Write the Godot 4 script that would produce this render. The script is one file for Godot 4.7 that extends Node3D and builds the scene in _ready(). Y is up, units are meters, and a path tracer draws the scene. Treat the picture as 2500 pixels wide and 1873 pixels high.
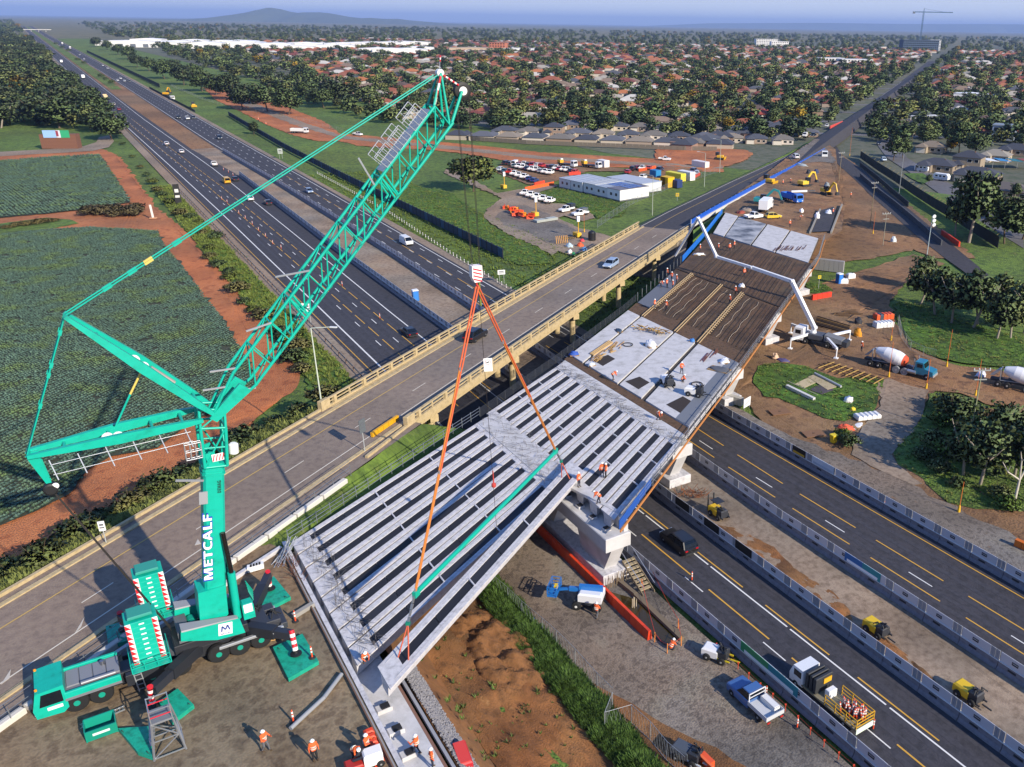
extends Node3D
# A road bridge going up over a freeway: a mobile crane lowers a beam, suburbs and plains behind. Metres, y up.
# Two ground axes are used: along the freeway (s) and across it (t); a and b run along and across the old bridge.
const ALONG:=Vector3(0.56917,0,0.82222)
const ACROSS:=Vector3(0.82222,0,-0.56917)
const BRIDGE:=Vector3(0.32789,0,-0.94471)
const SIDE:=Vector3(0.94471,0,0.32789)
var rng:=RandomNumberGenerator.new()
var noise:=FastNoiseLite.new()
var used:={}
var cache:={}
var tex_cache:={}
var zones:={}
func _ready():
	rng.seed=77
	noise.seed=5;noise.frequency=0.02;noise.fractal_octaves=3
	var cam:=Camera3D.new();cam.name="camera";add_child(cam)
	cam.projection=Camera3D.PROJECTION_FRUSTUM
	cam.near=0.5;cam.far=60000.0
	cam.size=0.5*1873.0 / 2100.0
	cam.frustum_offset=Vector2(0.5*(1250.0-1580.0) / 2100.0,0.0)
	var pitch:=atan(876.5*cos(atan(0.0168)) / 2100.0)
	cam.transform=Transform3D(Basis(Vector3.RIGHT,-pitch)*Basis(Vector3.BACK,atan(0.0168)),V(0,52,0))
	cam.current=true
	var we:=WorldEnvironment.new();we.name="world_environment";add_child(we)
	var env:=Environment.new();we.environment=env
	env.background_mode=Environment.BG_SKY
	var sky:=Sky.new();var sm:=ProceduralSkyMaterial.new()
	sm.sky_top_color=Color(0.40,0.57,0.86);sm.sky_horizon_color=Color(0.94,0.97,1.0);sm.sky_curve=0.10
	sm.ground_bottom_color=Color(0.32,0.34,0.30);sm.ground_horizon_color=Color(0.66,0.72,0.80)
	sm.sun_angle_max=0.0
	sky.sky_material=sm;env.sky=sky
	env.background_energy_multiplier=0.72
	env.tonemap_mode=Environment.TONE_MAPPER_LINEAR
	env.tonemap_exposure=1.42
	env.fog_enabled=true;env.fog_density=0.00005;env.fog_light_color=Color(0.66,0.78,1.0)
	env.sdfgi_enabled=true;env.ssao_enabled=true;env.ssil_enabled=true
	var sun:=DirectionalLight3D.new();sun.name="sun";add_child(sun)
	sun.light_energy=1.6;sun.light_color=Color(1.0,0.95,0.87);sun.light_angular_distance=0.5;sun.shadow_enabled=true
	sun.look_at_from_position(Vector3.ZERO,V(-0.657,-0.455,-0.602),Vector3.UP)
	make_ground();print("ground")
	make_freeway();print("freeway")
	make_old_bridge();make_new_bridge();print("bridges")
	make_crane();print("crane")
	make_lifted_beam()
	make_site();print("site")
	make_traffic();print("traffic")
	make_people();print("people")
	make_plants();print("plants")
	make_suburb();print("suburb")
	make_small_things();print("small")
func V(x:float,y:float,z:float)->Vector3:return Vector3(x,y,z)
func N()->Geo:return Geo.new( )
func fp(s:float,t:float,h:=0.0)->Vector3:return ALONG*s+ACROSS*t+V(0,h,0)
func ab(a:float,b:float,h:=0.0)->Vector3:return BRIDGE*a+SIDE*b+V(0,h,0)
func tb(t:float,b:float,h:=7.0)->Vector3:return fp((b-0.5901*t) / 0.8073,t,h)
func w3(a:Array)->Array:
	var o:=[]
	for i in range(0,a.size(),3):o.append(V(a[i],a[i+1],a[i+2]))
	return o
func up(p:Vector3,h:float)->Vector3:return V(p.x,h,p.z)
func lin(c:Color)->Color:return c.srgb_to_linear()
func yaw_of(d: Vector3) -> float: return atan2(d.x, d.z)     # turns +z towards d
# ---------- geometry collector ----------
class Geo:
	var v:=PackedVector3Array()
	var n:=PackedVector3Array()
	func tri(a:Vector3,b:Vector3,c:Vector3):
		var m:=(b-a).cross(c-a).normalized()
		v.append(a);v.append(c);v.append(b)
		n.append(m);n.append(m);n.append(m)
	func tri_n(a:Vector3,b:Vector3,c:Vector3,na:Vector3,nb:Vector3,nc:Vector3):
		v.append(a);v.append(c);v.append(b)
		n.append(na);n.append(nc);n.append(nb)
	func quad(a:Vector3,b:Vector3,c:Vector3,d:Vector3):
		tri(a,b,c);tri(a,c,d)
	func hexa(p: Array):                      # p[0..3] lower ring, p[4..7] upper ring, anticlockwise from above
		quad(p[3],p[2],p[1],p[0]);quad(p[4],p[5],p[6],p[7])
		for i in 4:
			var j:=(i+1) % 4
			quad(p[i],p[j],p[4+j],p[4+i])
	func box(c:Vector3,s:Vector3,b:=Basis.IDENTITY):
		var x:=b.x*s.x*0.5;var y:=b.y*s.y*0.5;var z:=b.z*s.z*0.5
		hexa([c-x-y+z,c+x-y+z,c+x-y-z,c-x-y-z,c-x+y+z,c+x+y+z,c+x+y-z,c-x+y-z])
	func cbox(c: Vector3, s: Vector3, e: float, b := Basis.IDENTITY):   # box with chamfered top edges
		var x:=b.x;var y:=b.y;var z:=b.z
		var hx:=s.x*0.5;var hz:=s.z*0.5;var hy:=s.y*0.5
		var r:=[]
		for k in [[-hy,0.0],[hy-e,0.0],[hy,e]]:
			r.append([c-x*(hx-k[1])+y*k[0]+z*(hz-k[1]),c+x*(hx-k[1])+y*k[0]+z*(hz-k[1]),c+x*(hx-k[1])+y*k[0]-z*(hz-k[1]),c-x*(hx-k[1])+y*k[0]-z*(hz-k[1])])
		loft(r,true)
	func bar(a:Vector3,b:Vector3,w:float,h:float,u:=Vector3.UP):
		var z:=(b-a);var l:=z.length()
		if l<0.0001:return
		z/=l
		if abs(z.dot(u))>0.995:u=Vector3.RIGHT
		var x:=u.cross(z).normalized();var y:=z.cross(x)
		box((a+b)*0.5,Vector3(w,h,l),Basis(x,y,z))
	func ring(c:Vector3,ax:Vector3,r:float,k:int)->Array:
		var u:=Vector3.UP if abs(ax.y)<0.9 else Vector3.RIGHT
		var x:=u.cross(ax).normalized();var y:=ax.cross(x)
		var o:=[]
		for i in k:
			var t:=TAU*i / k
			o.append(c+x*cos(t)*r+y*sin(t)*r)
		return o
	func tube(a:Vector3,b:Vector3,r:float,r2:=-1.0,k:=6,caps:=true):
		if r2<0.0:r2=r
		var ax:=(b-a).normalized()
		var p:=ring(a,ax,r,k);var q:=ring(b,ax,r2,k)
		for i in k:
			var j:=(i+1) % k
			var ni:Vector3=(p[i]-a).normalized();var nj:Vector3=(p[j]-a).normalized()
			tri_n(p[i],p[j],q[j],ni,nj,nj);tri_n(p[i],q[j],q[i],ni,nj,ni)
		if caps:
			for i in range(1,k-1):
				tri(p[0],p[i+1],p[i]);tri(q[0],q[i],q[i+1])
	func path(pts:Array,r:float,k:=5):
		for i in pts.size()-1:tube(pts[i],pts[i+1],r,r,k,i==0 or i==pts.size()-2)
	func lathe(o: Vector3, ax: Vector3, prof: Array, k := 16):      # prof: [along, radius]
		var rs:=[]
		for p in prof:rs.append(ring(o+ax*p[0],ax,max(p[1],0.001),k))
		for m in rs.size()-1:
			var sl:=Vector2(prof[m+1][0]-prof[m][0],prof[m+1][1]-prof[m][1]).normalized()
			for i in k:
				var j:=(i+1) % k
				var ci:Vector3=(rs[m][i]-o-ax*prof[m][0]).normalized()*sl.x-ax*sl.y
				var cj:Vector3=(rs[m][j]-o-ax*prof[m][0]).normalized()*sl.x-ax*sl.y
				tri_n(rs[m][i],rs[m][j],rs[m+1][j],ci,cj,cj);tri_n(rs[m][i],rs[m+1][j],rs[m+1][i],ci,cj,ci)
		for i in range(1,k-1):
			tri(rs[0][0],rs[0][i+1],rs[0][i]);tri(rs[-1][0],rs[-1][i],rs[-1][i+1])
	func loft(rs: Array, caps := true):          # rings anticlockwise from the far end
		var k:int=rs[0].size()
		for m in rs.size()-1:
			for i in k:
				var j:=(i+1) % k
				quad(rs[m][i],rs[m][j],rs[m+1][j],rs[m+1][i])
		if caps:
			for i in range(1,k-1):
				tri(rs[0][0],rs[0][i+1],rs[0][i]);tri(rs[-1][0],rs[-1][i],rs[-1][i+1])
	func prism(pts: Array, y0: float, y1: float):     # outline on the ground, any winding
		var q:=PackedVector2Array()
		for p in pts:q.append(Vector2(p.x,p.z))
		if Geometry2D.is_polygon_clockwise(q):
			q.reverse()
		var id:=Geometry2D.triangulate_polygon(q)
		for i in range(0,id.size(),3):
			var a:=q[id[i]];var b:=q[id[i+1]];var c:=q[id[i+2]]
			if (b-a).cross(c-a)>0.0:
				var d:=b;b=c;c=d
			tri(Vector3(a.x,y1,a.y),Vector3(b.x,y1,b.y),Vector3(c.x,y1,c.y))
			tri(Vector3(a.x,y0,a.y),Vector3(c.x,y0,c.y),Vector3(b.x,y0,b.y))
		for i in q.size():
			var a:=q[i];var b:=q[(i+1) % q.size()]
			quad(Vector3(b.x,y0,b.y),Vector3(a.x,y0,a.y),Vector3(a.x,y1,a.y),Vector3(b.x,y1,b.y))
	func slab(pts: Array, th: float):          # any flat or sloping outline, thickened downwards
		var k:=pts.size()
		var d:=Vector3(0,th,0)
		var q:=PackedVector2Array()
		for p in pts:q.append(Vector2(p.x,p.z))
		if not Geometry2D.is_polygon_clockwise(q):
			pts=pts.duplicate();pts.reverse();q.reverse()
		var id:=Geometry2D.triangulate_polygon(q)
		for i in range(0,id.size(),3):
			var a:Vector3=pts[id[i]];var b:Vector3=pts[id[i+1]];var c:Vector3=pts[id[i+2]]
			if (b-a).cross(c-a).y<0.0:
				var e:=b;b=c;c=e
			tri(a,b,c);tri(a-d,c-d,b-d)
		for i in k:
			var a:Vector3=pts[i];var b:Vector3=pts[(i+1) % k]
			quad(a,a-d,b-d,b)
	func extrude(prof: Array, o: Vector3, x: Vector3, y: Vector3, z: Vector3, z0: float, z1: float):   # prof: Vector2 outline in x,y
		var q:=PackedVector2Array(prof)
		if Geometry2D.is_polygon_clockwise(q):q.reverse()
		var id:=Geometry2D.triangulate_polygon(q)
		var A:=[];var B:=[]
		for p in q:
			A.append(o+x*p.x+y*p.y+z*z0);B.append(o+x*p.x+y*p.y+z*z1)
		for i in range(0,id.size(),3):
			tri(B[id[i]],B[id[i+1]],B[id[i+2]]);tri(A[id[i]],A[id[i+2]],A[id[i+1]])
		for i in q.size():
			var j:=(i+1) % q.size()
			quad(A[i],A[j],B[j],B[i])
	func mesh()->ArrayMesh:
		var arr:=[];arr.resize(Mesh.ARRAY_MAX)
		arr[Mesh.ARRAY_VERTEX]=v;arr[Mesh.ARRAY_NORMAL]=n
		var m:=ArrayMesh.new()
		if v.size()>0:m.add_surface_from_arrays(Mesh.PRIMITIVE_TRIANGLES,arr)
		return m
# ---------- objects ----------
func numbered(called:String)->String:
	var k:int=used.get(called,0)
	used[called]=k+1
	return called if k==0 else "%s_%03d" % [called,k]
func tag(o:Node,label:String,category:String,group:="")->Node:
	o.set_meta("label",label);o.set_meta("category",category)
	if group!="":o.set_meta("group",group)
	return o
func thing(called:String,label:String,category:String,group:="",at:=Vector3.ZERO,turn:=0.0)->Node3D:
	var o:=Node3D.new();o.name=numbered(called);add_child(o)
	o.position=at;o.rotation.y=turn
	tag(o,label,category,group)
	return o
func part(parent:Node,called:String,geo,m:Material,label:="")->MeshInstance3D:
	var o:=MeshInstance3D.new()
	o.mesh=geo.mesh() if geo is Geo else geo
	o.material_override=m
	if parent==self:
		o.name=numbered(called);add_child(o)
	else:
		o.name=called;parent.add_child(o,true)
	if label!="":o.set_meta("label",label)
	return o
func struct(called:String,geo,m:Material)->MeshInstance3D:
	var o:=part(self,called,geo,m);o.set_meta("kind","structure");return o
func copy(src:Node3D,called:String,at:Vector3,turn:float,label:String,group:="")->Node3D:
	var r:Node3D=src.duplicate();r.name=numbered(called);add_child(r)
	r.position=at;r.rotation=V(0,turn,0)
	r.set_meta("label",label)
	if group!="":r.set_meta("group",group)
	return r
func ordinal(i:int)->String:
	var o:=["first","second","third","fourth","fifth","sixth","seventh","eighth","ninth","tenth","eleventh","twelfth","thirteenth","fourteenth","fifteenth","sixteenth","seventeenth","eighteenth","nineteenth","twentieth"]
	if i<20:return o[i]
	var tens:=["","","twenty","thirty","forty","fifty","sixty","seventy","eighty","ninety"]
	var k:=i+1
	if k % 10==0:return "%dth" % k
	return "%s-%s" % [tens[(k / 10) % 10],o[k % 10-1]]
# ---------- materials ----------
func M(hex:String,rough:=0.75,metal:=0.0)->StandardMaterial3D:
	var key:="%s %.2f %.2f" % [hex,rough,metal]
	if not cache.has(key):
		var m:=StandardMaterial3D.new()
		m.albedo_color=Color(hex);m.roughness=rough;m.metallic=metal
		cache[key]=m
	return cache[key]
func paint(hex:String,coat:=0.6)->StandardMaterial3D:
	var key:="paint"+hex
	if not cache.has(key):
		var m:=StandardMaterial3D.new()
		m.albedo_color=Color(hex);m.roughness=0.38
		m.clearcoat_enabled=true;m.clearcoat=coat;m.clearcoat_roughness=0.08
		cache[key]=m
	return cache[key]
func ntex(cols:Array,freq:float,sd:int,size:=512,oct:=5,kind:=FastNoiseLite.TYPE_SIMPLEX_SMOOTH,offs:=[])->NoiseTexture2D:
	var f:=FastNoiseLite.new();f.seed=sd;f.frequency=freq;f.fractal_octaves=oct;f.noise_type=kind;f.fractal_gain=0.6
	var t:=NoiseTexture2D.new();t.width=size;t.height=size;t.seamless=true;t.seamless_blend_skirt=0.25;t.noise=f;t.normalize=true
	var r:=Gradient.new();var c:=PackedColorArray();var o:=PackedFloat32Array()
	for i in cols.size():
		c.append(Color(cols[i]));o.append(offs[i] if offs.size()==cols.size() else float(i) / (cols.size()-1))
	r.colors=c;r.offsets=o;t.color_ramp=r
	return t
func nbump(freq:float,sd:int,strength:float,size:=512)->NoiseTexture2D:
	var f:=FastNoiseLite.new();f.seed=sd;f.frequency=freq;f.fractal_octaves=4
	var t:=NoiseTexture2D.new();t.width=size;t.height=size;t.seamless=true;t.as_normal_map=true;t.bump_strength=strength;t.noise=f
	return t
# a surface with colour patches that repeat every `span` metres, and fine relief
func G(called:String,cols:Array,span:float,rough:=0.9,freq:=0.012,relief:=4.0,offs:=[],size:=1024)->StandardMaterial3D:
	if cache.has(called):return cache[called]
	var m:=StandardMaterial3D.new();m.roughness=rough
	m.albedo_texture=ntex(cols,freq,hash(called) % 1000,size,6,FastNoiseLite.TYPE_SIMPLEX_SMOOTH,offs)
	m.uv1_triplanar=true;m.uv1_world_triplanar=true
	m.uv1_scale=Vector3.ONE / span
	m.vertex_color_use_as_albedo=true
	if relief>0.0:
		if not tex_cache.has("bump"):tex_cache["bump"]=nbump(0.22,3,3.0)
		m.normal_enabled=true;m.normal_texture=tex_cache["bump"];m.normal_scale=relief / 8.0
	cache[called]=m
	return m
# one sheet of ground: outline with a height at each corner, cut into cells, uneven by `bump` metres and blotched by `tint`
func sheet(called:String,pts:Array,m:Material,lift:=0.0,cell:=10.0,bump:=0.0,tint:=0.12,wave:=0.06,parent:Node=self)->MeshInstance3D:
	if called in ["lush_grass","works_grass","site_dirt","gravel_track","gravel_shoulder","compound_yard","compound_track","gravel_yard","haul_road","haul_track","red_earth","field_bed","mud_patch","median_spoil","orange_soil","dry_grass","earth_pad","platform_gravel","batter"]:
		var ro := []           # natural edges wander
		for i in pts.size():
			var a:Vector3=pts[i];var b:Vector3=pts[(i+1) % pts.size()];var n2:=int(clamp(a.distance_to(b) / 1.6,1,30));var sd:=(b-a).cross(Vector3.UP).normalized()
			for k in n2:
				var p:=a.lerp(b,float(k) / n2);var am:float=0.0 if k==0 else clamp(a.distance_to(b)*0.05,0.1,0.8)
				ro.append(p+sd*am*(noise.get_noise_2d(p.x*25.0,p.z*25.0)*1.6+noise.get_noise_2d(p.x*90.0,p.z*90.0)))
		pts=ro
		if not zones.has(called):zones[called]=[]
		zones[called].append(pts)
	var q:=PackedVector2Array()
	for p in pts:q.append(Vector2(p.x,p.z))
	var id:=Geometry2D.triangulate_polygon(q)
	if id.size()==0:print("no triangles: ",called)
	var ts:Array=[]
	for i in range(0,id.size(),3):ts.append([pts[id[i]],pts[id[i+1]],pts[id[i+2]]])
	var done:Array=[]
	while ts.size()>0:
		var nx:Array=[]
		for t in ts:
			var a:Vector3=t[0];var b:Vector3=t[1];var c:Vector3=t[2]
			var ea:=a.distance_to(b)>cell;var eb:=b.distance_to(c)>cell;var ec:=c.distance_to(a)>cell
			var k:=int(ea)+int(eb)+int(ec)
			if k==0:done.append(t);continue
			var mab:=(a+b)*0.5;var mbc:=(b+c)*0.5;var mca:=(c+a)*0.5
			if k==3:
				nx.append([a,mab,mca]);nx.append([mab,b,mbc]);nx.append([mca,mbc,c]);nx.append([mab,mbc,mca])
			elif k==1:
				if ea:nx.append([a,mab,c]);nx.append([mab,b,c])
				elif eb:nx.append([a,b,mbc]);nx.append([a,mbc,c])
				else:nx.append([a,b,mca]);nx.append([mca,b,c])
			else:
				if not ea:nx.append([a,b,mbc]);nx.append([a,mbc,mca]);nx.append([mca,mbc,c])
				elif not eb:nx.append([a,mab,mca]);nx.append([mab,b,c]);nx.append([mab,c,mca])
				else:nx.append([b,mbc,mab]);nx.append([mab,mbc,c]);nx.append([a,mab,c])
		ts=nx
	var st:=SurfaceTool.new();st.begin(Mesh.PRIMITIVE_TRIANGLES)
	for t in done:
		if (t[1]-t[0]).cross(t[2]-t[0]).y>0.0:
			var e=t[1];t[1]=t[2];t[2]=e
		for p in t:
			var k:=1.0+noise.get_noise_2d(p.x*50.0*wave,p.z*50.0*wave)*tint*2.0
			var k2:=1.0+noise.get_noise_2d(p.z*20.0*wave+300.0,p.x*20.0*wave)*tint*0.8
			st.set_color(Color(0.8*k*k2,0.8*k,0.8*k / k2))
			st.add_vertex(p+V(0,lift+(noise.get_noise_2d(p.x*12.0,p.z*12.0)+0.5*noise.get_noise_2d(p.x*37.0,p.z*37.0))*bump,0))
	st.index();st.generate_normals()
	var o:=part(parent,called,st.commit(),m)
	if parent==self:o.set_meta("kind","structure")
	return o
func strip(top:Array,toe:Array)->Array:
	var o:=top.duplicate();var r:=toe.duplicate();r.reverse();o.append_array(r);return o
func ground_mats():
	G("grass",["#34451a","#506824","#6a822e","#465a20","#949254"],46.0,0.95,0.010,6.0,[0.0,0.35,0.55,0.75,1.0])
	G("lush",["#26380f","#3d5a16","#5a7c20","#6f8a2c"],30.0,0.95,0.014,6.0)
	G("plain",["#3b452a","#565a3a","#77704e","#4a5232","#8a8160"],900.0,0.95,0.009,0.0)
	G("suburb",["#3c4430","#54593f","#6e6c58","#4a553a","#7f7a66"],160.0,0.95,0.014,0.0)
	G("red_soil",["#7d4526","#a65f36","#bf7646","#b16a3e","#cc8a5a"],34.0,0.95,0.010,5.0)
	G("soil",["#4a3220","#74502f","#93653c","#7f5630","#a88052"],22.0,0.95,0.012,4.0)
	G("dirt",["#4c3626","#74553a","#93704e","#82613f","#a88763"],40.0,0.95,0.014,3.0)
	G("gravel",["#4c453f","#6e655c","#857c72","#5c544d","#9b9186"],26.0,0.95,0.02,3.0)
	G("track",["#6a5a4a","#8a7866","#a08e7a","#7c6a58"],18.0,0.95,0.016,2.5)
	G("pad",["#5a4a3a","#78664f","#8d7a60","#685642","#9c8a70"],30.0,0.92,0.014,1.5)
	G("asphalt",["#2d2c31","#39383d","#444248","#333237"],24.0,0.85,0.018,1.5)
	G("old_asphalt",["#70645a","#847569","#918273","#786a5f"],24.0,0.88,0.018,1.5)
	G("street",["#5a585a","#6a686a","#757274"],40.0,0.88,0.014,1.0)
	G("field_soil",["#2c3428","#3a4232","#4a4a36"],20.0,0.95,0.02,3.0)
func make_ground():
	ground_mats()
	var b:=[]
	for p in [[-42000,900],[42000,900],[42000,-52000],[-42000,-52000]]:b.append(V(p[0],-0.6,p[1]))
	sheet("ground",b,cache["plain"],0.0,6000.0,0.0,0.10,0.00004)
	# land lying around the freeway
	sheet("suburb_ground",[fp(-2600,150),fp(-900,178),fp(-330,205),fp(-60,300),fp(300,420),fp(300,3000),fp(-2600,3000)],cache["suburb"],-0.4,240.0,0.0,0.2,0.003)
	sheet("grass_verge",[fp(-2600,-160),fp(-2600,149),fp(-900,177),fp(-330,204),fp(-60,299),fp(120,360),fp(120,-160)],cache["grass"],-0.25,16.0,0.12,0.22,0.03)
	# market garden, red earth round two crop fields
	sheet("red_earth",w3([-259.5,0,-349.8,-244.6,0,-361.1,-230.7,0,-371.4,-210.7,0,-349.1,-181.9,0,-306.7,-149.5,0,-258.6,-124.7,0,-227.3,-107.9,0,-203.9,-88.82,0,-176.7,-74.83,0,-157.5,-62.81,0,-141.6,-56.14,0,-129.7,-53.74,0,-121.1,-54.77,0,-113.3,-55.35,0,-102.7,-56.4,0,-92.48,-57.83,0,-84.8,-61.51,0,-78.01,-64.76,0,-72.04,-70.81,0,-65.27,-115.4,0,-107.7,-179.2,0,-190.2,-223,0,-267.1]),cache["red_soil"],-0.12,5.0,0.16,0.22,0.05)
	sheet("field_bed",w3([-165.6,0,-216,-158.1,0,-222.5,-148.1,0,-226,-134.5,0,-223.7,-129.2,0,-223,-121,0,-210.1,-102.9,0,-185.1,-87.44,0,-163.4,-79.32,0,-152.2,-69.13,0,-136.6,-62.95,0,-127.4,-60.36,0,-122.6,-59.82,0,-119.6,-60.62,0,-114.3,-62.74,0,-109,-63.38,0,-104.5,-63.77,0,-99.95,-66.02,0,-98.55,-68.36,0,-97.44,-69.05,0,-94.18,-67.67,0,-87.83,-68.9,0,-83.94,-70.93,0,-80.85,-74.71,0,-75.87,-106.7,0,-108,-147,0,-163.2,-168.7,0,-204.3]),cache["field_soil"],0.06,5.0,0.05,0.15,0.05)
	sheet("field_bed",w3([-248.8,0,-334.7,-239.3,0,-344.4,-223.2,0,-355.5,-195.3,0,-315.6,-169.5,0,-278.5,-157,0,-260.1,-161.2,0,-251.2,-169.8,0,-242.4,-179.2,0,-235.4,-189.8,0,-229.1,-253.9,0,-320.1]),cache["field_soil"],0.06,5.0,0.05,0.15,0.05)
	sheet("dry_grass",w3([-174.5,0,-228.6,-171.6,0,-231.7,-167.5,0,-236.9,-159.9,0,-235.1,-154.6,0,-230.7,-157.1,0,-224.8,-161.3,0,-220,-165.3,0,-215.5,-170.6,0,-213,-178.7,0,-224.2]),cache["grass"],0.0,4.0,0.1,0.2,0.05)
	sheet("drive",w3([-255.8,0,-410,-254.9,0,-417.4,-241.1,0,-396.6,-232.1,0,-377.2,-232,0,-365.5,-242.1,0,-357.3,-250,0,-352.3,-256.9,0,-346.2,-264.4,0,-341.5,-272.3,0,-352.3,-265.6,0,-358.5,-251.4,0,-368.8,-243.9,0,-378.7,-246.6,0,-392.5]),cache["track"],0.02,5.0,0.0,0.15,0.05)
	# haul road across the fields and the works beyond the freeway
	sheet("haul_road",w3([-361.1,0,-727.5,-312.9,0,-686.6,-267.3,0,-622.6,-223.5,0,-559.4,-180.1,0,-491.6,-153.6,0,-438.2,-136.3,0,-431.6,-117.3,0,-423,-93.96,0,-411.4,-69.97,0,-398,-49.44,0,-385.1,-29.28,0,-379.2,-6.37,0,-372.5,13.8,0,-366.7,29.83,0,-363.3,27.92,0,-337.8,12.86,0,-338.5,-5.86,0,-345.1,-18.18,0,-346.1,-39.52,0,-344.6,-59.45,0,-358.3,-79.65,0,-376.5,-98.07,0,-386.6,-114.6,0,-389.7,-130.9,0,-395.5,-144.3,0,-410.5,-154,0,-409.2,-173.1,0,-428.9,-203.7,0,-471.9,-247.6,0,-539.3,-298.7,0,-616.1]),cache["red_soil"],-0.06,7.0,0.14,0.22,0.05)
	sheet("haul_track",w3([-312.7,0,-670.6,-243.9,0,-566.4,-202.5,0,-504.9,-151.5,0,-432,-115.7,0,-411.4,-83.65,0,-396.2,-47.96,0,-373.2,-6.14,0,-360,29.19,0,-354.7,28.57,0,-346.5,-5.98,0,-351.6,-46.84,0,-364.1,-81.3,0,-384.7,-112.8,0,-400.6,-147.5,0,-420.1,-190.5,0,-474,-227.9,0,-528.1,-288.9,0,-618.1]),cache["track"],0.0,7.0,0.05,0.15,0.05)
	sheet("earth_pad",w3([1.79,0,-409.9,24.73,0,-407.4,43.07,0,-404.3,45.28,0,-391.7,41.44,0,-374.4,32.61,0,-355.9,22.36,0,-342.6,11.54,0,-347.4,1.68,0,-354.5]),cache["red_soil"],-0.02,6.0,0.2,0.2,0.05)
	sheet("compound_yard",w3([-59.08,0,-330.1,-59.72,0,-360,-47.02,0,-355.4,-31.86,0,-347.9,-16.91,0,-345.5,-8.82,0,-341.2,13.23,0,-349.6,20.35,0,-342.4,17.21,0,-327.1,12.07,0,-314.4,4.63,0,-297.8,0.89,0,-291.5,-9.86,0,-335.3,-24.07,0,-333.8,-32.32,0,-315,-36.21,0,-304.8,-41.19,0,-301.1,-51.12,0,-316.5]),cache["dirt"],0.0,4.0,0.05,0.2,0.06)
	sheet("compound_track",w3([-78.11,0,-333.7,-69.28,0,-325.3,-59.25,0,-302.5,-50.42,0,-285.3,-46.52,0,-290,-40.07,0,-296.6,-34.05,0,-305,-31.95,0,-300.4,-37.74,0,-286.5,-39.55,0,-280.7,-33.8,0,-270.7,-26.77,0,-268.7,-17.15,0,-255.1,-15.81,0,-248.6,-19.09,0,-244,-25.09,0,-251.1,-26.57,0,-247.7,-18.33,0,-233.9,-10.24,0,-225.2,-11.65,0,-220.6,-15.05,0,-211.1,-19.14,0,-204.6,-22.61,0,-209,-23.64,0,-204.3,-27.59,0,-211.9,-35.54,0,-223.3,-43.79,0,-237.9,-47.84,0,-247.1,-49.15,0,-259.5,-48.24,0,-269.4,-47.37,0,-276,-53.19,0,-286.5,-61.31,0,-299.1,-68.69,0,-311.3,-76.65,0,-324.5]),cache["track"],0.02,4.0,0.05,0.2,0.06)
	sheet("gravel_yard",w3([-44.7,0,-248.4,-43.63,0,-264.8,-37.95,0,-265.3,-30.44,0,-254,-26.13,0,-243.5,-18.73,0,-228.2,-21.47,0,-217.3,-26.22,0,-217,-34.13,0,-230.8,-40.05,0,-236.2]),cache["gravel"],0.05,3.0,0.05,0.2,0.06)
	sheet("lush_grass",w3([-35.88,0,-283.9,-31.64,0,-297.4,-21.16,0,-285.2,-9.44,0,-272.8,-6.43,0,-270.5,-8.68,0,-251.3,-15.36,0,-248.6,-18.23,0,-257.4,-27.01,0,-271.3,-32.64,0,-273.3]),cache["lush"],0.05,3.0,0.12,0.2,0.06)
	sheet("lush_grass",w3([-250.6,0,-416.7,-226.7,0,-385.7,-191.7,0,-334.8,-160.5,0,-289.5,-139.3,0,-261.4,-122.3,0,-235.8,-106.2,0,-214.6,-93.85,0,-197,-99.17,0,-196.6,-114.7,0,-217.4,-128.5,0,-235.3,-145.6,0,-260.8,-166,0,-292,-186.1,0,-320.1,-209,0,-353.9,-230.5,0,-385.2]),cache["lush"],0.02,4.0,0.2,0.2,0.06)
	sheet("lush_grass",[fp(-235,26.5),fp(-200,28),fp(-160,27),fp(-135,27),fp(-118,25),fp(-106,24),fp(-106,32.6),fp(-240,32.8)],cache["lush"],0.02,3.0,0.15,0.2,0.06)
	sheet("lush_grass",w3([-82.17,0,-268.9,-62.65,0,-240.5,-47.74,0,-218.9,-34.81,0,-200.9,-30.24,0,-195,-22.84,0,-196.9,-26.63,0,-210.3,-41.95,0,-232.1,-51.28,0,-254.6,-66.62,0,-286.7,-83.79,0,-297,-97.97,0,-305.1,-101.3,0,-298.4]),cache["lush"],-0.02,5.0,0.2,0.2,0.05)
	# works on the right bank
	sheet("site_dirt",[tb(80,-49,0),tb(80,-25,0),tb(76,-20,0),fp(-70,73.2),fp(60,73.2),fp(60,86),fp(-20,86)]+w3([46.71,0,-93.32,40.97,0,-93.9,36.88,0,-96.98,33.33,0,-101.6,34.05,0,-104.3,37.69,0,-109.8,43.04,0,-120.5,44.93,0,-123.6,48.66,0,-123.1,50.27,0,-120.8,55.23,0,-114.7,60.9,0,-107.7,71.14,0,-129.8,62.16,0,-132.1,52.42,0,-134.5,49.57,0,-138,46.48,0,-143.3,47.54,0,-153.5,48.9,0,-168.1,53.81,0,-179.6,62.66,0,-194,71.25,0,-203,66.2,0,-211.8]),cache["dirt"],0.0,4.0,0.12,0.24,0.06)
	sheet("site_dirt",[tb(80,-49.5,-0.02),tb(80,-24.5,-0.02)]+w3([39.47,0,-199.6,55.28,0,-207,67.6,0,-216.9,70.5,0,-208,80.72,0,-208.7,81.82,0,-239.6,82.97,0,-280.9,85.12,0,-345.5,84.81,0,-389,86.11,0,-420.7,80.05,0,-420,62.2,0,-308,52.55,0,-237.4])+[tb(126,-50,0)],cache["dirt"],-0.02,6.0,0.1,0.22,0.06)
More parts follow.
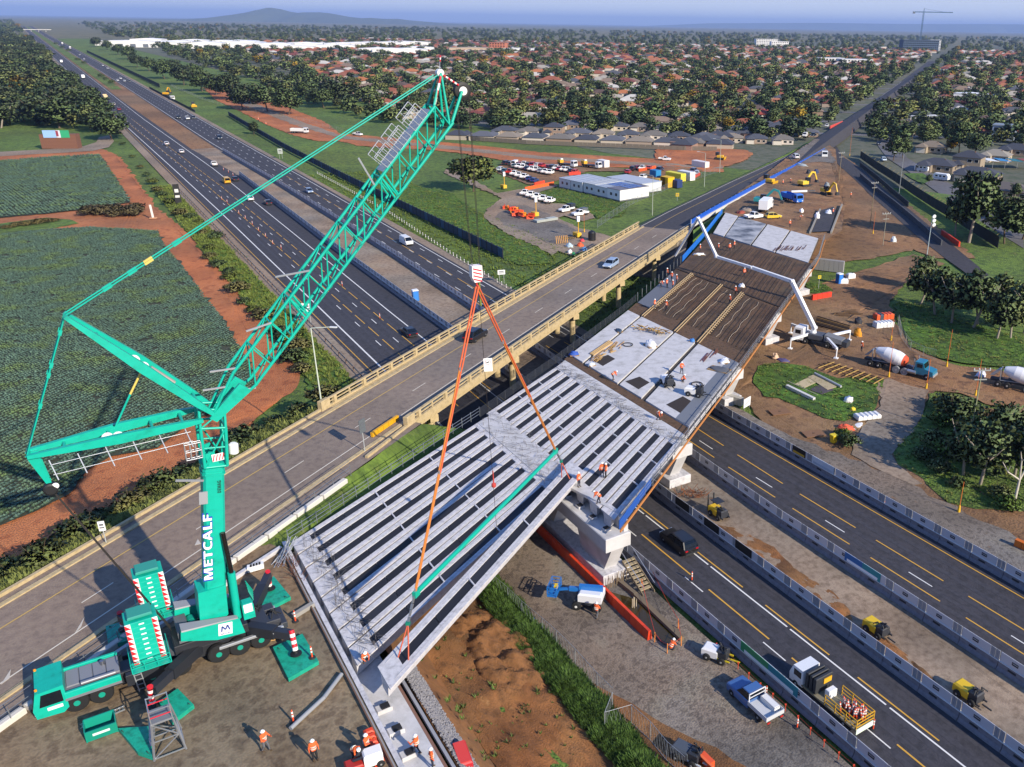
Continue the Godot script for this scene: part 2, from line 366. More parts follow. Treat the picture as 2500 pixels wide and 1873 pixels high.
	sheet("gravel_shoulder",[fp(-92,73.1),fp(-60,73.1),fp(-20,73),fp(60,73),fp(60,81),fp(-20,80),fp(-45,81),fp(-62,80),fp(-76,77),fp(-88,77)],cache["gravel"],0.06,3.0,0.06,0.25,0.08)
	sheet("gravel_track",w3([36.78,0,-127,38.87,0,-128.4,41.52,0,-125.3,43.95,0,-123.5,41.97,0,-119.2,40.1,0,-113.6,37.27,0,-108.3,33.93,0,-103.9,32.5,0,-101.5,32.52,0,-98.5,34.34,0,-93.67,33.06,0,-93.24,30.08,0,-96.74,27.1,0,-101.3,28.62,0,-106.5,31.52,0,-111.6,34.88,0,-117.2]),cache["track"],0.09,3.0,0.05,0.2,0.06)
	sheet("works_grass",w3([18.31,0,-132.9,21.62,0,-134.5,26.12,0,-133.3,28.23,0,-130.6,30.77,0,-128,34.97,0,-128.9,37.86,0,-127.4,36.19,0,-122.6,34.69,0,-118.4,32.57,0,-113.3,30.06,0,-113.2,28.37,0,-111.5,25.65,0,-112.5,23.25,0,-115.6,20.1,0,-119.5,17.8,0,-120,16.73,0,-125.5]),cache["lush"],0.10,3.0,0.12,0.3,0.08)
	sheet("works_grass",w3([49.55,0,-168.2,52.05,0,-170.4,57.29,0,-168.6,61.71,0,-162.7,64.84,0,-154.4,68.3,0,-147.6,73.23,0,-141.4,68.04,0,-129.7,62.72,0,-133.6,57.73,0,-134.7,52.9,0,-136,49.84,0,-138,46.48,0,-143.3,47.84,0,-153.5]),cache["lush"],0.10,4.0,0.15,0.22,0.06)
	sheet("works_grass",w3([43.58,0,-122.3,46.02,0,-122.4,49.65,0,-119,47.48,0,-113.3,48.66,0,-109.7,51.93,0,-106.4,58.26,0,-102,49.38,0,-82.85,44.38,0,-87.47,38.89,0,-87.89,36.02,0,-89.22,35.31,0,-91.79,34.8,0,-95.28,32.63,0,-98.93,32.82,0,-102,35.2,0,-106.3,39.18,0,-111.9,41.93,0,-117.5]),cache["grass"],0.08,4.0,0.2,0.25,0.06)
	sheet("works_grass",w3([34.4,0,-183.2,37.69,0,-183.4,39.47,0,-179.3,38.4,0,-174.6,33.96,0,-175.5]),cache["lush"],0.1,2.0,0.1,0.2,0.06)
	sheet("orange_soil",w3([48.23,0,-115.5,50.67,0,-117.9,52.19,0,-115.7,52.2,0,-110.4,50.86,0,-106.4,49.06,0,-107.3,47.68,0,-110.7]),cache["soil"],0.14,2.0,0.3,0.2,0.1)
	# streets among the houses on the right
	sheet("side_street",w3([135.6,0,-561.4,145.3,0,-553.5,125.3,0,-484,109.7,0,-429.5,103.4,0,-386.4,101.9,0,-339.6,99.97,0,-305.4,98.56,0,-274.5,97.7,0,-244.9,97.37,0,-220.6,104,0,-237.4,105.2,0,-262.9,110,0,-312.6,110.6,0,-340.5,112.5,0,-387.5,119.8,0,-430.9,133.9,0,-478,152.2,0,-536.3,163.2,0,-566,149.9,0,-583.9]),cache["street"],-0.2,8.0,0.0,0.12,0.04)
	sheet("side_street",w3([106.8,0,-272.7,116.5,0,-268.6,124,0,-264.5,130.6,0,-279.8,121,0,-280.1,110.7,0,-279.4]),cache["street"],-0.15,8.0,0.0,0.12,0.04)
	sheet("side_grass",w3([99.2,0,-343.1,106.8,0,-343.9,106,0,-329.1,99.29,0,-318.1,98.55,0,-331.9]),cache["lush"],-0.12,5.0,0.0,0.2,0.05)
	sheet("detour_road",w3([83.98,0,-450.7,89.27,0,-458,88.78,0,-426.8,83.8,0,-384.1,84.49,0,-345.4,81.73,0,-306.7,80.94,0,-268.1,79.71,0,-235.6,78.75,0,-208.6,78.17,0,-191.1,73.62,0,-188.2,72.85,0,-208.2,72.68,0,-235,73.49,0,-258,74.09,0,-288.3,76.01,0,-326,77.14,0,-360.9,79.44,0,-393.3,81.1,0,-425.8]),cache["asphalt"],0.05,8.0,0.0,0.1,0.04)
	sheet("batter",w3([66.87,4.5,-314.4,57.23,5.7,-261,54.26,6.1,-239.5,50.17,6.5,-222.7,46.06,6.8,-206.4,41.36,6.8,-195.5,42.76,3,-202.9,45.51,0.1,-205.9,49.45,0.1,-201.3,56.34,0.1,-206.7,60.66,0.1,-222.8,62.61,0.1,-239.7,63.84,0.1,-256.8,65.83,0.1,-278.9,69.94,0.1,-308.2,75.56,0.1,-343.8]),cache["track"],0.05,1.6,0.55,0.3,0.1)
	make_banks()
	make_crops()
	make_hills()
func make_banks():
	# the bank that carries the old road and the crane pad, south of the freeway
	sheet("approach_road",[ab(-60,-70.6,7),ab(80,-70.6,7),ab(80,-56.6,7),ab(-60,-56.6,7)],cache["old_asphalt"],0.0,8.0,0.0,0.10,0.04)
	sheet("crane_pad",[ab(-60,-56.59,7),ab(51,-56.59,7),ab(52.6,-55.0,7),tb(10.9,-53.0),fp(-52,10.9,7),fp(60,10.9,7),fp(70,-40,7)],cache["pad"],-0.01,2.0,0.05,0.25,0.09)
	sheet("bank_slope",strip([ab(-60,-70.61,6.95),ab(0,-70.61,6.95),ab(40,-70.61,6.95),ab(80,-70.61,6.95)],[ab(-60,-86,-0.1),ab(0,-86,-0.1),ab(44,-85,-0.1),ab(92,-83,-0.1)]),cache["grass"],0.0,3.0,0.35,0.3,0.06)
	sheet("bank_slope",strip([ab(80,-70.61,6.95),ab(80.1,-63,6.4),ab(80,-56.6,6.95)],[ab(92,-83,-0.1),ab(92,-63,-0.1),ab(94,-52,-0.1)]),cache["grass"],0.0,3.0,0.2,0.3,0.06)
	sheet("bank_slope",strip([ab(80,-56.6,6.95),ab(64,-56.6,6.95),ab(51,-56.6,6.95),ab(52.6,-55,6.95),tb(11.0,-53.05,6.9)],[ab(94,-52,-0.1),ab(82,-50,-0.1),tb(26,-50,-0.1),tb(24,-50,-0.1),tb(23,-49.5,-0.1)]),cache["grass"],0.0,2.0,0.2,0.35,0.08)
	sheet("bank_face",strip([fp(-78,13.9,5.2),fp(-54,14.8,5.0),fp(-44,14.7,5.0),fp(60,14.7,5.0)],[fp(-84,20,-0.1),fp(-54.5,18.9,-0.1),fp(-44,18.7,-0.1),fp(60,18.7,-0.1)]),cache["soil"],0.0,1.2,0.25,0.3,0.12)
	# ground below, between the bank and the freeway
	sheet("works_floor",[fp(-84,19.9),fp(-54.5,18.8),fp(60,18.6),fp(60,29.4),fp(-39,29.0),fp(-45,27.4),fp(-60,27.6),fp(-70,27),fp(-84,27)],cache["soil"],-0.02,1.0,0.35,0.3,0.14)
	sheet("works_road",[fp(-120,26.9),fp(-70,27.0),fp(-60,27.6),fp(-45,27.4),fp(-39,29),fp(60,29.4),fp(60,41.4),fp(-70,41.3),fp(-95,36),fp(-120,35)],cache["gravel"],0.02,1.5,0.06,0.3,0.10)
	sheet("mud_patch",[fp(-50,29.5),fp(-46,31),fp(-40,33),fp(-34,35.6),fp(-26,36.6),fp(10,37.5),fp(10,31),fp(-36,30),fp(-44,29)],cache["soil"],0.10,1.2,0.10,0.3,0.14)
	# earth heap left by the diggers, with weeds on it
	var heap:=SurfaceTool.new();heap.begin(Mesh.PRIMITIVE_TRIANGLES)
	var c:=fp(-58.5,25.0)
	for i in 44:
		for j in 28:
			var q:=[]
			for d in [[0,0],[1,0],[1,1],[0,1]]:
				var u:float=(i+d[0]) / 44.0*2.0-1.0;var w:float=(j+d[1]) / 28.0*2.0-1.0
				var p:Vector3=c+ALONG*(u*7.0+w*1.0)+ACROSS*w*3.2
				var r:float=clamp(1.0-u*u,0.0,1.0)*clamp(1.0-w*w,0.0,1.0)
				p.y=-0.5+sqrt(r)*(1.1+0.8*noise.get_noise_2d(p.x*16,p.z*16))+0.25*noise.get_noise_2d(p.x*60,p.z*60)+0.3*noise.get_noise_2d(p.x*170,p.z*170)
				q.append(p)
			for k in [0,1,2,0,2,3]:
				heap.set_color(Color(0.8,0.8,0.8));heap.add_vertex(q[k])
	heap.index();heap.generate_normals()
	struct("earth_heap",heap.commit(),cache["soil"])
	# far bank: the works platform behind the new bridge and the old road running down to the ground
	sheet("far_platform",[tb(143.5,-55.5,7),tb(143.5,-26,7)]+w3([46.34,6.9,-206,54.05,6.2,-239,57.01,5.8,-260.4,67.01,4.6,-313.8,80.48,3,-386,82.05,2.4,-424.1,79.33,2.4,-429.8,68.91,2.9,-398.4,54.54,3.9,-352.6,40.54,5,-304.9,26.73,6,-261.6,23.31,6.4,-249.1]),cache["dirt"],0.0,3.0,0.18,0.3,0.07)
	sheet("platform_gravel",w3([55.12,3.95,-352.3,68.26,3.05,-394.4,78.84,2.5,-427,81.33,2.5,-420.2,77.7,3,-385.6,70.49,4.2,-335.6,65.17,4.2,-339,58.27,4.3,-333.5,52.55,4.6,-319.4]),cache["gravel"],0.12,3.0,0.06,0.2,0.08)
	sheet("bank_slope",[tb(144,-55.6,6.9)]+w3([23.36,6.3,-249.6,25.14,5.9,-259.4])+[ab(224,-58.5,6.0),ab(196,-57,6.8),tb(118,-54,0)],cache["grass"],-0.05,3.0,0.2,0.3,0.08)
	var rl:=[];var rr:=[];var sl:=[]
	for q in [[193.2,7.0,0.0],[215,6.6,0.0],[240,6.0,0.6],[280,4.9,1.2],[330,3.3,2.2],[390,1.5,3.0],[450,0.35,3.2],[560,0.1,3.2],[700,0.05,3.0],[1000,0.05,2.0],[1700,0.05,-2.0]]:
		rl.append(ab(q[0],-70.3+q[2],q[1]));rr.append(ab(q[0],-57.6+q[2],q[1]))
		if q[0]<460:sl.append(ab(q[0],-84.0+q[2]+max(0.0,(7.0-q[1])*1.6),-0.15))
	sheet("far_road",strip(rl,rr),cache["asphalt"],0.0,12.0,0.0,0.08,0.03)
	sheet("bank_slope",strip(rl.slice(0,7),sl),cache["grass"],-0.03,5.0,0.2,0.3,0.05)
	var e:=N()
	e.prism([ab(193,-70.2),ab(194,-57.8),ab(186,-57.8),ab(186,-70.2)],0.0,5.8)
	struct("far_abutment",e,M("#8d8474",0.9))
	sheet("bank_slope",strip([ab(188,-72,5.9),ab(188,-56,5.9)],[ab(176,-74,-0.1),ab(176,-54,-0.1)]),cache["gravel"],0.0,4.0,0.1,0.3,0.06)
# rows of cabbages: leafy heads far too many to count
func make_crops():
	var heads:=[]
	for k in 3:
		var g:=N();var r:=RandomNumberGenerator.new();r.seed=40+k
		for i in 9:
			var t:=TAU*i / 9.0+r.randf()*0.5;var lean:=r.randf_range(0.45,0.85) if i % 2==0 else r.randf_range(0.15,0.4)
			var d:=V(cos(t),0,sin(t));var x:=V(-sin(t),0,cos(t))*r.randf_range(0.11,0.17)
			var tip:=d*(0.14+0.30*lean)+V(0,0.42-0.30*lean,0)
			var mid:=d*0.16+V(0,0.16,0)
			g.quad(mid-x,d*0.02+V(0,0.02,0),mid+x,tip)
		heads.append(g.mesh())
	var big:Array=w3([-165.6,0,-216,-158.1,0,-222.5,-148.1,0,-226,-134.5,0,-223.7,-129.2,0,-223,-121,0,-210.1,-102.9,0,-185.1,-87.44,0,-163.4,-79.32,0,-152.2,-69.13,0,-136.6,-62.95,0,-127.4,-60.36,0,-122.6,-59.82,0,-119.6,-60.62,0,-114.3,-62.74,0,-109,-63.38,0,-104.5,-63.77,0,-99.95,-66.02,0,-98.55,-68.36,0,-97.44,-69.05,0,-94.18,-67.67,0,-87.83,-68.9,0,-83.94,-70.93,0,-80.85,-72.33,0,-78.58,-95.45,0,-108.5,-134.7,0,-163.9,-166.2,0,-211.8])
	var far:Array=w3([-248.8,0,-334.7,-239.3,0,-344.4,-223.2,0,-355.5,-195.3,0,-315.6,-169.5,0,-278.5,-157,0,-260.1,-161.2,0,-251.2,-169.8,0,-242.4,-179.2,0,-235.4,-183.2,0,-233.8,-250.6,0,-329.7])
	var n2:=0
	for fi in 2:
		var outline:=PackedVector2Array()
		for p in [big,far][fi]:outline.append(Vector2(p.x,p.z))
		var dir:Vector3=[(V(-71.45,0,-139.1)-V(-76.86,0,-111.6)).normalized(),(V(-168.5,0,-277.1)-V(-189.7,0,-256.9)).normalized()][fi]
		var per:=V(-dir.z,0,dir.x)
		var o:Vector3=[V(-83.54,0,-123),V(-192.5,0,-283.4)][fi]
		var spots:=[[],[],[]]
		var step:float=[0.46,0.95][fi];var rowgap:float=[0.72,1.45][fi]
		for i in range(-230,230):
			for j in range(-400,400):
				var p:Vector3=o+per*(i*rowgap)+dir*(j*step)
				if not Geometry2D.is_point_in_polygon(Vector2(p.x,p.z),outline):continue
				var gone:=noise.get_noise_2d(p.x*9.0,p.z*9.0)
				if gone>0.52:continue
				if Geometry2D.is_point_in_polygon(Vector2(p.x,p.z),outline):
					p+=dir*rng.randf_range(-0.12,0.12)+per*rng.randf_range(-0.07,0.07)
					var sc:float=rng.randf_range(0.85,1.25)*[0.85,1.6][fi]
					spots[rng.randi() % 3].append(Transform3D(Basis(Vector3.UP,rng.randf()*TAU).scaled(V(sc,sc*rng.randf_range(0.8,1.1),sc)),V(p.x,0.10,p.z)))
		for k in 3:
			var mm:=MultiMesh.new();mm.transform_format=MultiMesh.TRANSFORM_3D;mm.use_colors=true
			mm.mesh=heads[k];mm.instance_count=spots[k].size()
			for i in spots[k].size():
				mm.set_instance_transform(i,spots[k][i])
				var q:Vector3=spots[k][i].origin
				var y:float=clamp(noise.get_noise_2d(q.x*6.0+90,q.z*6.0)*1.6+0.1,0.0,1.0)
				var c:=Color(0.075,0.135,0.098).lerp(Color(0.11,0.17,0.045),y*0.75)*rng.randf_range(0.75,1.25)
				mm.set_instance_color(i,c)
			n2+=spots[k].size()
			var mi:=MultiMeshInstance3D.new();mi.multimesh=mm;mi.name=numbered("cabbage_crop");add_child(mi)
			var mat:=StandardMaterial3D.new();mat.albedo_color=Color.WHITE;mat.vertex_color_use_as_albedo=true;mat.roughness=0.75;mat.cull_mode=BaseMaterial3D.CULL_DISABLED
			mi.material_override=mat
			mi.set_meta("kind","stuff")
			tag(mi,["rows of blue green cabbages in the large field behind the crane","rows of dark green cabbages in the small field by the billboard"][fi],"crop")
	print("cabbages ",n2)
func make_hills():
	# a blue range on the horizon, and a low plateau to its right
	for q in [["hills",15500.0,[[900,0],[1300,14],[1500,26],[1640,60],[1720,100],[1790,150],[1850,218],[1900,268],[1960,240],[2010,196],[2060,176],[2110,190],[2180,196],[2240,182],[2300,150],[2360,116],[2430,96],[2500,104],[2580,88],[2640,96],[2720,70],[2800,52],[2900,30],[3100,0]],0.0],
			["plateau",30000.0,[[2100,0],[2400,120],[2900,190],[3300,200],[3700,240],[4100,260],[4500,330],[4900,360],[5300,380],[6000,430],[7000,430]],0.0]]:
		var g:=N()
		var pts:Array=q[2]
		for i in pts.size()-1:
			for k in 4:
				var f0:=k / 4.0;var f1:=(k+1) / 4.0
				var cols:=[]
				for f in [f0,f1]:
					var u:float=lerp(float(pts[i][0]),float(pts[i+1][0]),f);var h:float=lerp(float(pts[i][1]),float(pts[i+1][1]),f)
					h*=0.8 if q[0]=="hills" else 1.0
					var x:float=(u*1.0 / 2.6298-1580.0) / 2100.0*q[1] if q[0]=="hills" else (u*0.5-1580.0+500.0) / 2100.0*q[1]
					cols.append([x,h])
				var rows:=7
				for r in rows:
					var P:=[]
					for c in [[0,0],[1,0],[1,1],[0,1]]:
						var e:float=(r+c[1]) / float(rows);var col:Array=cols[c[0]]
						var hh:float=col[1]*sin(e*PI*0.5)*(1.0+0.25*(1.0-e)*noise.get_noise_2d(col[0]*0.09,e*90.0))
						P.append(V(col[0],hh-1.0,-q[1]+2600.0*(1.0-e)*(0.6+0.4*noise.get_noise_2d(col[0]*0.03,7.0))*(1.0 if e<1.0 else 0.0)))
					g.quad(P[0],P[1],P[2],P[3])
		struct(q[0],g,M("#4a5238",0.95))
func poly_t(pl: Array, s: float) -> float:       # pl: [[s, t], ...] growing s
	if s<=pl[0][0]:return pl[0][1]
	for i in pl.size()-1:
		if s<=pl[i+1][0]:return lerp(float(pl[i][1]),float(pl[i+1][1]),(s-pl[i][0]) / (pl[i+1][0]-pl[i][0]))
	return pl[-1][1]
func road_line(pl:Array,s0:float,s1:float,w:float,dash:float,gap:float,m:Material,y:=0.045):
	var g:=N();var s:=s0
	while s<s1:
		var e:float=min(s+dash,s1)
		var a:=fp(s,poly_t(pl,s),y);var b:=fp(e,poly_t(pl,e),y);var x:=ACROSS*w*0.5
		g.quad(a+x,a-x,b-x,b+x)
		s+=dash+gap
	struct("lane_line" if y>0.04 else "tyre_worn_strip",g,m)
func make_freeway():
	var A:StandardMaterial3D=cache["asphalt"]
	var lo:=[[-6000,37.5],[-700,36.4],[-300,36.0],[-110,35.6],[-88,42.2],[70,42.6]]
	var li:=[[-6000,51.5],[-700,50.4],[-400,52.8],[-340,56.2],[-210,54.2],[-100,54.0],[-72,52.2],[70,52.5]]
	var ri:=[[-6000,66.5],[-850,64.2],[-420,62.0],[-320,63.6],[-200,64.0],[-150,63.2],[-96,62.0],[-75,60.9],[-60,60.3],[70,60.3]]
	var ro:=[[-6000,82.0],[-1600,80.0],[-900,77.6],[-590,76.2],[-300,75.6],[-200,74.2],[-110,73.6],[-85,72.6],[70,71.8]]
	for q in [[lo,li,"carriageway"],[ri,ro,"carriageway"]]:
		var L:=[];var R:=[]
		for s in [-5200,-3600,-2400,-1600,-1100,-850,-700,-590,-500,-420,-340,-300,-250,-210,-180,-150,-125,-110,-96,-88,-80,-72,-60,-40,-20,0,30,70]:
			L.append(fp(s,poly_t(q[0],s),0.0));R.append(fp(s,poly_t(q[1],s),0.0))
		sheet(q[2],strip(L,R),A,0.02,14.0,0.0,0.10,0.03)
	var L:=[];var R:=[];var L2:=[]
	for s in [-420,-340,-250,-180,-120,-96,-72,-60,-30,0,30,70]:
		L.append(fp(s,poly_t(li,s)-0.4,0.0));R.append(fp(s,poly_t(ri,s)+0.4,0.0))
	sheet("median",strip(L,R),cache["track"],0.0,2.5,0.05,0.25,0.08)
	sheet("median",[fp(-5000,51.2),fp(-1000,50.8),fp(-700,50.2),fp(-420,52.2),fp(-420,62.4),fp(-850,64.4),fp(-5000,66.7)],cache["dirt"],-0.05,20.0,0.08,0.3,0.02)
	sheet("median_grass",[fp(-5000,52.5),fp(-1000,52.5),fp(-800,53),fp(-800,60),fp(-1000,63),fp(-5000,65)],cache["grass"],0.0,40.0,0.1,0.3,0.02)
	sheet("road_shoulder",[fp(-5200,34.5),fp(-700,33.4),fp(-300,33.0),fp(-100,32.6),fp(-100,36.0),fp(-300,36.4),fp(-700,36.8),fp(-5200,38)],cache["track"],0.0,14.0,0.0,0.2,0.03)
	sheet("road_shoulder",[fp(-5200,81.5),fp(-900,77.2),fp(-590,75.8),fp(-200,73.8),fp(-110,73.2),fp(-110,75.4),fp(-200,76.6),fp(-590,78.6),fp(-900,80),fp(-5200,84.5)],cache["track"],0.0,14.0,0.0,0.2,0.03)
	sheet("median_spoil",[fp(-66,53.2),fp(-62,55.6),fp(-57,56.5),fp(-53,55.6),fp(-48,56.2),fp(-44,55.0),fp(-36,54.6),fp(-30,53.8),fp(-30,52.9),fp(-66,52.9)],cache["soil"],0.06,0.8,0.30,0.3,0.2)
	var Y:=M("#c99a3a",0.7);var W:=M("#d9d8d4",0.7)
	var worn:=G("worn_asphalt",["#29282c","#35343a","#403f44","#2e2d31"],9.0,0.8,0.02,1.0,[],512)
	for q in [43.6,44.9,46.5,48.0,49.8,51.2,62.2,63.4,64.8,66.2,68.2,69.7]:road_line([[-130,q+0.6],[-95,q+0.2],[70,q]],-118,60,0.55,7.0,0.0,worn,0.034)
	for q in [40.2,41.6,43.5,45.0,46.8,48.2,66.2,67.6,69.6,71.0]:road_line([[-1200,q-0.4],[-300,q+0.5],[-110,q]],-900,-112,0.6,15.0,0.0,worn,0.034)
	# lines nearer than the bridges
	road_line([[-130,46.2],[-95,45.3],[70,45.06]],-130,60,0.12,3.0,9.0,W)
	road_line([[-130,46.6],[-95,46.0],[70,45.86]],-127,60,0.16,9.0,3.0,Y)
	road_line([[-130,49.0],[-95,48.6],[70,48.47]],-130,60,0.16,11.6,0.4,W)
	road_line([[-130,49.4],[-95,49.1],[70,48.93]],-122,60,0.15,8.6,3.4,Y)
	road_line([[-130,53.0],[-95,52.3],[70,51.85]],-100,60,0.14,60.0,0.0,Y)
	road_line([[-130,65.8],[-95,64.8],[-70,63.9],[70,63.88]],-110,60,0.15,9.0,3.0,Y)
	road_line([[-130,67.0],[-95,65.9],[-70,65.22],[70,65.22]],-106,60,0.12,3.0,9.0,W)
	road_line([[-130,69.0],[-95,68.0],[-70,66.97],[70,66.97]],-112,60,0.15,9.0,3.0,Y)
	road_line([[-130,72.0],[-95,71.5],[70,71.0]],-100,60,0.14,60.0,0.0,Y)
	# lines beyond
	road_line([[-6000,38.6],[-650,37.4],[-300,39.0],[-150,38.3],[-100,38.0]],-5000,-104,0.26,80.0,0.0,W)
	road_line([[-6000,50.2],[-700,49.3],[-573,49.2],[-357,51.2],[-200,49.6],[-148,48.9]],-5000,-130,0.22,40.0,0.0,W)
	road_line([[-520,36.9],[-150,36.3]],-520,-100,0.16,40.0,0.0,Y)
	road_line([[-560,40.0],[-501,40.6],[-320,43.1],[-210,43.0],[-110,42.6]],-560,-110,0.17,6.0,2.0,Y)
	road_line([[-560,44.0],[-320,46.8],[-210,46.4],[-110,46.2]],-560,-130,0.17,6.0,2.0,Y)
	for k in 3:
		road_line([[-6000,41.4+k*3.0],[-560,40.9+k*3.1],[-300,42.0+k*3.1],[-110,41.4+k*3.1]],-3600,-110 if k<2 else -600,0.16,3.0,9.0,W)
		road_line([[-6000,69.5+k*3.6],[-600,67.0+k*3.2],[-200,66.6+k*2.8],[-110,65.9+k*2.6]],-3600,-112,0.16,3.0,9.0,W)
	road_line([[-6000,67.5],[-850,65.0],[-420,63.2],[-320,64.9]],-5000,-330,0.2,60.0,0.0,W)
	road_line([[-6000,80.4],[-900,76.6],[-300,74.4],[-110,72.6]],-5000,-110,0.2,60.0,0.0,W)
	road_line([[-330,66.0],[-200,65.8],[-130,65.6]],-330,-120,0.16,9.0,3.0,Y)
	road_line([[-330,70.2],[-200,69.6],[-130,69.2]],-330,-120,0.16,9.0,3.0,Y)
	barriers(li,lo,ri,ro)
	walls()
func barriers(li,lo,ri,ro):
	var conc:=G("barrier_concrete",["#56545a","#6c6a70","#7c7b82","#605e64"],6.0,0.9,0.02,1.0,[],512)
	var pan:=M("#b9bbc2",0.5,0.1);var rib:=M("#8f9298",0.55,0.1);var dark:=M("#26272b",0.6);var ledge:=M("#c9c8c4",0.8)
	var U:=4.0
	var g1:=N()
	g1.extrude([Vector2(-0.3,0),Vector2(0.3,0),Vector2(0.26,0.16),Vector2(0.13,0.36),Vector2(0.09,0.82),Vector2(-0.09,0.82),Vector2(-0.13,0.36),Vector2(-0.26,0.16)],Vector3.ZERO,Vector3.RIGHT,Vector3.UP,Vector3.BACK,-1.97,1.97)
	var block:=g1.mesh()
	var g2:=N();g2.box(V(0,1.36,-0.45),V(0.05,1.0,2.95));var panel:=g2.mesh()
	var g3:=N()
	for k in 4:g3.box(V(0,1.36,1.17+k*0.235),V(0.05 if k % 2==0 else 0.09,1.0,0.2))
	var ribs:=g3.mesh()
	var g4:=N();g4.box(V(0,0.85,0),V(0.24,0.05,3.97));var ledge_m:=g4.mesh()
	var g5:=N()
	for x in [-0.036,0.036]:
		g5.box(V(x,1.50,-0.5),V(0.014,0.10,0.62));g5.box(V(x,1.30,-0.5),V(0.014,0.14,0.62));g5.box(V(x,1.40,-0.22),V(0.014,0.30,0.05));g5.box(V(x,1.40,-0.78),V(0.014,0.30,0.05))
	var logo:=g5.mesh()
	var g6:=N()
	for x in [-0.115,0.115]:g6.box(V(x,0.55,-0.6),V(0.03,0.2,0.8))
	var logo2:=g6.mesh()
	for q in [[li,0.0,-338.0,60.0,"panelled concrete barrier on the left edge of the gravel median"],[ri,0.0,-404.0,60.0,"panelled concrete barrier on the right edge of the gravel median"],
			[ro,0.3,-100.0,60.0,"panelled concrete barrier between right carriageway and grey shoulder"],[lo,-0.1,-84.0,60.0,"panelled concrete barrier between left carriageway and works road"]]:
		var t:=thing("barrier_wall",q[4],"barrier","freeway work zone barriers")
		var s:float=q[2]
		while s<q[3]:
			var a:=fp(s,poly_t(q[0],s)+q[1]);var b:=fp(s+U,poly_t(q[0],s+U)+q[1])
			var o:=(a+b)*0.5;var yw:=yaw_of(b-a)
			for k in [[block,conc,"concrete_block"],[ledge_m,ledge,"ledge"],[panel,pan,"panel"],[ribs,rib,"ribbed_panel"],[logo,dark,"logo_plate"],[logo2,dark,"logo_plate"]]:
				if s<-215 and k[2] in ["logo_plate","ledge"]:continue
				var m:=part(t,k[2],k[0],k[1]);m.position=o+V(0,0.02,0);m.rotation.y=yw
			s+=U
	# banners fixed to the panels
	banner("banner",fp(-45.6,poly_t(lo,-45.6)-0.1),fp(-38.4,poly_t(lo,-40)-0.1),["#1f7f8c","#2c8a5a","#dfe6e6"],"teal and green banner on the barrier beside the traffic truck",-0.06)
	banner("banner",fp(-50.4,poly_t(ri,-50)+0.0),fp(-45.6,poly_t(ri,-46)),["#187f8a","#1c5f9c","#dfe4ea"],"blue and white banner on the median barrier",-0.06)
	for k in 3:banner("sign_board",fp(-69.2+k*5.4,poly_t(li,-66)),fp(-66.6+k*5.4,poly_t(li,-64)),["#15171a","#15171a","#15171a"],ordinal(k)+" black board on the left median barrier from the bridge",-0.06)
	banner("sign_board",fp(-71.6,poly_t(ro,-71)+0.3),fp(-69.2,poly_t(ro,-69)+0.3),["#17181b","#17181b","#c8a02c"],"black and yellow board on the right hand barrier",-0.06)
	banner("banner",fp(-68.0,poly_t(ro,-67)+0.3),fp(-64.2,poly_t(ro,-64)+0.3),["#b9c4cf","#c4ccd4","#a4b2c0"],"pale blue grey banner on the right hand barrier",-0.06)
func banner(called,a:Vector3,b:Vector3,cols:Array,label,off):
	var t:=thing(called,label,"banner","",(a+b)*0.5+V(0,0.9,0),yaw_of(b-a))
	var l:=a.distance_to(b)
	var g:=N();g.box(V(off,0.5,l*0.25),V(0.03,1.0,l*0.5));part(t,"sheet",g,M(cols[0],0.5))
	g=N();g.box(V(off,0.5,-l*0.25),V(0.03,1.0,l*0.5-0.01));part(t,"sheet",g,M(cols[1],0.5))
	g=N();g.box(V(off-0.02,0.2,0),V(0.03,0.3,l*0.86));part(t,"text_band",g,M(cols[2],0.5))
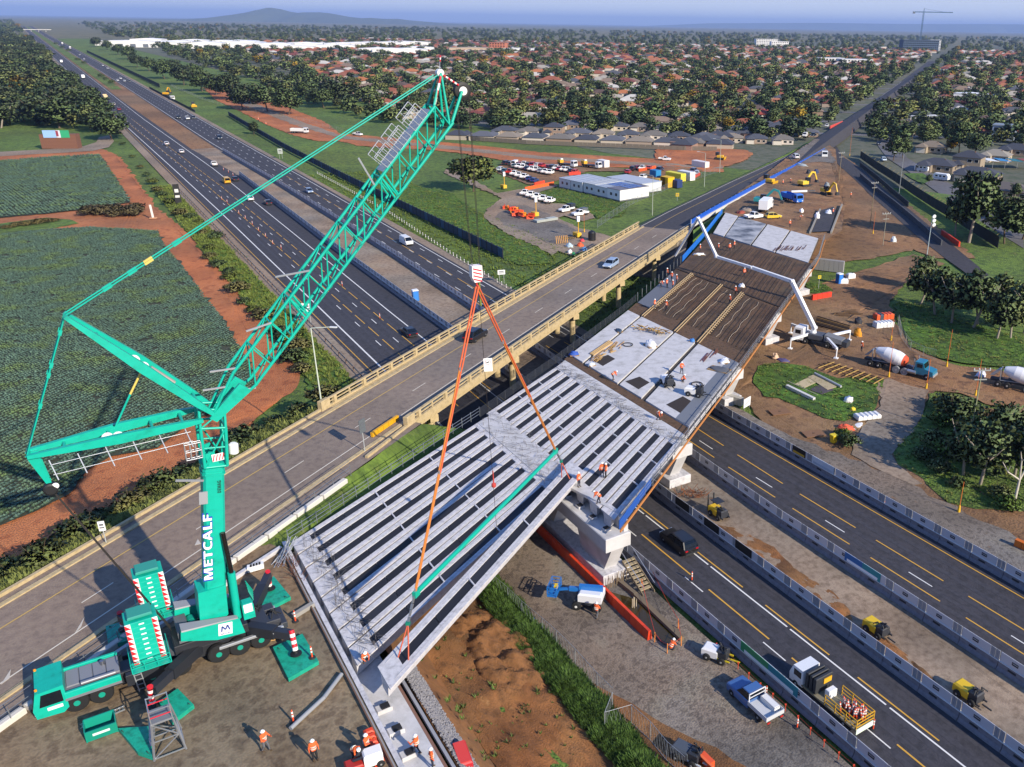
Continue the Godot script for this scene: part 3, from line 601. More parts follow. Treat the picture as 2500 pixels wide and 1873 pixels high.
func walls():
	# dark blue noise screen on the right of the freeway, panel by panel
	var t:=thing("noise_screen","dark blue panel screen along the grass beside the freeway","fence")
	var pm:=M("#1b3350",0.6);var pm2:=M("#22486a",0.6);var post:=M("#15202e",0.6)
	var g:=N();g.box(V(0,1.15,0),V(0.08,2.3,2.6))
	for k in 5:g.box(V(0,1.15,-1.04+k*0.52),V(0.15,2.3,0.1))
	var pmesh:=g.mesh()
	g=N();g.box(V(0,1.3,1.5),V(0.2,2.6,0.22));var postm:=g.mesh()
	var s:=-560.0
	var pl:=[[-560,92.5],[-520,91.0],[-470,89.0],[-400,86.6],[-314,85.6],[-185,85.6]]
	while s<-185.0:
		var a:=fp(s,poly_t(pl,s));var b:=fp(s+3.0,poly_t(pl,s+3.0))
		var p:=part(t,"panel",pmesh,pm if int(s) % 4!=0 else pm2);p.position=(a+b)*0.5;p.rotation.y=yaw_of(b-a)
		p=part(t,"post",postm,post);p.position=(a+b)*0.5;p.rotation.y=yaw_of(b-a)
		s+=3.0
	t=thing("noise_screen","long black screen on the far right edge of the freeway","fence")
	s=-1640.0
	var long_p:=N();long_p.box(V(0,1.4,0),V(0.15,2.8,7.7));long_p.box(V(0,1.4,3.9),V(0.3,2.9,0.3));var lm:=long_p.mesh()
	while s<-810.0:
		var p:=part(t,"panel",lm,M("#20262a",0.8));p.position=fp(s,87.4);p.rotation.y=yaw_of(ALONG);s+=8.0
	t=thing("noise_screen","black barrier beside the digger and tipper truck","fence")
	s=-800.0
	while s<-590.0:
		var p:=part(t,"panel",lm,M("#20262a",0.8));p.position=fp(s,79.2);p.rotation.y=yaw_of(ALONG);p.scale=V(1,0.5,1);s+=8.0
	# guard rails
	var steel:=M("#8e9294",0.45,0.6)
	for q in [[[-320.0,-118.0],34.2,34.0,"steel guard rail on the left verge of the freeway"]]:
		t=thing("guard_rail",q[3],"guard rail")
		var gr:=N();gr.box(V(0,0.62,0),V(0.05,0.3,4.0));gr.box(V(0.04,0.62,0),V(0.04,0.12,4.0));var rm:=gr.mesh()
		gr=N();gr.box(V(-0.08,0.4,0),V(0.1,0.8,0.12));var pm3:=gr.mesh()
		s=q[0][0]
		while s<q[0][1]:
			var o:=fp(s,lerp(float(q[1]),float(q[2]),0.5));var p:=part(t,"rail",rm,steel);p.position=o;p.rotation.y=yaw_of(ALONG)
			p=part(t,"post",pm3,M("#7a5c44",0.8));p.position=o;p.rotation.y=yaw_of(ALONG)
			s+=4.0
	t=thing("rope_barrier","white wire rope barrier along the right verge of the freeway","guard rail")
	var gp:=N();gp.box(V(0,0.4,0),V(0.14,0.8,0.14));var gpm:=gp.mesh()
	var pl2:=[[-330,81.0],[-295,80.7],[-250,80.0],[-192,76.4],[-150,75.0]]
	s=-330.0
	var prev=null
	while s<-150.0:
		var o:=fp(s,poly_t(pl2,s));var p:=part(t,"post",gpm,M("#d6d6d2",0.7));p.position=o
		if prev!=null:
			var wg:=N();wg.tube(prev+V(0,0.62,0),o+V(0,0.62,0),0.03,-1,4);wg.tube(prev+V(0,0.42,0),o+V(0,0.42,0),0.03,-1,4);part(t,"rope",wg,M("#4c4e50",0.5,0.5))
		prev=o;s+=2.4
# ---------- old bridge ----------
func make_old_bridge():
	var conc:=G("tan_concrete",["#8f7f63","#a8966f","#b9a680","#9a8867"],9.0,0.9,0.02,1.0,[],512)
	var t:=thing("road_bridge","old tan concrete road bridge crossing the freeway","bridge")
	var a0:=80.0;var a1:=194.0
	var g:=N()
	g.slab([ab(a0,-70.2,6.98),ab(a1,-70.2,6.98),ab(a1,-57.7,6.98),ab(a0,-57.7,6.98)],0.35)
	part(t,"deck",g,conc)
	sheet("road_surface",[ab(a0,-69.4,7.0),ab(a1,-69.4,7.0),ab(a1,-58.2,7.0),ab(a0,-58.2,7.0)],cache["old_asphalt"],0.01,4.0,0.0,0.12,0.08,t)
	g=N()
	for b in [-69.6,-67.2,-65,-62.8,-60.6,-58.4]:g.bar(ab(a0,b,6.1),ab(a1,b,6.1),0.5,1.05)
	part(t,"girder",g,conc)
	for b in [-70.15,-57.75]:
		g=N();g.bar(ab(a0,b,6.85),ab(a1,b,6.85),0.3,0.75);part(t,"edge_beam",g,conc)
		g=N();g.bar(ab(a0,b,8.12),ab(a1,b,8.12),0.32,0.16);part(t,"top_rail",g,conc)
		g=N();g.bar(ab(a0,b,7.62),ab(a1,b,7.62),0.12,0.12);part(t,"middle_rail",g,conc)
		var a:=a0+1.2;var k:=0
		while a<a1:
			g=N();g.cbox(ab(a,b,7.6),V(0.42,1.1,0.5),0.04,Basis(SIDE,Vector3.UP,-BRIDGE));part(t,"post",g,conc)
			g=N();g.bar(ab(a+3.0,b,7.2),ab(a+3.0,b,8.05),0.16,0.2,BRIDGE);part(t,"small_post",g,conc)
			a+=6.03
	for b in [-69.0,-58.6]:
		g=N();g.bar(ab(a0-90,b,7.06),ab(a1,b,7.06),0.5,0.14);part(t,"kerb",g,conc)
	# piers
	for q in [34.4,52.4,70.5,88.5,106.0]:
		g=N()
		var sa:float=(-58.6-0.5901*q) / 0.8073;var sb:float=(-69.4-0.5901*q) / 0.8073
		g.cbox(fp((sa+sb)*0.5,q,5.1),V(1.1,1.0,sa-sb+0.8),0.1,Basis(ACROSS,Vector3.UP,-ALONG));part(t,"crosshead",g,conc)
		for f in [0.08,0.5,0.92]:
			g=N();g.tube(fp(lerp(sa,sb,f),q,-0.2),fp(lerp(sa,sb,f),q,4.65),0.5,0.5,14);part(t,"column",g,conc)
	# markings on the road
	var W:=M("#cfc8b8",0.8);var Y:=M("#b99a58",0.8)
	for q in [[-66.2,-20.0,194.0,0.14,200.0,0.0,Y],[-60.2,-20.0,194.0,0.13,200.0,0.0,W],[-63.2,-20.0,194.0,0.11,3.0,9.0,W]]:
		g=N();var a:float=q[1]
		while a<q[2]:
			var e:float=min(a+q[4],q[2]);var x:Vector3=SIDE*q[3]*0.5
			g.quad(ab(a,q[0],7.03)-x,ab(a,q[0],7.03)+x,ab(e,q[0],7.03)+x,ab(e,q[0],7.03)-x);a+=q[4]+q[5]
		struct("lane_line",g,q[6])
	var rl:=[[194,7.0,0.0],[215,6.6,0.0],[240,6.0,0.6],[280,4.9,1.2],[330,3.3,2.2],[390,1.5,3.0],[450,0.35,3.2],[560,0.1,3.2],[700,0.05,3.0],[1000,0.05,2.0]]
	for q in [[-66.5,Y,0.14],[-60.0,W,0.14],[-69.6,W,0.16]]:
		g=N()
		for i in rl.size()-1:
			var p:=ab(rl[i][0],q[0]+rl[i][2],rl[i][1]+0.03);var e:=ab(rl[i+1][0],q[0]+rl[i+1][2],rl[i+1][1]+0.03);var x:Vector3=SIDE*q[2]*0.5
			g.quad(p-x,p+x,e+x,e-x)
		struct("lane_line",g,q[1])
	# painted arrow heads and hatch of the turning lane by the crane
	for q in [[V(-45.27,7,-56.79),V(-44.75,7,-55.44),V(-44.78,7,-54.68)],[V(-46.96,7,-50.55),V(-46.4,7,-49.57),V(-46.58,7,-48.92)],[V(-41.69,7,-68.22),V(-41.03,7,-67.46),V(-41.48,7,-67.19)]]:
		g=N();g.slab([q[0]+V(0,0.04,0),q[1]+V(0,0.04,0),q[2]+V(0,0.04,0)],0.02);struct("road_marking",g,M("#b9b2a6",0.8))
	# approach walls
	for q in [[ab(79.5,-70.2,7),ab(-60,-70.4,7)],[ab(79.5,-57.7,7),ab(70,-57.2,7)]]:
		g=N();g.bar(q[0]+V(0,0.1,0),q[1]+V(0,0.1,0),0.35,0.4);struct("kerb_wall",g,conc)
	for b in [-70.15,-57.75]:
		g=N();g.cbox(ab(79.2,b,7.55),V(0.6,1.5,1.6),0.06,Basis(SIDE,Vector3.UP,-BRIDGE));part(t,"end_post",g,conc)
	g=N();g.prism([ab(79,-70),ab(79,-58),ab(82,-58),ab(82,-70)],0.5,6.0);part(t,"abutment",g,conc)
# ---------- new bridge ----------
func deck_b(t:float,right:bool)->float:
	return poly_t([[11.3,-26.6],[38,-26.2],[56,-25.8],[76,-25.3],[131,-25.0],[144,-26.6]] if right else [[11.3,-53.1],[38,-50.5],[55.7,-49.6],[76,-49.2],[104,-50.1],[123,-52.4],[143,-55.4]],t)
func super_t(called,label,group,b0,b1,t0,t1,v0,v1,h,w,conc):
	var o:=tb((t0+t1)*0.5,(b0+b1)*0.5,h)
	var th:=thing(called,label,"beam",group,o,0.0)
	var g:=N()
	var hw:float=w*0.5;var dirn:=(tb(t1,b1,h)-tb(t0,b0,h)).normalized();var sd:=V(-dirn.z,0,dirn.x)
	var skew := -dirn.dot(ALONG) / sd.dot(ALONG)   # shifts points so that the ends run along the freeway
	skew=1.0 / tan(acos(clamp(abs(dirn.dot(ALONG)),0.0,1.0)))
	if dirn.dot(ALONG)*sd.dot(ALONG)<0.0:skew=-skew
	var rect:=[Vector2(-hw,0),Vector2(-hw,-0.13),Vector2(-hw*0.62,-0.22),Vector2(-0.5,-1.3),Vector2(0.5,-1.3),Vector2(hw*0.62,-0.22),Vector2(hw,-0.13),Vector2(hw,0)]
	var rec:=[Vector2(-hw,0),Vector2(-hw,-0.13),Vector2(-hw*0.62,-0.22),Vector2(-0.5,-1.3),Vector2(0.5,-1.3),Vector2(hw*0.62,-0.22),Vector2(hw,-0.13),Vector2(hw,0),Vector2(0.46,0),Vector2(0.36,-1.12),Vector2(-0.36,-1.12),Vector2(-0.46,0)]
	for q in [[t0,v0,rect],[v0,v1,rec],[v1,t1,rect]]:
		var A:=[];var B:=[]
		var f0:float=(q[0]-t0) / (t1-t0);var f1:float=(q[1]-t0) / (t1-t0)
		var pa:=tb(q[0],lerp(float(b0),float(b1),f0),h)-o;var pb:=tb(q[1],lerp(float(b0),float(b1),f1),h)-o
		for p in q[2]:
			A.append(pa+sd*p.x+dirn*p.x*skew+V(0,p.y,0));B.append(pb+sd*p.x+dirn*p.x*skew+V(0,p.y,0))
		var k:int=A.size()
		for i in k:
			var j:=(i+1) % k
			g.quad(A[i],B[i],B[j],A[j])
		var id:=Geometry2D.triangulate_polygon(PackedVector2Array(q[2]))
		for i in range(0,id.size(),3):
			g.tri(A[id[i]],A[id[i+1]],A[id[i+2]]);g.tri(B[id[i]],B[id[i+2]],B[id[i+1]])
	part(th,"girder",g,conc)
	var fb:=func(t:float,x:float,y:float)->Vector3:
		return tb(t,lerp(float(b0),float(b1),(t-t0) / (t1-t0)),h)-o+sd*x+dirn*x*skew+V(0,y,0)
	g=N()
	g.quad(fb.call(v0,0.36,-1.09),fb.call(v0,-0.36,-1.09),fb.call(v1,-0.36,-1.09),fb.call(v1,0.36,-1.09))
	part(th,"trough_floor",g,M("#6a6a6e",0.9))
	for k in 6:          # near-black panels just below the trough top, each a random dark grey
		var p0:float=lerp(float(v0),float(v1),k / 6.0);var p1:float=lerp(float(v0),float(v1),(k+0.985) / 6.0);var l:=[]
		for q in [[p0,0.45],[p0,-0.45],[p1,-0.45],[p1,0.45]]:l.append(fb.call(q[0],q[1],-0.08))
		g=N();g.slab(l,0.03);part(th,"dark_panel",g,M(["#17181e","#1b1c23","#15161b","#23252c","#181920"][rng.randi() % 5],0.75))
	for f in [0.34,0.67]:
		g=N();var tm:float=lerp(float(v0),float(v1),f)
		g.bar(fb.call(tm,-0.5,-0.04),fb.call(tm,0.5,-0.04),0.12,0.16);part(th,"diaphragm",g,conc)
	for x in [-hw*0.72,hw*0.72]:
		g=N();g.bar(fb.call(t0+0.6,x,0.02),fb.call(t1-0.6,x,0.02),0.04,0.02);part(th,"tie_bar",g,M("#b4b4b8",0.8))
	return th
func rods(parent,called,n,rect:Callable,hmin,hmax,m,r:=0.03):
	var g:=N()
	for i in n:
		var p:Vector3=rect.call(rng.randf(),rng.randf())
		var e:=V(rng.randf_range(-0.3,0.3),0,rng.randf_range(-0.3,0.3))
		if i % 3==0:g.tube(p,p+V(0,rng.randf_range(hmin,hmax),0)+e*0.3,r,-1,4)
		elif i % 3==1:g.tube(p+V(0,0.15,0),p+V(0,0.2,0)+e.normalized()*rng.randf_range(0.5,1.4),r,-1,4)
		else:g.tube(p+V(0,0.25,0),p+V(0,0.25,0)+SIDE*rng.randf_range(0.5,1.3),r,-1,4)
	var o:=part(parent,called,g,m);o.set_meta("kind","stuff")
	return o
func make_new_bridge():
	var conc:=G("pale_concrete",["#8f8e90","#b2b1b4","#c6c5c8","#a3a2a5"],8.0,0.9,0.02,1.0,[],512)
	var conc2:=G("deck_concrete",["#9c9b99","#b3b2b2","#c0bfc0","#a6a5a4"],14.0,0.9,0.012,0.6,[],512)
	var steel:=M("#9aa0a6",0.4,0.7);var rust:=M("#5a4638",0.9)
	for k in 8:
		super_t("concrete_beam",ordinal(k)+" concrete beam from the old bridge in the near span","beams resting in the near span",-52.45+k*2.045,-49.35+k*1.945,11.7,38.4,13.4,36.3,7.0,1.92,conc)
	for k in 11:
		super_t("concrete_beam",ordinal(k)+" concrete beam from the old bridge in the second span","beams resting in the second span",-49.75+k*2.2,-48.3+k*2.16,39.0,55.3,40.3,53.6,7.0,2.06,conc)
	var t:=thing("new_bridge","half built concrete bridge deck with piers over the freeway","bridge")
	# pour strips over the piers
	var g:=N()
	g.slab([tb(36.9,-50.3,7.06),tb(39.9,-49.9,7.06),tb(39.9,-27.2,7.06),tb(38.3,-34.2,7.06),tb(36.9,-34.9,7.06)],0.3);part(t,"pour_strip",g,conc2)
	g=N();g.slab([tb(53.8,-49.3,7.05),tb(56.2,-49.3,7.05),tb(56.2,-25.9,7.05),tb(53.8,-26.0,7.05)],0.3);part(t,"pour_strip",g,conc2)
	rods(t,"reinforcement",300,func(u,v):return tb(lerp(36.2,40.4,u),lerp(-50.2,-33.5,v),7.02),0.2,0.7,M("#7e7a78",0.7,0.3),0.016)
	rods(t,"reinforcement",260,func(u,v):return tb(lerp(12.4,14.0,u),lerp(-52.6,-36.8,v),7.0),0.3,1.1,M("#6c6a6a",0.7,0.3),0.016)
	rods(t,"reinforcement",260,func(u,v):return tb(lerp(53.6,55.0,u),lerp(-49,-26,v),7.05),0.1,0.35,M("#6e6a68",0.7,0.3),0.02)
	# poured deck, rusty strips, slabs
	var brown:=G("rusty_mesh",["#3a2a1e","#4e3a29","#634a33","#45331f","#70563c"],10.0,0.9,0.02,3.0,[],512)
	for q in [[56.3,57.7],[76.7,80.3]]:
		g=N();g.slab([tb(q[0],deck_b(q[0],false),7.02),tb(q[1],deck_b(q[1],false),7.02),tb(q[1],deck_b(q[1],true),7.02),tb(q[0],deck_b(q[0],true),7.02)],0.3);part(t,"mesh_strip",g,brown)
	var cuts0:=[-49.4,-46.5,-46.0,-39.0,-38.55,-34.3,-33.5,-26.0];var cuts1:=[-49.0,-46.2,-45.7,-38.5,-38.05,-33.9,-33.2,-25.5]
	for k in 4:
		g=N();g.slab([tb(57.8,cuts0[k*2],7.2),tb(76.6,cuts1[k*2],7.2),tb(76.6,cuts1[k*2+1],7.2),tb(57.8,cuts0[k*2+1],7.2)],0.4);part(t,"deck_slab",g,conc2)
	g=N();g.slab([tb(57.8,-49.4,6.95),tb(76.6,-49.0,6.95),tb(76.6,-25.5,6.95),tb(57.8,-26.0,6.95)],0.3);part(t,"deck_base",g,M("#4a423a",0.9))
	for q in [[59.4,-45.4,62.4,-43.2],[59.0,-38.2,61.6,-35.6],[59.2,-30.6,62.6,-27.2]]:
		g=N();g.slab([tb(q[0],q[1],7.215),tb(q[2],q[1]+1.2,7.215),tb(q[2],q[3]+0.6,7.215),tb(q[0],q[3],7.215)],0.01);part(t,"access_opening",g,M("#2f2722",0.9))
	g=N();g.slab([tb(57.8,-28.2,7.22),tb(76.6,-27.2,7.22),tb(76.6,-25.6,7.22),tb(57.8,-26.1,7.22)],0.02);part(t,"edge_mesh",g,M("#6b7078",0.8))
	sheet("mesh_deck",[tb(80.3,-49.2,7.0),tb(104,-50.0,7.0),tb(125.4,-52.0,7.0),tb(126.0,-27.0,7.0),tb(126.5,-25.2,7.0),tb(80.3,-25.3,7.0)],brown,0.0,1.2,0.04,0.35,0.2,t)
	g=N();g.slab([tb(80.3,-49.1,6.9),tb(104,-49.9,6.9),tb(126,-52,6.9),tb(126,-25.3,6.9),tb(80.3,-25.4,6.9)],0.3);part(t,"deck_base",g,M("#4a423a",0.9))
	# mesh sheets seen as ribs along the deck, and the ladders of timber
	for b in range(24):
		g=N();var bb:=-44.8+b*0.82
		g.bar(tb(81,bb,7.05),tb(99.4,bb-0.1,7.05),0.1 if b % 3 else 0.24,0.05);part(t,"mesh_rib",g,M(["#43311f","#574230","#352718"][b % 3],0.9))
		g=N();g.bar(tb(100.8,bb-1.5,7.05),tb(124.6,bb-2.4,7.05),0.12 if b % 2 else 0.3,0.05);part(t,"mesh_rib",g,M(["#3c2b1b","#5b4531","#4b3826"][b % 3],0.9))
	g=N();g.bar(tb(100.0,-50,7.06),tb(100.4,-25.5,7.06),0.5,0.12);part(t,"joint_strip",g,M("#2a2019",0.9))
	g=N();g.slab([tb(80.6,-49.1,7.12),tb(97.5,-49.6,7.12),tb(96,-47.2,7.12),tb(90,-45.9,7.12),tb(80.6,-45.8,7.12)],0.1);part(t,"wet_concrete",g,M("#63656a",0.55))
	var timber:=M("#b39a72",0.85)
	for q in [[-45.5,-45.75,true],[-38.1,-38.3,false],[-33.3,-33.5,true]]:
		for e in [-0.22,0.22]:
			g=N();g.bar(tb(76.8,q[0]+e,7.32),tb(100.2,q[1]+e,7.2),0.1,0.14);part(t,"screed_rail",g,timber)
		if q[2]:
			for k in 24:
				g=N();var tt:float=81.0+k*0.8;g.bar(tb(tt,q[0]-0.5,7.25),tb(tt,q[0]+0.5,7.25),0.22,0.08);part(t,"rung",g,timber)
	for b in [-44.2,-42.6,-40.9,-36.6,-31.6,-29.4]:
		var pl:=[]
		for k in 13:pl.append(tb(81+k*1.5,b+0.18*sin(k*1.7+b),7.1))
		g=N();g.path(pl,0.035,4);part(t,"string_line",g,M("#a89a88",0.9))
	# finished slabs at the far end
	var s0:=[-51.4,-48.3,-47.9,-40.75,-40.25,-34.3,-33.9,-26.0];var s1:=[-54.8,-50.8,-50.4,-42.1,-41.6,-35.4,-34.9,-27.6]
	for k in 4:
		g=N();g.slab([tb(126.0,s0[k*2],7.16),tb(143.6,s1[k*2],7.16),tb(143.6,s1[k*2+1],7.16),tb(126.0,s0[k*2+1],7.16)],0.5)
		var wet:=G("wet_slab",["#3a3d44","#7c7f84","#a8a9ab","#b4b4b5"],22.0,0.6,0.006,0.0,[],512)
		part(t,"deck_slab",g,wet if k==1 else conc2)
	g=N();g.slab([tb(126.0,-51.2,6.9),tb(143.6,-54.6,6.9),tb(143.6,-27.4,6.9),tb(126.0,-26,6.9)],0.3);part(t,"deck_base",g,M("#4a423a",0.9))
	# girders below the deck
	for k in 6:
		var f:=k / 5.0
		for q in [[57.0,76.5],[77.5,99.8],[100.2,125.5]]:
			g=N();g.bar(tb(q[0],lerp(-48.3,-26.9,f),6.0),tb(q[1],lerp(-48.3,-26.4,f),6.0),1.2,1.2);part(t,"girder",g,conc)
	# piers: crosshead on flared legs over a footing
	for q in [[39.2,-33.9,-49.8,4.6],[56.2,-26.6,-49.2,4.4],[77.3,-26.2,-48.8,4.4],[100.2,-26.2,-49.5,4.4],[126,-26.0,-51.0,4.4]]:
		var pt:float=q[0]
		var sa:float=((-26.0 if pt<40 else -25.9)-0.5901*pt) / 0.8073;var sb:float=(q[2]-0.5901*pt) / 0.8073
		g=N();g.cbox(fp((sa+sb)*0.5,pt-0.2,4.8),V(2.9,1.5,sa-sb),0.08,Basis(ACROSS,Vector3.UP,-ALONG));part(t,"crosshead",g,conc2)
		for f in [0.0,0.36,0.7]:
			var c:float=lerp(sa,sb,f)
			g=N()
			g.extrude([Vector2(0,4.2),Vector2(-7.2,4.2),Vector2(-5.6,0.2),Vector2(-1.9,0.2)],fp(c,pt-0.2,0),ALONG,Vector3.UP,ALONG.cross(Vector3.UP),-0.75,0.75);part(t,"flared_leg",g,conc2)
		g=N();g.cbox(fp((sa+sb)*0.5-0.6,pt-0.1,0.45),V(3.2,1.3,sa-sb+0.4),0.05,Basis(ACROSS,Vector3.UP,-ALONG));part(t,"footing",g,conc)
		if pt<57:
			for k in 4 if pt<40 else 0:
				g=N();g.cbox(fp(sa-1.6-k*2.6,pt-0.6,5.65),V(0.7,0.25,0.7),0.03,Basis(ACROSS,Vector3.UP,-ALONG));part(t,"bearing_plinth",g,conc2)
				g=N();g.box(fp(sa-1.6-k*2.6,pt-0.6,5.82),V(0.5,0.1,0.5),Basis(ACROSS,Vector3.UP,-ALONG));part(t,"bearing",g,M("#1d1d20",0.8))
	# upstand on the first pier that closes the second span
	g=N();g.bar(fp(-61.2,40.1,6.1),fp(-74,40.1,6.1),0.5,1.4);part(t,"end_diaphragm",g,conc2)
	# near abutment: back wall, seat, wing walls, plinths
	var ua:=thing("abutment","pale concrete abutment with bearing plinths under the near span","abutment")
	g=N();g.bar(fp(-75,11.1,6.0),fp(45,11.1,6.0),0.35,2.2);part(ua,"back_wall",g,conc)
	g=N();g.box(fp(-15,12.55,4.4),V(2.6,2.4,122),Basis(ACROSS,Vector3.UP,-ALONG));part(ua,"seat",g,conc2)
	for k in 9:
		var sp:=-50.6+k*2.55
		g=N();g.cbox(fp(sp,12.2,5.75),V(1.1,0.36,0.7),0.03,Basis(ACROSS,Vector3.UP,-ALONG));part(ua,"bearing_plinth",g,conc2)
		g=N();g.box(fp(sp,12.3,5.98),V(0.6,0.12,0.55),Basis(ACROSS,Vector3.UP,-ALONG));part(ua,"bearing",g,M("#18181b",0.8))
	for k in 3:
		g=N();g.bar(fp(-74,10.6+k*0.16,7.2-k*0.25),fp(45,10.6+k*0.16,7.2-k*0.25),0.1,0.2);part(ua,"formwork_beam",g,M(["#6e5443","#8a8d92","#4f4a48"][k],0.8))
	for k in 2:
		g=N();g.bar(fp(-54,13.95+k*0.45,5.45),fp(45,13.95+k*0.45,5.45),0.22,0.3);part(ua,"formwork_beam",g,M(["#7b5a4a","#8f9094"][k],0.8))
	g=N();g.bar(tb(10.6,-53.4,6.9),ab(34,-55.2,6.9),0.35,0.9);part(ua,"wing_wall",g,conc)
	# crushed rock laid against the abutment, stone by stone
	var rock:=N();var rr:=RandomNumberGenerator.new();rr.seed=9
	for i in 5200:
		var f:=rr.randf();var u:=rr.randf()
		var p:=fp(lerp(-56.0,-30.0,f),lerp(14.9,16.3,u),lerp(5.12,4.0,u))
		var sz:=rr.randf_range(0.06,0.13)
		rock.box(p,V(sz*1.5,sz,sz),Basis.from_euler(V(rr.randf()*6,rr.randf()*6,rr.randf()*6)))
	var ro:=part(self,"crushed_rock",rock,M("#7f7e82",0.95));ro.set_meta("kind","stuff");tag(ro,"grey crushed rock laid along the abutment","rock")
	handrails(steel)
func handrails(steel):
	var dark:=M("#3a3d42",0.6,0.3)
	var t:=thing("handrail","silver scaffold handrail on the left edge of the near span","handrail")
	rail_run(t,func(f):var tt:=lerp(11.5,38.0,f);return tb(tt,deck_b(tt,false)-0.7,6.9),17,steel,[0.35,0.75,1.15],0.035)
	t=thing("handrail","dark mesh fence on the left edge of the middle spans","fence")
	rail_run(t,func(f):var tt:=lerp(38.0,81.0,f);return tb(tt,deck_b(tt,false)-0.5,6.9),26,dark,[0.1,0.28,0.46,0.64,0.82,1.0,1.18],0.04)
	t=thing("handrail","bare scaffold posts on the left edge before the blue wall","handrail")
	rail_run(t,func(f):var tt:=lerp(82.0,104.0,f);return tb(tt,deck_b(tt,false)-0.6,6.4),11,steel,[],0.05)
	t=thing("handrail","grey scaffold handrail on the right edge of the new bridge","handrail")
	rail_run(t,func(f):var tt:=lerp(38.6,145.0,f);return tb(tt,deck_b(tt,true)+0.35,6.8),54,steel,[0.3,0.7,1.1],0.04)
	var g:=N()
	for k in 18:
		var a:=lerp(38.6,145.0,k / 18.0);var b:=lerp(38.6,145.0,(k+1) / 18.0)
		g=N();g.bar(tb(a,deck_b(a,true)+0.62,6.72),tb(b,deck_b(b,true)+0.62,6.72),0.12,0.22);part(t,"edge_plank",g,M("#b5763c",0.8))
	# blue plastic wall at the far left edge
	t=thing("hoarding","bright blue hoarding on the left edge of the far deck","fence")
	for k in 14:
		var a:=lerp(104.5,143.0,k / 14.0);var b:=lerp(104.5,143.0,(k+1) / 14.0)
		g=N();g.bar(tb(a,deck_b(a,false)-0.3,7.55),tb(b,deck_b(b,false)-0.3,7.55),0.08,1.25);part(t,"panel",g,M("#1668c4",0.5))
	t=thing("hoarding","blue mesh screen at the near right corner of the second span","fence")
	for k in 5:
		var a:=38.6+k*1.5
		g=N();g.bar(tb(a,-25.75,7.35),tb(a+1.46,-25.7,7.35),0.05,1.0);part(t,"panel",g,M("#1f4f9e",0.6))
	t=thing("hoarding","blue barrier wall on white blocks along the far road","fence")
	var rl:=[[198,7.0,0.0],[215,6.6,0.0],[240,6.0,0.5],[280,4.9,1.2],[330,3.3,2.2],[390,1.6,3.0]]
	for i in rl.size()-1:
		var n:int=int((rl[i+1][0]-rl[i][0]) / 4.0)
		for k in n:
			var f0:=float(k) / n;var f1:=float(k+1) / n
			var p:=ab(lerp(float(rl[i][0]),float(rl[i+1][0]),f0),-58.0+lerp(float(rl[i][2]),float(rl[i+1][2]),f0),lerp(float(rl[i][1]),float(rl[i+1][1]),f0))
			var q:=ab(lerp(float(rl[i][0]),float(rl[i+1][0]),f1),-58.0+lerp(float(rl[i][2]),float(rl[i+1][2]),f1),lerp(float(rl[i][1]),float(rl[i+1][1]),f1))
			g=N();g.bar(p+V(0,0.4,0),q+V(0,0.4,0),0.5,0.8);part(t,"concrete_block",g,M("#c2c0ba",0.85))
			g=N();g.bar(p+V(0,1.35,0)-SIDE*0.1,q+V(0,1.35,0)-SIDE*0.1,0.06,1.1);part(t,"panel",g,M("#1b55b8",0.5))
			g=N();g.bar(p+V(0,0.8,0)-SIDE*0.2,p+V(0,1.95,0)-SIDE*0.2,0.09,0.09);part(t,"post",g,M("#dfe3e8",0.6))
	# site fence with mesh beside the crane
	t=thing("site_fence","mesh fence panels on white blocks between crane and old road","fence")
	rail_run(t,func(f):return ab(lerp(20.0,66.0,f),lerp(-55.6,-56.2,f),7.0),16,steel,[0.75,1.1,1.8],0.03)
	for k in 12:
		g=N();g.cbox(ab(20+k*3.9,-55.95,7.2),V(0.55,0.5,3.7),0.06,Basis(SIDE,Vector3.UP,-BRIDGE));part(t,"concrete_block",g,M("#c6c2ba",0.85))
func rail_run(t,at:Callable,n:int,m,levels:Array,r:float):
	for k in n+1:
		var p:Vector3=at.call(float(k) / n)
		var g:=N();g.tube(p,p+V(0,1.3 if levels.size() else 1.8,0),r*1.15,-1,5);part(t,"post",g,m)
		if k<n:
			var q:Vector3=at.call(float(k+1) / n)
			for h in levels:
				g=N();g.tube(p+V(0,h,0),q+V(0,h,0),r,-1,4);part(t,"rail",g,m)
# ---------- mobile crane ----------
# in the crane's own frame x runs from the driver's cab to the load, z towards the bottom of the picture, y from the ground
func cq(t:float,h:float,s:=0.0)->Vector3:return V(t,h-7.0,s)
func text3d(parent,called,txt,m,size,origin:Vector3,bas:Basis,width:=0.0,depth:=0.02):
	var tm:=TextMesh.new();var f:=SystemFont.new();f.font_names=PackedStringArray(["Droid Sans"]);f.font_weight=700
	tm.font=f;tm.text=txt;tm.font_size=64;tm.pixel_size=size / 46.0;tm.depth=depth;tm.curve_step=2.0
	var o:=MeshInstance3D.new();o.mesh=tm;o.material_override=m;o.name=called;parent.add_child(o,true)
	var k:=1.0
	if width>0.0:
		var w:float=tm.get_aabb().size.x
		if w>0.0:k=width / w
	o.transform=Transform3D(Basis(bas.x*k,bas.y,bas.z),origin)
	return o
func striped(parent,a:Vector3,b:Vector3,r:float,n:int,square:=false):
	for i in n:
		var g:=N();var p:=a.lerp(b,float(i) / n);var q:=a.lerp(b,float(i+1) / n)
		if square:g.bar(p,q,r*2,r*2)
		else:g.tube(p,q,r,-1,12)
		part(parent,"warning_band",g,M("#c9202e",0.5) if i % 2==0 else M("#e8e4e0",0.5))
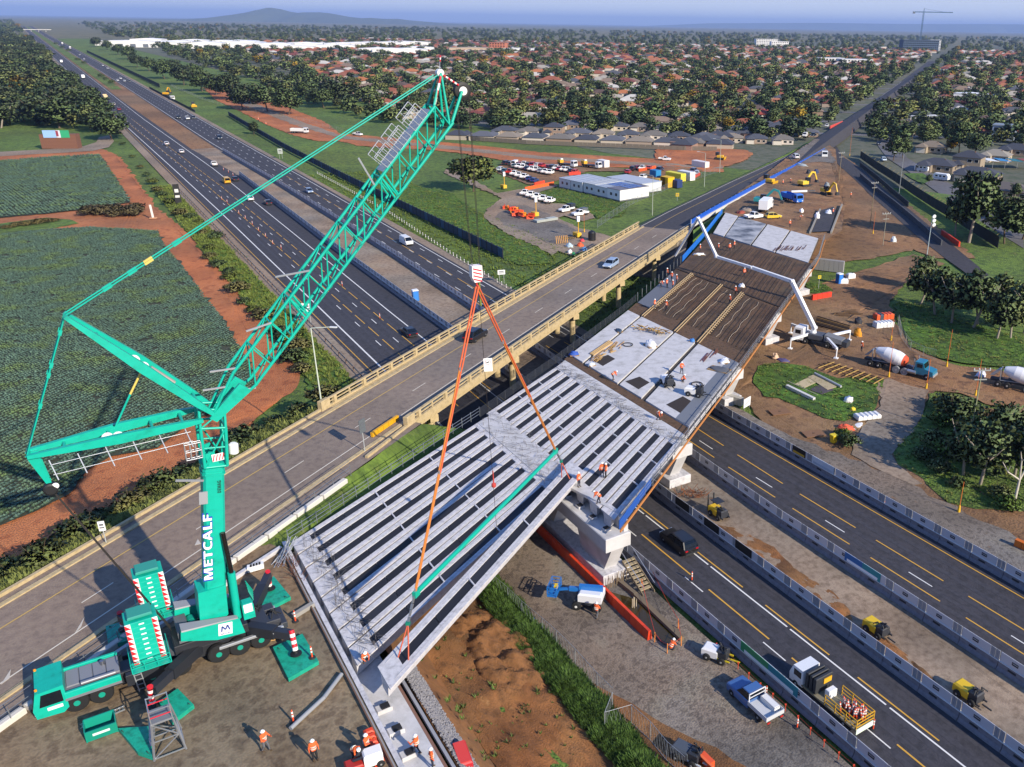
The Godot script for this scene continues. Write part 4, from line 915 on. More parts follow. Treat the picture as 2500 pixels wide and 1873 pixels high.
func wheel(parent,at:Vector3,ax:Vector3,r:float,w:float,rim:Material):
	var g:=N();g.lathe(at-ax*w*0.5,ax,[[0.0,r*0.62],[0.02,r*0.9],[w*0.2,r],[w*0.8,r],[w-0.02,r*0.9],[w,r*0.62]],20)
	var o:=part(parent,"wheel",g,M("#17181a",0.85))
	g=N();g.lathe(at+ax*w*0.32,ax,[[0.0,r*0.58],[w*0.16,r*0.58],[w*0.14,r*0.3],[w*0.24,r*0.26],[w*0.24,0.01]],16);part(o,"rim",g,rim)
	return o
func lattice_face(g:Geo,a0:Vector3,a1:Vector3,b0:Vector3,b1:Vector3,n:int,r:float,flip:=false):
	for i in n:
		var p0:=a0.lerp(a1,float(i) / n);var p1:=a0.lerp(a1,float(i+1) / n)
		var q0:=b0.lerp(b1,float(i) / n);var q1:=b0.lerp(b1,float(i+1) / n)
		if flip:g.tube(q0,p1,r,-1,5)
		else:g.tube(p0,q1,r,-1,5)
		g.tube(p1,q1,r,-1,5)
func make_crane():
	var teal:=G("teal_paint",["#058a78","#06a48e","#07ad97","#05a08a"],7.0,0.4,0.01,0.0,[0.0,0.3,0.6,1.0],512);var dark:=M("#23262d",0.5);var grey:=M("#5c5f66",0.6);var white:=M("#e6e6e4",0.5);var alu:=M("#b9bdc2",0.35,0.6);var black:=M("#141518",0.6);var rope:=M("#2b2724",0.6)
	var t:=thing("mobile_crane","big teal mobile crane with lattice jib lowering a beam","crane","",fp(-62,0,7),0.6055)
	var Z:=Vector3.BACK;var X:=Vector3.RIGHT
	var g:=N()
	# carrier
	g=N();g.cbox(cq(0.4,8.05),V(15.6,0.9,1.5),0.05);part(t,"chassis",g,dark)
	g=N();g.cbox(cq(-4.75,8.5,0),V(3.4,0.5,3.0),0.04);part(t,"engine_deck",g,M("#6f7178",0.55))
	for k in 4:
		g=N();g.cbox(cq(-5.9+k*0.82,8.79,-0.25+0.04*k),V(0.76,0.1,1.9),0.02);part(t,"deck_plate",g,M("#7d7f86",0.5))
	for s in [-1.42,1.42]:
		g=N();g.cbox(cq(-4.75,8.72,s),V(3.4,0.46,0.26),0.05);part(t,"side_panel",g,teal)
		g=N();g.cbox(cq(5.6,8.35,s),V(4.6,0.2,0.3),0.03);part(t,"mudguard",g,alu)
		g=N();g.cbox(cq(-1.6,8.2,s*0.9),V(2.4,0.9,0.5),0.04);part(t,"side_box",g,dark)
	g=N();g.lathe(cq(-4.0,8.8,-0.6),Vector3.UP,[[0,0.16],[0.35,0.16],[0.4,0.1]],12);part(t,"exhaust",g,M("#9a9ca0",0.25,0.9))
	g=N();g.tube(cq(-5.4,8.95,1.0),cq(-3.3,8.95,1.0),0.16,-1,10);part(t,"air_tank",g,M("#8b8d92",0.4,0.5))
	# driver's cab
	var cab:=N()
	cab.extrude([Vector2(-8.25,0.55),Vector2(-8.35,1.25),Vector2(-8.0,2.55),Vector2(-6.35,2.65),Vector2(-6.35,0.75),Vector2(-6.7,0.45)],Vector3.ZERO,X,Vector3.UP,Z,-1.48,1.48)
	var cb:=part(t,"cab",cab,teal)
	g=N();g.hexa([cq(-8.38,8.35,1.35),cq(-8.34,8.35,1.35),cq(-8.34,8.35,-1.35),cq(-8.38,8.35,-1.35),cq(-8.08,9.45,1.3),cq(-8.02,9.45,1.3),cq(-8.02,9.45,-1.3),cq(-8.08,9.45,-1.3)]);part(cb,"windscreen",g,M("#101820",0.08))
	for s in [-1.49,1.49]:
		g=N();g.extrude([Vector2(-7.95,1.4),Vector2(-7.7,2.35),Vector2(-6.55,2.35),Vector2(-6.55,1.4)],V(0,0,s),X,Vector3.UP,Z,-0.015,0.015);part(cb,"side_window",g,M("#101820",0.08))
		g=N();g.box(cq(-7.1,8.1,s),V(0.9,0.24,0.04));part(cb,"door_sign",g,M("#dfe8e8",0.5))
		g=N();g.box(cq(-8.3,7.85,s*0.75),V(0.08,0.2,0.4));part(cb,"headlight",g,M("#f2f2ea",0.2))
		g=N();g.lathe(cq(-7.9,9.64,s*0.8),Vector3.UP,[[0,0.09],[0.12,0.09],[0.16,0.03]],8);part(cb,"beacon",g,M("#d98a1a",0.3))
	# wheels, seven axles
	for x in [-5.9,-4.4,-1.2,0.6,3.2,4.68,6.2]:
		for s in [-1,1]:wheel(t,cq(x,7.78,1.18*s),Z*s,0.76,0.55,M("#0a8f7a",0.5))
	# ladder and rear gear
	g=N()
	for s in [0.0,0.45]:g.bar(cq(-2.3+s,8.6,1.55),cq(-2.2+s,7.2,1.75),0.06,0.06)
	for k in 4:g.bar(cq(-2.3,8.5-k*0.38,1.56+k*0.05),cq(-1.85,8.5-k*0.38,1.56+k*0.05),0.05,0.05)
	part(t,"ladder",g,alu)
	for q in [[6.4,8.7,0.2,1.2,0.7,2.2],[7.4,8.55,0.4,0.9,0.6,1.2],[7.3,8.6,-0.9,0.8,0.8,0.9],[8.0,8.3,0.1,0.5,0.5,2.4],[6.0,9.3,-0.7,0.7,0.6,0.7]]:
		g=N();g.cbox(cq(q[0],q[1],q[2]),V(q[3],q[4],q[5]),0.05);part(t,"rear_gear",g,M("#33363e",0.5))
	for k in 9:
		g=N();var p:=cq(rng.randf_range(5.6,8.2),rng.randf_range(8.6,9.2),rng.randf_range(-1.2,1.2));g.path([p,p+V(rng.randf_range(-0.8,0.8),rng.randf_range(0.1,0.6),rng.randf_range(-0.5,0.5)),p+V(rng.randf_range(-1.4,1.4),-0.1,rng.randf_range(-0.8,0.8))],0.05,6);part(t,"hose",g,black)
	# outriggers: root, elbow, jack foot
	for q in [[cq(2.0,8.6,0.9),cq(-1.45,9.0,4.6),cq(-1.56,7.5,4.3)],[cq(5.6,8.7,0.7),cq(8.1,8.9,3.6),cq(8.06,7.55,4.2)],[cq(6.3,8.7,-1.6),cq(8.3,9.1,-5.0),cq(8.3,7.55,-5.4)],[cq(-0.5,8.6,-1.6),cq(-2.4,8.8,-6.0),cq(-2.4,7.5,-6.2)]]:
		var e:Vector3=q[1];var f:Vector3=q[2]
		g=N();g.bar(q[0],q[0].lerp(e,0.62),0.72,0.85);part(t,"outrigger_box",g,dark)
		g=N();g.bar(q[0].lerp(e,0.6),e,0.54,0.66);g.bar(q[0].lerp(e,0.55)+V(0,0.36,0),e+V(0,0.2,0),0.06,0.05);part(t,"outrigger_arm",g,M("#2b2e37",0.45))
		g=N();g.bar(q[0].lerp(e,0.1)+V(0,-0.1,0.4),q[0].lerp(e,0.55)+V(0,0.1,0.4),0.04,0.06);part(t,"trim_line",g,white)
		striped(t,e+V(0,0.45,0),f+V(0,0.35,0),0.2,6)
		g=N();g.lathe(f-V(0,0.0,0),Vector3.UP,[[0,0.42],[0.08,0.42],[0.16,0.2],[0.4,0.14]],18);part(t,"jack_foot",g,black)
	# slewing body
	g=N();g.lathe(cq(1.2,8.6),Vector3.UP,[[0,1.25],[0.35,1.25]],24);part(t,"slew_ring",g,grey)
	g=N();g.cbox(cq(3.0,9.25),V(5.0,0.7,2.7),0.05);part(t,"slewing_frame",g,dark)
	for s in [-1.55,1.55]:
		g=N();g.extrude([Vector2(1.0,10.2-7),Vector2(1.15,11.15-7),Vector2(5.0,10.55-7),Vector2(5.2,9.15-7),Vector2(3.3,9.3-7)],V(0,0,s),X,Vector3.UP,Z,-0.18,0.18);part(t,"body_panel",g,teal)
		g=N();g.hexa([cq(1.15,11.16,s+0.55),cq(4.9,10.58,s+0.2),cq(4.9,10.58,s-0.2),cq(1.15,11.16,s-0.55),cq(1.15,11.26,s+0.5),cq(4.9,10.68,s+0.2),cq(4.9,10.68,s-0.2),cq(1.15,11.26,s-0.5)]);part(t,"walkway",g,M("#8b8d93",0.6))
	g=N();g.box(cq(3.95,10.05,1.745),V(0.95,1.0,0.02),Basis(Z,-0.14));var lg:=part(t,"logo_plate",g,white)
	g=N()
	for q in [[-0.28,-0.2,-0.18,0.25],[-0.18,0.25,0.0,-0.1],[0.0,-0.1,0.18,0.25],[0.18,0.25,0.28,-0.2]]:g.bar(cq(3.95+q[0],10.1+q[1],1.765),cq(3.95+q[2],10.1+q[3],1.765),0.1,0.02,Z)
	part(lg,"logo_mark",g,M("#26448c",0.5))
	text3d(lg,"logo_text","METCALF",M("#26448c",0.5),0.1,cq(3.95,9.66,1.765),Basis(Z,-0.14),0.75)
	for s in [-0.7,0.0,0.7]:
		g=N();g.tube(cq(2.0,10.0,s-0.3),cq(2.0,10.0,s+0.3),0.4,-1,14);part(t,"winch_drum",g,M("#0a8f7a",0.5))
	g=N();g.cbox(cq(1.3,10.1,0.0),V(0.8,0.9,2.4),0.05);part(t,"engine_box",g,grey)
	# counterweights: two stacks of slabs on a tray with railings
	for q in [[-1.05,2.2],[0.0,-3.4]]:
		var cx:float=q[0];var cz:float=q[1]
		var st:=part(t,"counterweight_tray",tray(cx,cz),teal)
		for k in 8:
			g=N();g.cbox(cq(cx,10.62+k*0.42,cz),V(2.0,0.41,1.7),0.04);var sl:=part(st,"weight_slab",g,teal)
			g=N();g.box(cq(cx,10.6+k*0.42,cz+0.86),V(0.32,0.11,0.01));part(st,"number_plate",g,M("#d8eee8",0.5))
			for e in [-0.82,0.82]:
				g=N();g.box(cq(cx+e,10.62+k*0.42,cz+0.86),V(0.34,0.41,0.012));part(st,"white_band",g,white)
				g=N();g.extrude([Vector2(-0.17,-0.2),Vector2(0.17,-0.2),Vector2(-0.17,0.2)],cq(cx+e,10.62+k*0.42,cz+0.87),X,Vector3.UP,Z,0.0,0.012);part(st,"red_triangle",g,M("#c81e2c",0.5))
		g=N();g.cbox(cq(cx,14.02,cz),V(1.5,0.18,1.3),0.05);part(st,"top_plate",g,M("#2f8f80",0.6))
	g=N();g.bar(cq(-0.5,10.2,-3.2),cq(-0.5,10.2,2.0),0.9,0.6);part(t,"counterweight_beam",g,teal)
	make_boom(t,teal,dark,white,alu,black,rope)
func tray(cx,cz)->Geo:
	var g:=N()
	g.cbox(cq(cx,10.3,cz),V(2.3,0.2,2.0),0.02)
	for e in [-1.2,1.2]:
		for h in [10.6,11.0]:g.bar(cq(cx+e,h,cz-0.9),cq(cx+e,h,cz+1.5),0.05,0.05)
	for h in [10.6,11.0]:g.bar(cq(cx-1.2,h,cz+1.5),cq(cx+1.2,h,cz+1.5),0.05,0.05)
	for x in [-1.2,-0.4,0.4,1.2]:g.bar(cq(cx+x,10.2,cz+1.5),cq(cx+x,11.0,cz+1.5),0.05,0.05)
	g.box(cq(cx,10.22,cz+1.2),V(2.4,0.05,0.7))
	return g
func make_boom(t,teal,dark,white,alu,black,rope):
	var Z:=Vector3.BACK;var X:=Vector3.RIGHT
	var b0:=cq(3.55,10.4);var b1:=cq(5.45,23.0)
	var d := (b1-b0).normalized(); var px_ := d.cross(Z).normalized()    # px_ points away from the cab
	var ring_at:=func(f:float,w:float,z:float)->Array:
		var c:=b0.lerp(b1,f);var o:=[]
		for k in 12:
			var a:=TAU*k / 12.0
			var cx:float=sign(cos(a))*pow(abs(cos(a)),0.45);var cz:float=sign(sin(a))*pow(abs(sin(a)),0.45)
			o.append(c+px_*cx*w+Z*cz*z)
		return o
	var g:=N()
	g.loft([ring_at.call(1.0,0.72,0.8),ring_at.call(0.0,0.78,0.85)])
	var bm:=part(t,"main_boom",g,teal)
	for q in [[0.93,0.8,0.88],[0.955,0.76,0.85],[0.985,0.82,0.9]]:
		g=N();g.loft([ring_at.call(q[0]+0.012,q[1],q[2]),ring_at.call(q[0],q[1],q[2])]);part(bm,"collar",g,teal)
	g=N();g.extrude([Vector2(2.5,10.9-7),Vector2(2.75,13.2-7),Vector2(4.6,13.2-7),Vector2(4.4,10.7-7),Vector2(3.9,10.2-7),Vector2(3.1,10.2-7)],Vector3.ZERO,X,Vector3.UP,Z,-0.95,0.95);part(bm,"boom_foot",g,teal)
	# lettering runs up the side of the boom
	var bs:=Basis(d,-px_,Z)
	text3d(bm,"lettering","METCALF",M("#1d3fa8",0.5),0.66,cq(4.0,16.65,0.865),bs,5.55,0.03)
	text3d(bm,"lettering","METCALF",M("#f4f4f2",0.5),0.56,cq(4.0,16.65,0.885),bs,5.3,0.03)
	text3d(bm,"maker_plate","DEMAG",M("#12433c",0.5),0.24,cq(5.5,21.2,0.84),bs,0.95,0.02)
	g=N();g.box(cq(4.35,20.7,0.95),V(0.55,0.95,0.1),Basis(px_,d,Z));part(bm,"grille",g,M("#a9adb2",0.4,0.4))
	# luffing cylinders
	for s in [0.45,-0.55]:
		g=N();g.tube(cq(4.95,10.3,s+0.75),cq(5.12,14.3,s+0.75),0.27,-1,14);part(t,"cylinder",g,teal)
		g=N();g.tube(cq(5.12,14.3,s+0.75),cq(5.1,17.6,s+0.55),0.17,-1,12);part(t,"piston_rod",g,M("#3a3634",0.25,0.8))
	g=N();g.cbox(cq(5.7,10.9,1.3),V(0.8,1.3,0.9),0.1);var oc:=part(t,"operator_cab",g,teal);oc.rotation.x=0.0
	g=N();g.box(cq(5.7,11.2,1.77),V(0.6,0.7,0.03));part(oc,"window",g,M("#e8eeee",0.1))
	for k in 5:
		g=N();g.path([cq(5.3+k*0.1,10.4,1.2-k*0.3),cq(6.2+k*0.05,11.5,1.3-k*0.3),cq(6.0,12.2+k*0.1,1.0-k*0.2)],0.04,5);part(t,"hose",g,M("#0a8f7a",0.5))
	# lattice adapter on the boom head
	g=N()
	var A:=[cq(4.85,22.9,0.85),cq(6.25,22.7,0.85),cq(6.25,22.7,-0.85),cq(4.85,22.9,-0.85)]
	var B:=[cq(5.05,25.9,0.9),cq(6.6,25.6,0.9),cq(6.6,25.6,-0.9),cq(5.05,25.9,-0.9)]
	var C:=[cq(5.2,27.2,0.7),cq(6.75,26.9,0.7),cq(6.75,26.9,-0.7),cq(5.2,27.2,-0.7)]
	for k in 4:
		var j:=(k+1) % 4
		g.tube(A[k],B[k],0.12,-1,8);g.tube(B[k],C[k],0.1,-1,8);g.tube(B[k],B[j],0.09,-1,6);g.tube(C[k],C[j],0.1,-1,6);g.tube(A[k],A[j],0.1,-1,6)
		g.tube(A[k],B[j],0.07,-1,6);g.tube(B[k],C[j],0.06,-1,6);g.tube(A[k].lerp(B[k],0.5),A[j].lerp(B[j],0.5),0.07,-1,6)
	part(t,"jib_adapter",g,teal)
	for s in [0.8,-0.8]:
		g=N();g.extrude([Vector2(5.1,22.9-7),Vector2(5.0,23.9-7),Vector2(5.6,24.0-7),Vector2(5.8,22.9-7)],V(0,0,s),X,Vector3.UP,Z,-0.06,0.06);part(t,"head_plate",g,teal)
	g=N();g.box(cq(5.75,23.55,0.98),V(0.75,0.55,0.03));var wp:=part(t,"warning_plate",g,white)
	for k in 4:
		g=N();g.bar(cq(5.42+k*0.2,23.32,1.0),cq(5.55+k*0.2,23.78,1.0),0.07,0.015,Z);part(wp,"stripe",g,M("#b81e34",0.5))
	g=N();g.lathe(cq(6.85,23.3,0.5),V(0.1,1,0),[[0,0.2],[0.1,0.32],[0.75,0.32],[0.85,0.2]],14);part(t,"hose_drum",g,white)
	g=N();g.bar(cq(4.6,22.0,0.9),cq(2.9,22.6,1.1),0.06,0.16);part(t,"antenna_arm",g,M("#aab0b8",0.3,0.6))
	cage(t,cq(3.8,24.0,1.1),X*1.0,V(0.05,1.15,0),Z*0.3,alu)
	# jib
	var r:=cq(6.15,26.5);var tip:=cq(25.15,46.75)
	var jd:=(tip-r).normalized();var jn:=V(-jd.y,jd.x,0)
	var L:=r.distance_to(tip)
	var jp:=func(f:float,side:float,z:float)->Vector3:return r+jd*L*f+jn*side+Z*z
	var ch:=[[0.87,0.8],[-0.87,0.8],[-0.87,-0.8],[0.87,-0.8]]
	var f0:=0.115;var f1:=0.955
	var jib:=Node3D.new();jib.name="jib";t.add_child(jib)
	for q in ch:
		g=N();g.tube(jp.call(f0,q[0],q[1]),jp.call(f1,q[0],q[1]),0.115,-1,8);g.tube(jp.call(0.0,q[0]*0.25,q[1]*0.9),jp.call(f0,q[0],q[1]),0.11,-1,8);part(jib,"chord",g,teal)
	var bays:=11
	for k in bays:
		var p:=lerp(f0,f1,float(k) / bays);var q:=lerp(f0,f1,float(k+1) / bays)
		for z in [0.8,-0.8]:
			g=N();g.tube(jp.call(p,-0.87,z),jp.call(q,0.87,z),0.055,-1,6) if false else g.tube(jp.call(q,0.87,z),jp.call(p,-0.87,z),0.055,-1,6)
			g.tube(jp.call(q,0.87,z),jp.call(lerp(p,q,0.86),-0.87,z),0.055,-1,6);part(jib,"lacing",g,teal)
		for sd in [0.87,-0.87]:
			g=N();g.tube(jp.call(p,sd,0.8),jp.call(q,sd,-0.8),0.05,-1,6);g.tube(jp.call(q,sd,0.8),jp.call(q,sd,-0.8),0.06,-1,6);part(jib,"lacing",g,teal)
		if k in [2,7]:
			for z in [0.8,-0.8]:
				for e in [0.0,0.12]:
					g=N();g.tube(jp.call(q+e*0.1,0.87,z),jp.call(q+e*0.1-0.02,-0.87,z),0.08,-1,6);part(jib,"section_joint",g,teal)
	for sd in [0.55,-0.55]:
		g=N();g.hexa([jp.call(-0.01,-0.25,sd*1.4+0.12),jp.call(-0.01,0.3,sd*1.4+0.12),jp.call(-0.01,0.3,sd*1.4-0.12),jp.call(-0.01,-0.25,sd*1.4-0.12),jp.call(0.10,-0.85,sd*1.4+0.12),jp.call(0.10,0.1,sd*1.4+0.12),jp.call(0.10,0.1,sd*1.4-0.12),jp.call(0.10,-0.85,sd*1.4-0.12)]);part(jib,"root_plate",g,teal)
	for q in [[0.13,0.9,1.6],[0.08,0.6,1.5],[0.11,-1.0,1.0]]:
		g=N();g.bar(jp.call(q[0],q[1],0.8),jp.call(q[0],q[1]+0.1,0.8)+X*(-q[2]),0.06,0.12);part(jib,"step_bar",g,alu)
	g=N();g.bar(jp.call(0.27,0.9,0.9),jp.call(0.27,0.9,0.9)+V(-1.7,-0.25,0.2),0.07,0.12);part(jib,"step_bar",g,alu)
	for q in [[0.43,V(-2.3,-0.1,0.1)],[0.70,V(-0.9,1.9,0.0)]]:
		g=N();g.bar(jp.call(q[0],0.95,0.85),jp.call(q[0],0.95,0.85)+q[1],0.07,0.12);part(jib,"stay_arm",g,M("#aab0b8",0.3,0.6))
	# head: sheaves, struts, mast light
	var top:=cq(24.5,48.6)
	for z in [0.6,-0.6]:
		g=N();g.tube(jp.call(f1,0.87,z),top+Z*z*0.4,0.09,-1,8);part(jib,"head_strut",g,teal)
		g=N();g.tube(jp.call(f1-0.01,-0.87,z),top+Z*z*0.4,0.09,-1,8);part(jib,"head_strut",g,teal)
		g=N();g.tube(jp.call(f1,-0.87,z),cq(25.95,47.35,z*0.6),0.11,-1,8);part(jib,"head_strut",g,teal)
		g=N();g.tube(jp.call(f1,0.87,z),jp.call(f1-0.01,-0.87,z),0.08,-1,8);part(jib,"head_strut",g,teal)
	striped(jib,top+V(0.15,-0.15,0.3),cq(25.75,47.75,0.3),0.07,7)
	striped(jib,top+V(-0.1,-0.2,0.4),jp.call(f1+0.005,0.85,0.5),0.08,4)
	for q in [[cq(26.1,47.35),0.62,black,white],[top,0.26,white,white]]:
		g=N();g.lathe(q[0]-Z*0.25,Z,[[0,q[1]*0.7],[0.04,q[1]],[0.46,q[1]],[0.5,q[1]*0.7]],22);var sh:=part(jib,"sheave",g,q[2])
		g=N();g.lathe(q[0]+Z*0.24,Z,[[0,q[1]*0.5],[0.03,q[1]*0.48],[0.04,q[1]*0.2],[0.07,0.02]],16);part(sh,"hub",g,q[3])
	g=N();g.tube(top,top+V(0.1,1.0,0),0.025,-1,5);part(jib,"mast",g,alu)
	striped(jib,top+V(0.1,0.75,0),top+V(0.14,1.15,0),0.045,3)
	for q in [[0.755,0.80],[0.81,0.855],[0.873,0.925]]:
		cage(jib,jp.call(q[0],0.95,0.85),jp.call(q[1],0.95,0.85)-jp.call(q[0],0.95,0.85),jn*1.15,Z*-0.1,alu)
	g=N();g.bar(jp.call(0.74,0.95,0.0),jp.call(0.94,0.95,0.0),1.4,0.05,jn);part(jib,"walkway",g,M("#a8acb0",0.5,0.3))
	for k in 5:
		g=N();var f:=0.2+k*0.16;g.path([jp.call(f,-0.98,0.85),jp.call(f+0.03,-0.8,0.9),jp.call(f+0.07,-1.0,0.85)],0.035,5);part(jib,"hose",g,M("#0b6b5e",0.6))
	# two masts that hold the jib back, each a pair of tapering plates
	var m1:=cq(-0.95,34.9);var m2:=cq(-4.75,26.3)
	for q in [[cq(6.0,26.9),m1,"upper_mast",0.75],[cq(5.3,26.6),m2,"lower_mast",0.7]]:
		var a:Vector3=q[0];var b:Vector3=q[1];var u:=(b-a).normalized();var nn:=V(-u.y,u.x,0)
		var mast:=Node3D.new();mast.name=q[2];t.add_child(mast)
		for z in [1.15,-1.15]:
			g=N()
			var rs:=[]
			for w in [[0.0,0.12,1.0],[0.12,0.22,1.0],[0.5,0.32,0.85],[0.9,0.16,0.5],[1.0,0.12,0.42]]:
				var c:Vector3=a.lerp(b,w[0])+Z*z*w[2]
				rs.append([c-nn*w[1]-Z*0.16,c-nn*w[1]+Z*0.16,c+nn*w[1]+Z*0.16,c+nn*w[1]-Z*0.16])
			g.loft(rs);part(mast,"mast_leg",g,teal)
		for f in [0.12,0.3,0.55,0.8,0.99]:
			g=N();g.tube(a.lerp(b,f)-Z*0.95*lerp(1.0,0.4,f),a.lerp(b,f)+Z*0.95*lerp(1.0,0.4,f),0.1,-1,8);part(mast,"cross_tube",g,teal)
		for f in [[0.5,0.0],[0.56,0.25]]:
			g=N();var c2:Vector3=a.lerp(b,f[0])+Z*(0.62-f[1]);g.lathe(c2-Z*0.1,Z,[[0,0.3],[0.06,0.36],[0.14,0.36],[0.2,0.3]],18);part(mast,"sheave",g,white)
		if q[2]=="upper_mast":
			g=N();g.tube(a.lerp(b,0.28)+nn*-0.1,a.lerp(b,0.45)+nn*-0.1,0.16,-1,10);part(mast,"winch_drum",g,M("#a59c92",0.4,0.3))
			g=N();g.box(a.lerp(b,0.22)+Z*0.2,V(0.45,0.1,0.6),Basis(u,nn,Z));part(mast,"control_box",g,white)
		else:
			for k in 6:
				var p:=a.lerp(b,0.12+k*0.155)+Z*0.95
				g=N();g.bar(p-nn*-0.35,p-nn*-0.35+V(0.25,-1.25,0.55),0.06,0.06);part(mast,"rail_bracket",g,alu)
			for e in [0.6,1.2]:
				g=N();g.tube(a.lerp(b,0.1)+V(0.12,-e,0.95+e*0.4),a.lerp(b,0.9)+V(0.12,-e,0.95+e*0.4),0.03,-1,5);part(mast,"rail",g,alu)
	# pendants and ropes
	for z in [0.32,-0.32]:
		g=N();g.tube(m1+Z*z,top+V(-0.3,-0.15,0)+Z*z,0.05,-1,6);part(t,"pendant",g,teal)
		g=N();g.tube(m1+Z*z,m2+Z*z,0.05,-1,6)
		part(t,"pendant",g,teal)
		for f in [0.1,0.33,0.4,0.62]:
			g=N();g.bar(m1.lerp(m2,f)+Z*z,m1.lerp(m2,f+0.035)+Z*z,0.18,0.12,Z);part(t,"pendant_link",g,teal)
		for f in [0.09,0.15,0.19,0.26]:
			g=N();g.bar(m1.lerp(top,f)+Z*z,m1.lerp(top,f+0.02)+Z*z,0.14,0.14,Z);part(t,"pendant_link",g,teal if f!=0.19 else M("#c9b45a",0.6))
	g=N();g.tube(cq(0.35,27.1),cq(1.5,29.0),0.07,-1,8);part(t,"stop_cylinder",g,teal)
	g=N();g.tube(cq(1.5,29.0),cq(2.4,30.4),0.075,-1,8);part(t,"stop_cylinder",g,M("#d0b85a",0.5))
	var tl:=cq(-4.05,23.6)
	for z in [0.3,-0.3]:
		g=N();g.hexa([m2+V(-0.1,0,z+0.06),m2+V(0.6,0,z+0.06),m2+V(0.6,0,z-0.06),m2+V(-0.1,0,z-0.06),tl+V(-0.15,0.5,z*0.6+0.05),tl+V(0.15,0.5,z*0.6+0.05),tl+V(0.15,0.5,z*0.6-0.05),tl+V(-0.15,0.5,z*0.6-0.05)]);part(t,"tail_link",g,teal)
	g=N();g.lathe(tl-Z*0.3,Z,[[0,0.3],[0.05,0.42],[0.55,0.42],[0.6,0.3]],20);part(t,"tail_sheave",g,black)
	g=N();g.lathe(tl+V(0.3,0.22,0.22),Z,[[0,0.2],[0.05,0.2],[0.08,0.05]],18);part(t,"sheave_cover",g,white)
	for k in 4:
		g=N();g.tube(tl+Z*(k*0.12-0.18),cq(0.6,10.4,k*0.2-0.3),0.02,-1,4);part(t,"rope",g,rope)
	for k in 4:
		g=N();g.tube(cq(26.1+0.5*(1 if k % 2 else -1),47.3,k*0.1-0.15),cq(26.35+0.3*(1 if k % 2 else -1),34.3,k*0.1-0.15),0.022,-1,4);part(t,"hoist_rope",g,rope)
	# hook block
	g=N()
	g.extrude([Vector2(-0.42,1.35),Vector2(0.42,1.3),Vector2(0.45,0.45),Vector2(0.25,0.0),Vector2(-0.25,0.0),Vector2(-0.45,0.45)],cq(26.3,33.0),X,Vector3.UP,Z,-0.3,0.3)
	var hb:=part(t,"hook_block",g,M("#e6dede",0.5))
	for k in 4:
		g=N();g.bar(cq(25.95,33.3+k*0.28,0.31),cq(26.65,33.05+k*0.28,0.31),0.1,0.02,Z);part(hb,"stripe",g,M("#c22538",0.5))
	g=N();g.path([cq(26.3,33.0),cq(26.3,32.7),cq(26.45,32.55),cq(26.4,32.4),cq(26.2,32.4),cq(26.15,32.5)],0.08,8);part(hb,"hook",g,M("#c23a2a",0.5))
func cage(parent,o:Vector3,u:Vector3,v:Vector3,w:Vector3,m):
	var g:=N()
	for k in [[o,o+u],[o+v,o+v+u],[o,o+v],[o+u,o+u+v],[o+v*0.5,o+v*0.5+u],[o+u*0.33,o+u*0.33+v],[o+u*0.66,o+u*0.66+v]]:
		g.tube(k[0],k[1],0.035,-1,5);g.tube(k[0]+w*14.0 if w.length()<0.2 else k[0]+w,k[1]+w*14.0 if w.length()<0.2 else k[1]+w,0.035,-1,5)
	part(parent,"wire_cage",g,m)
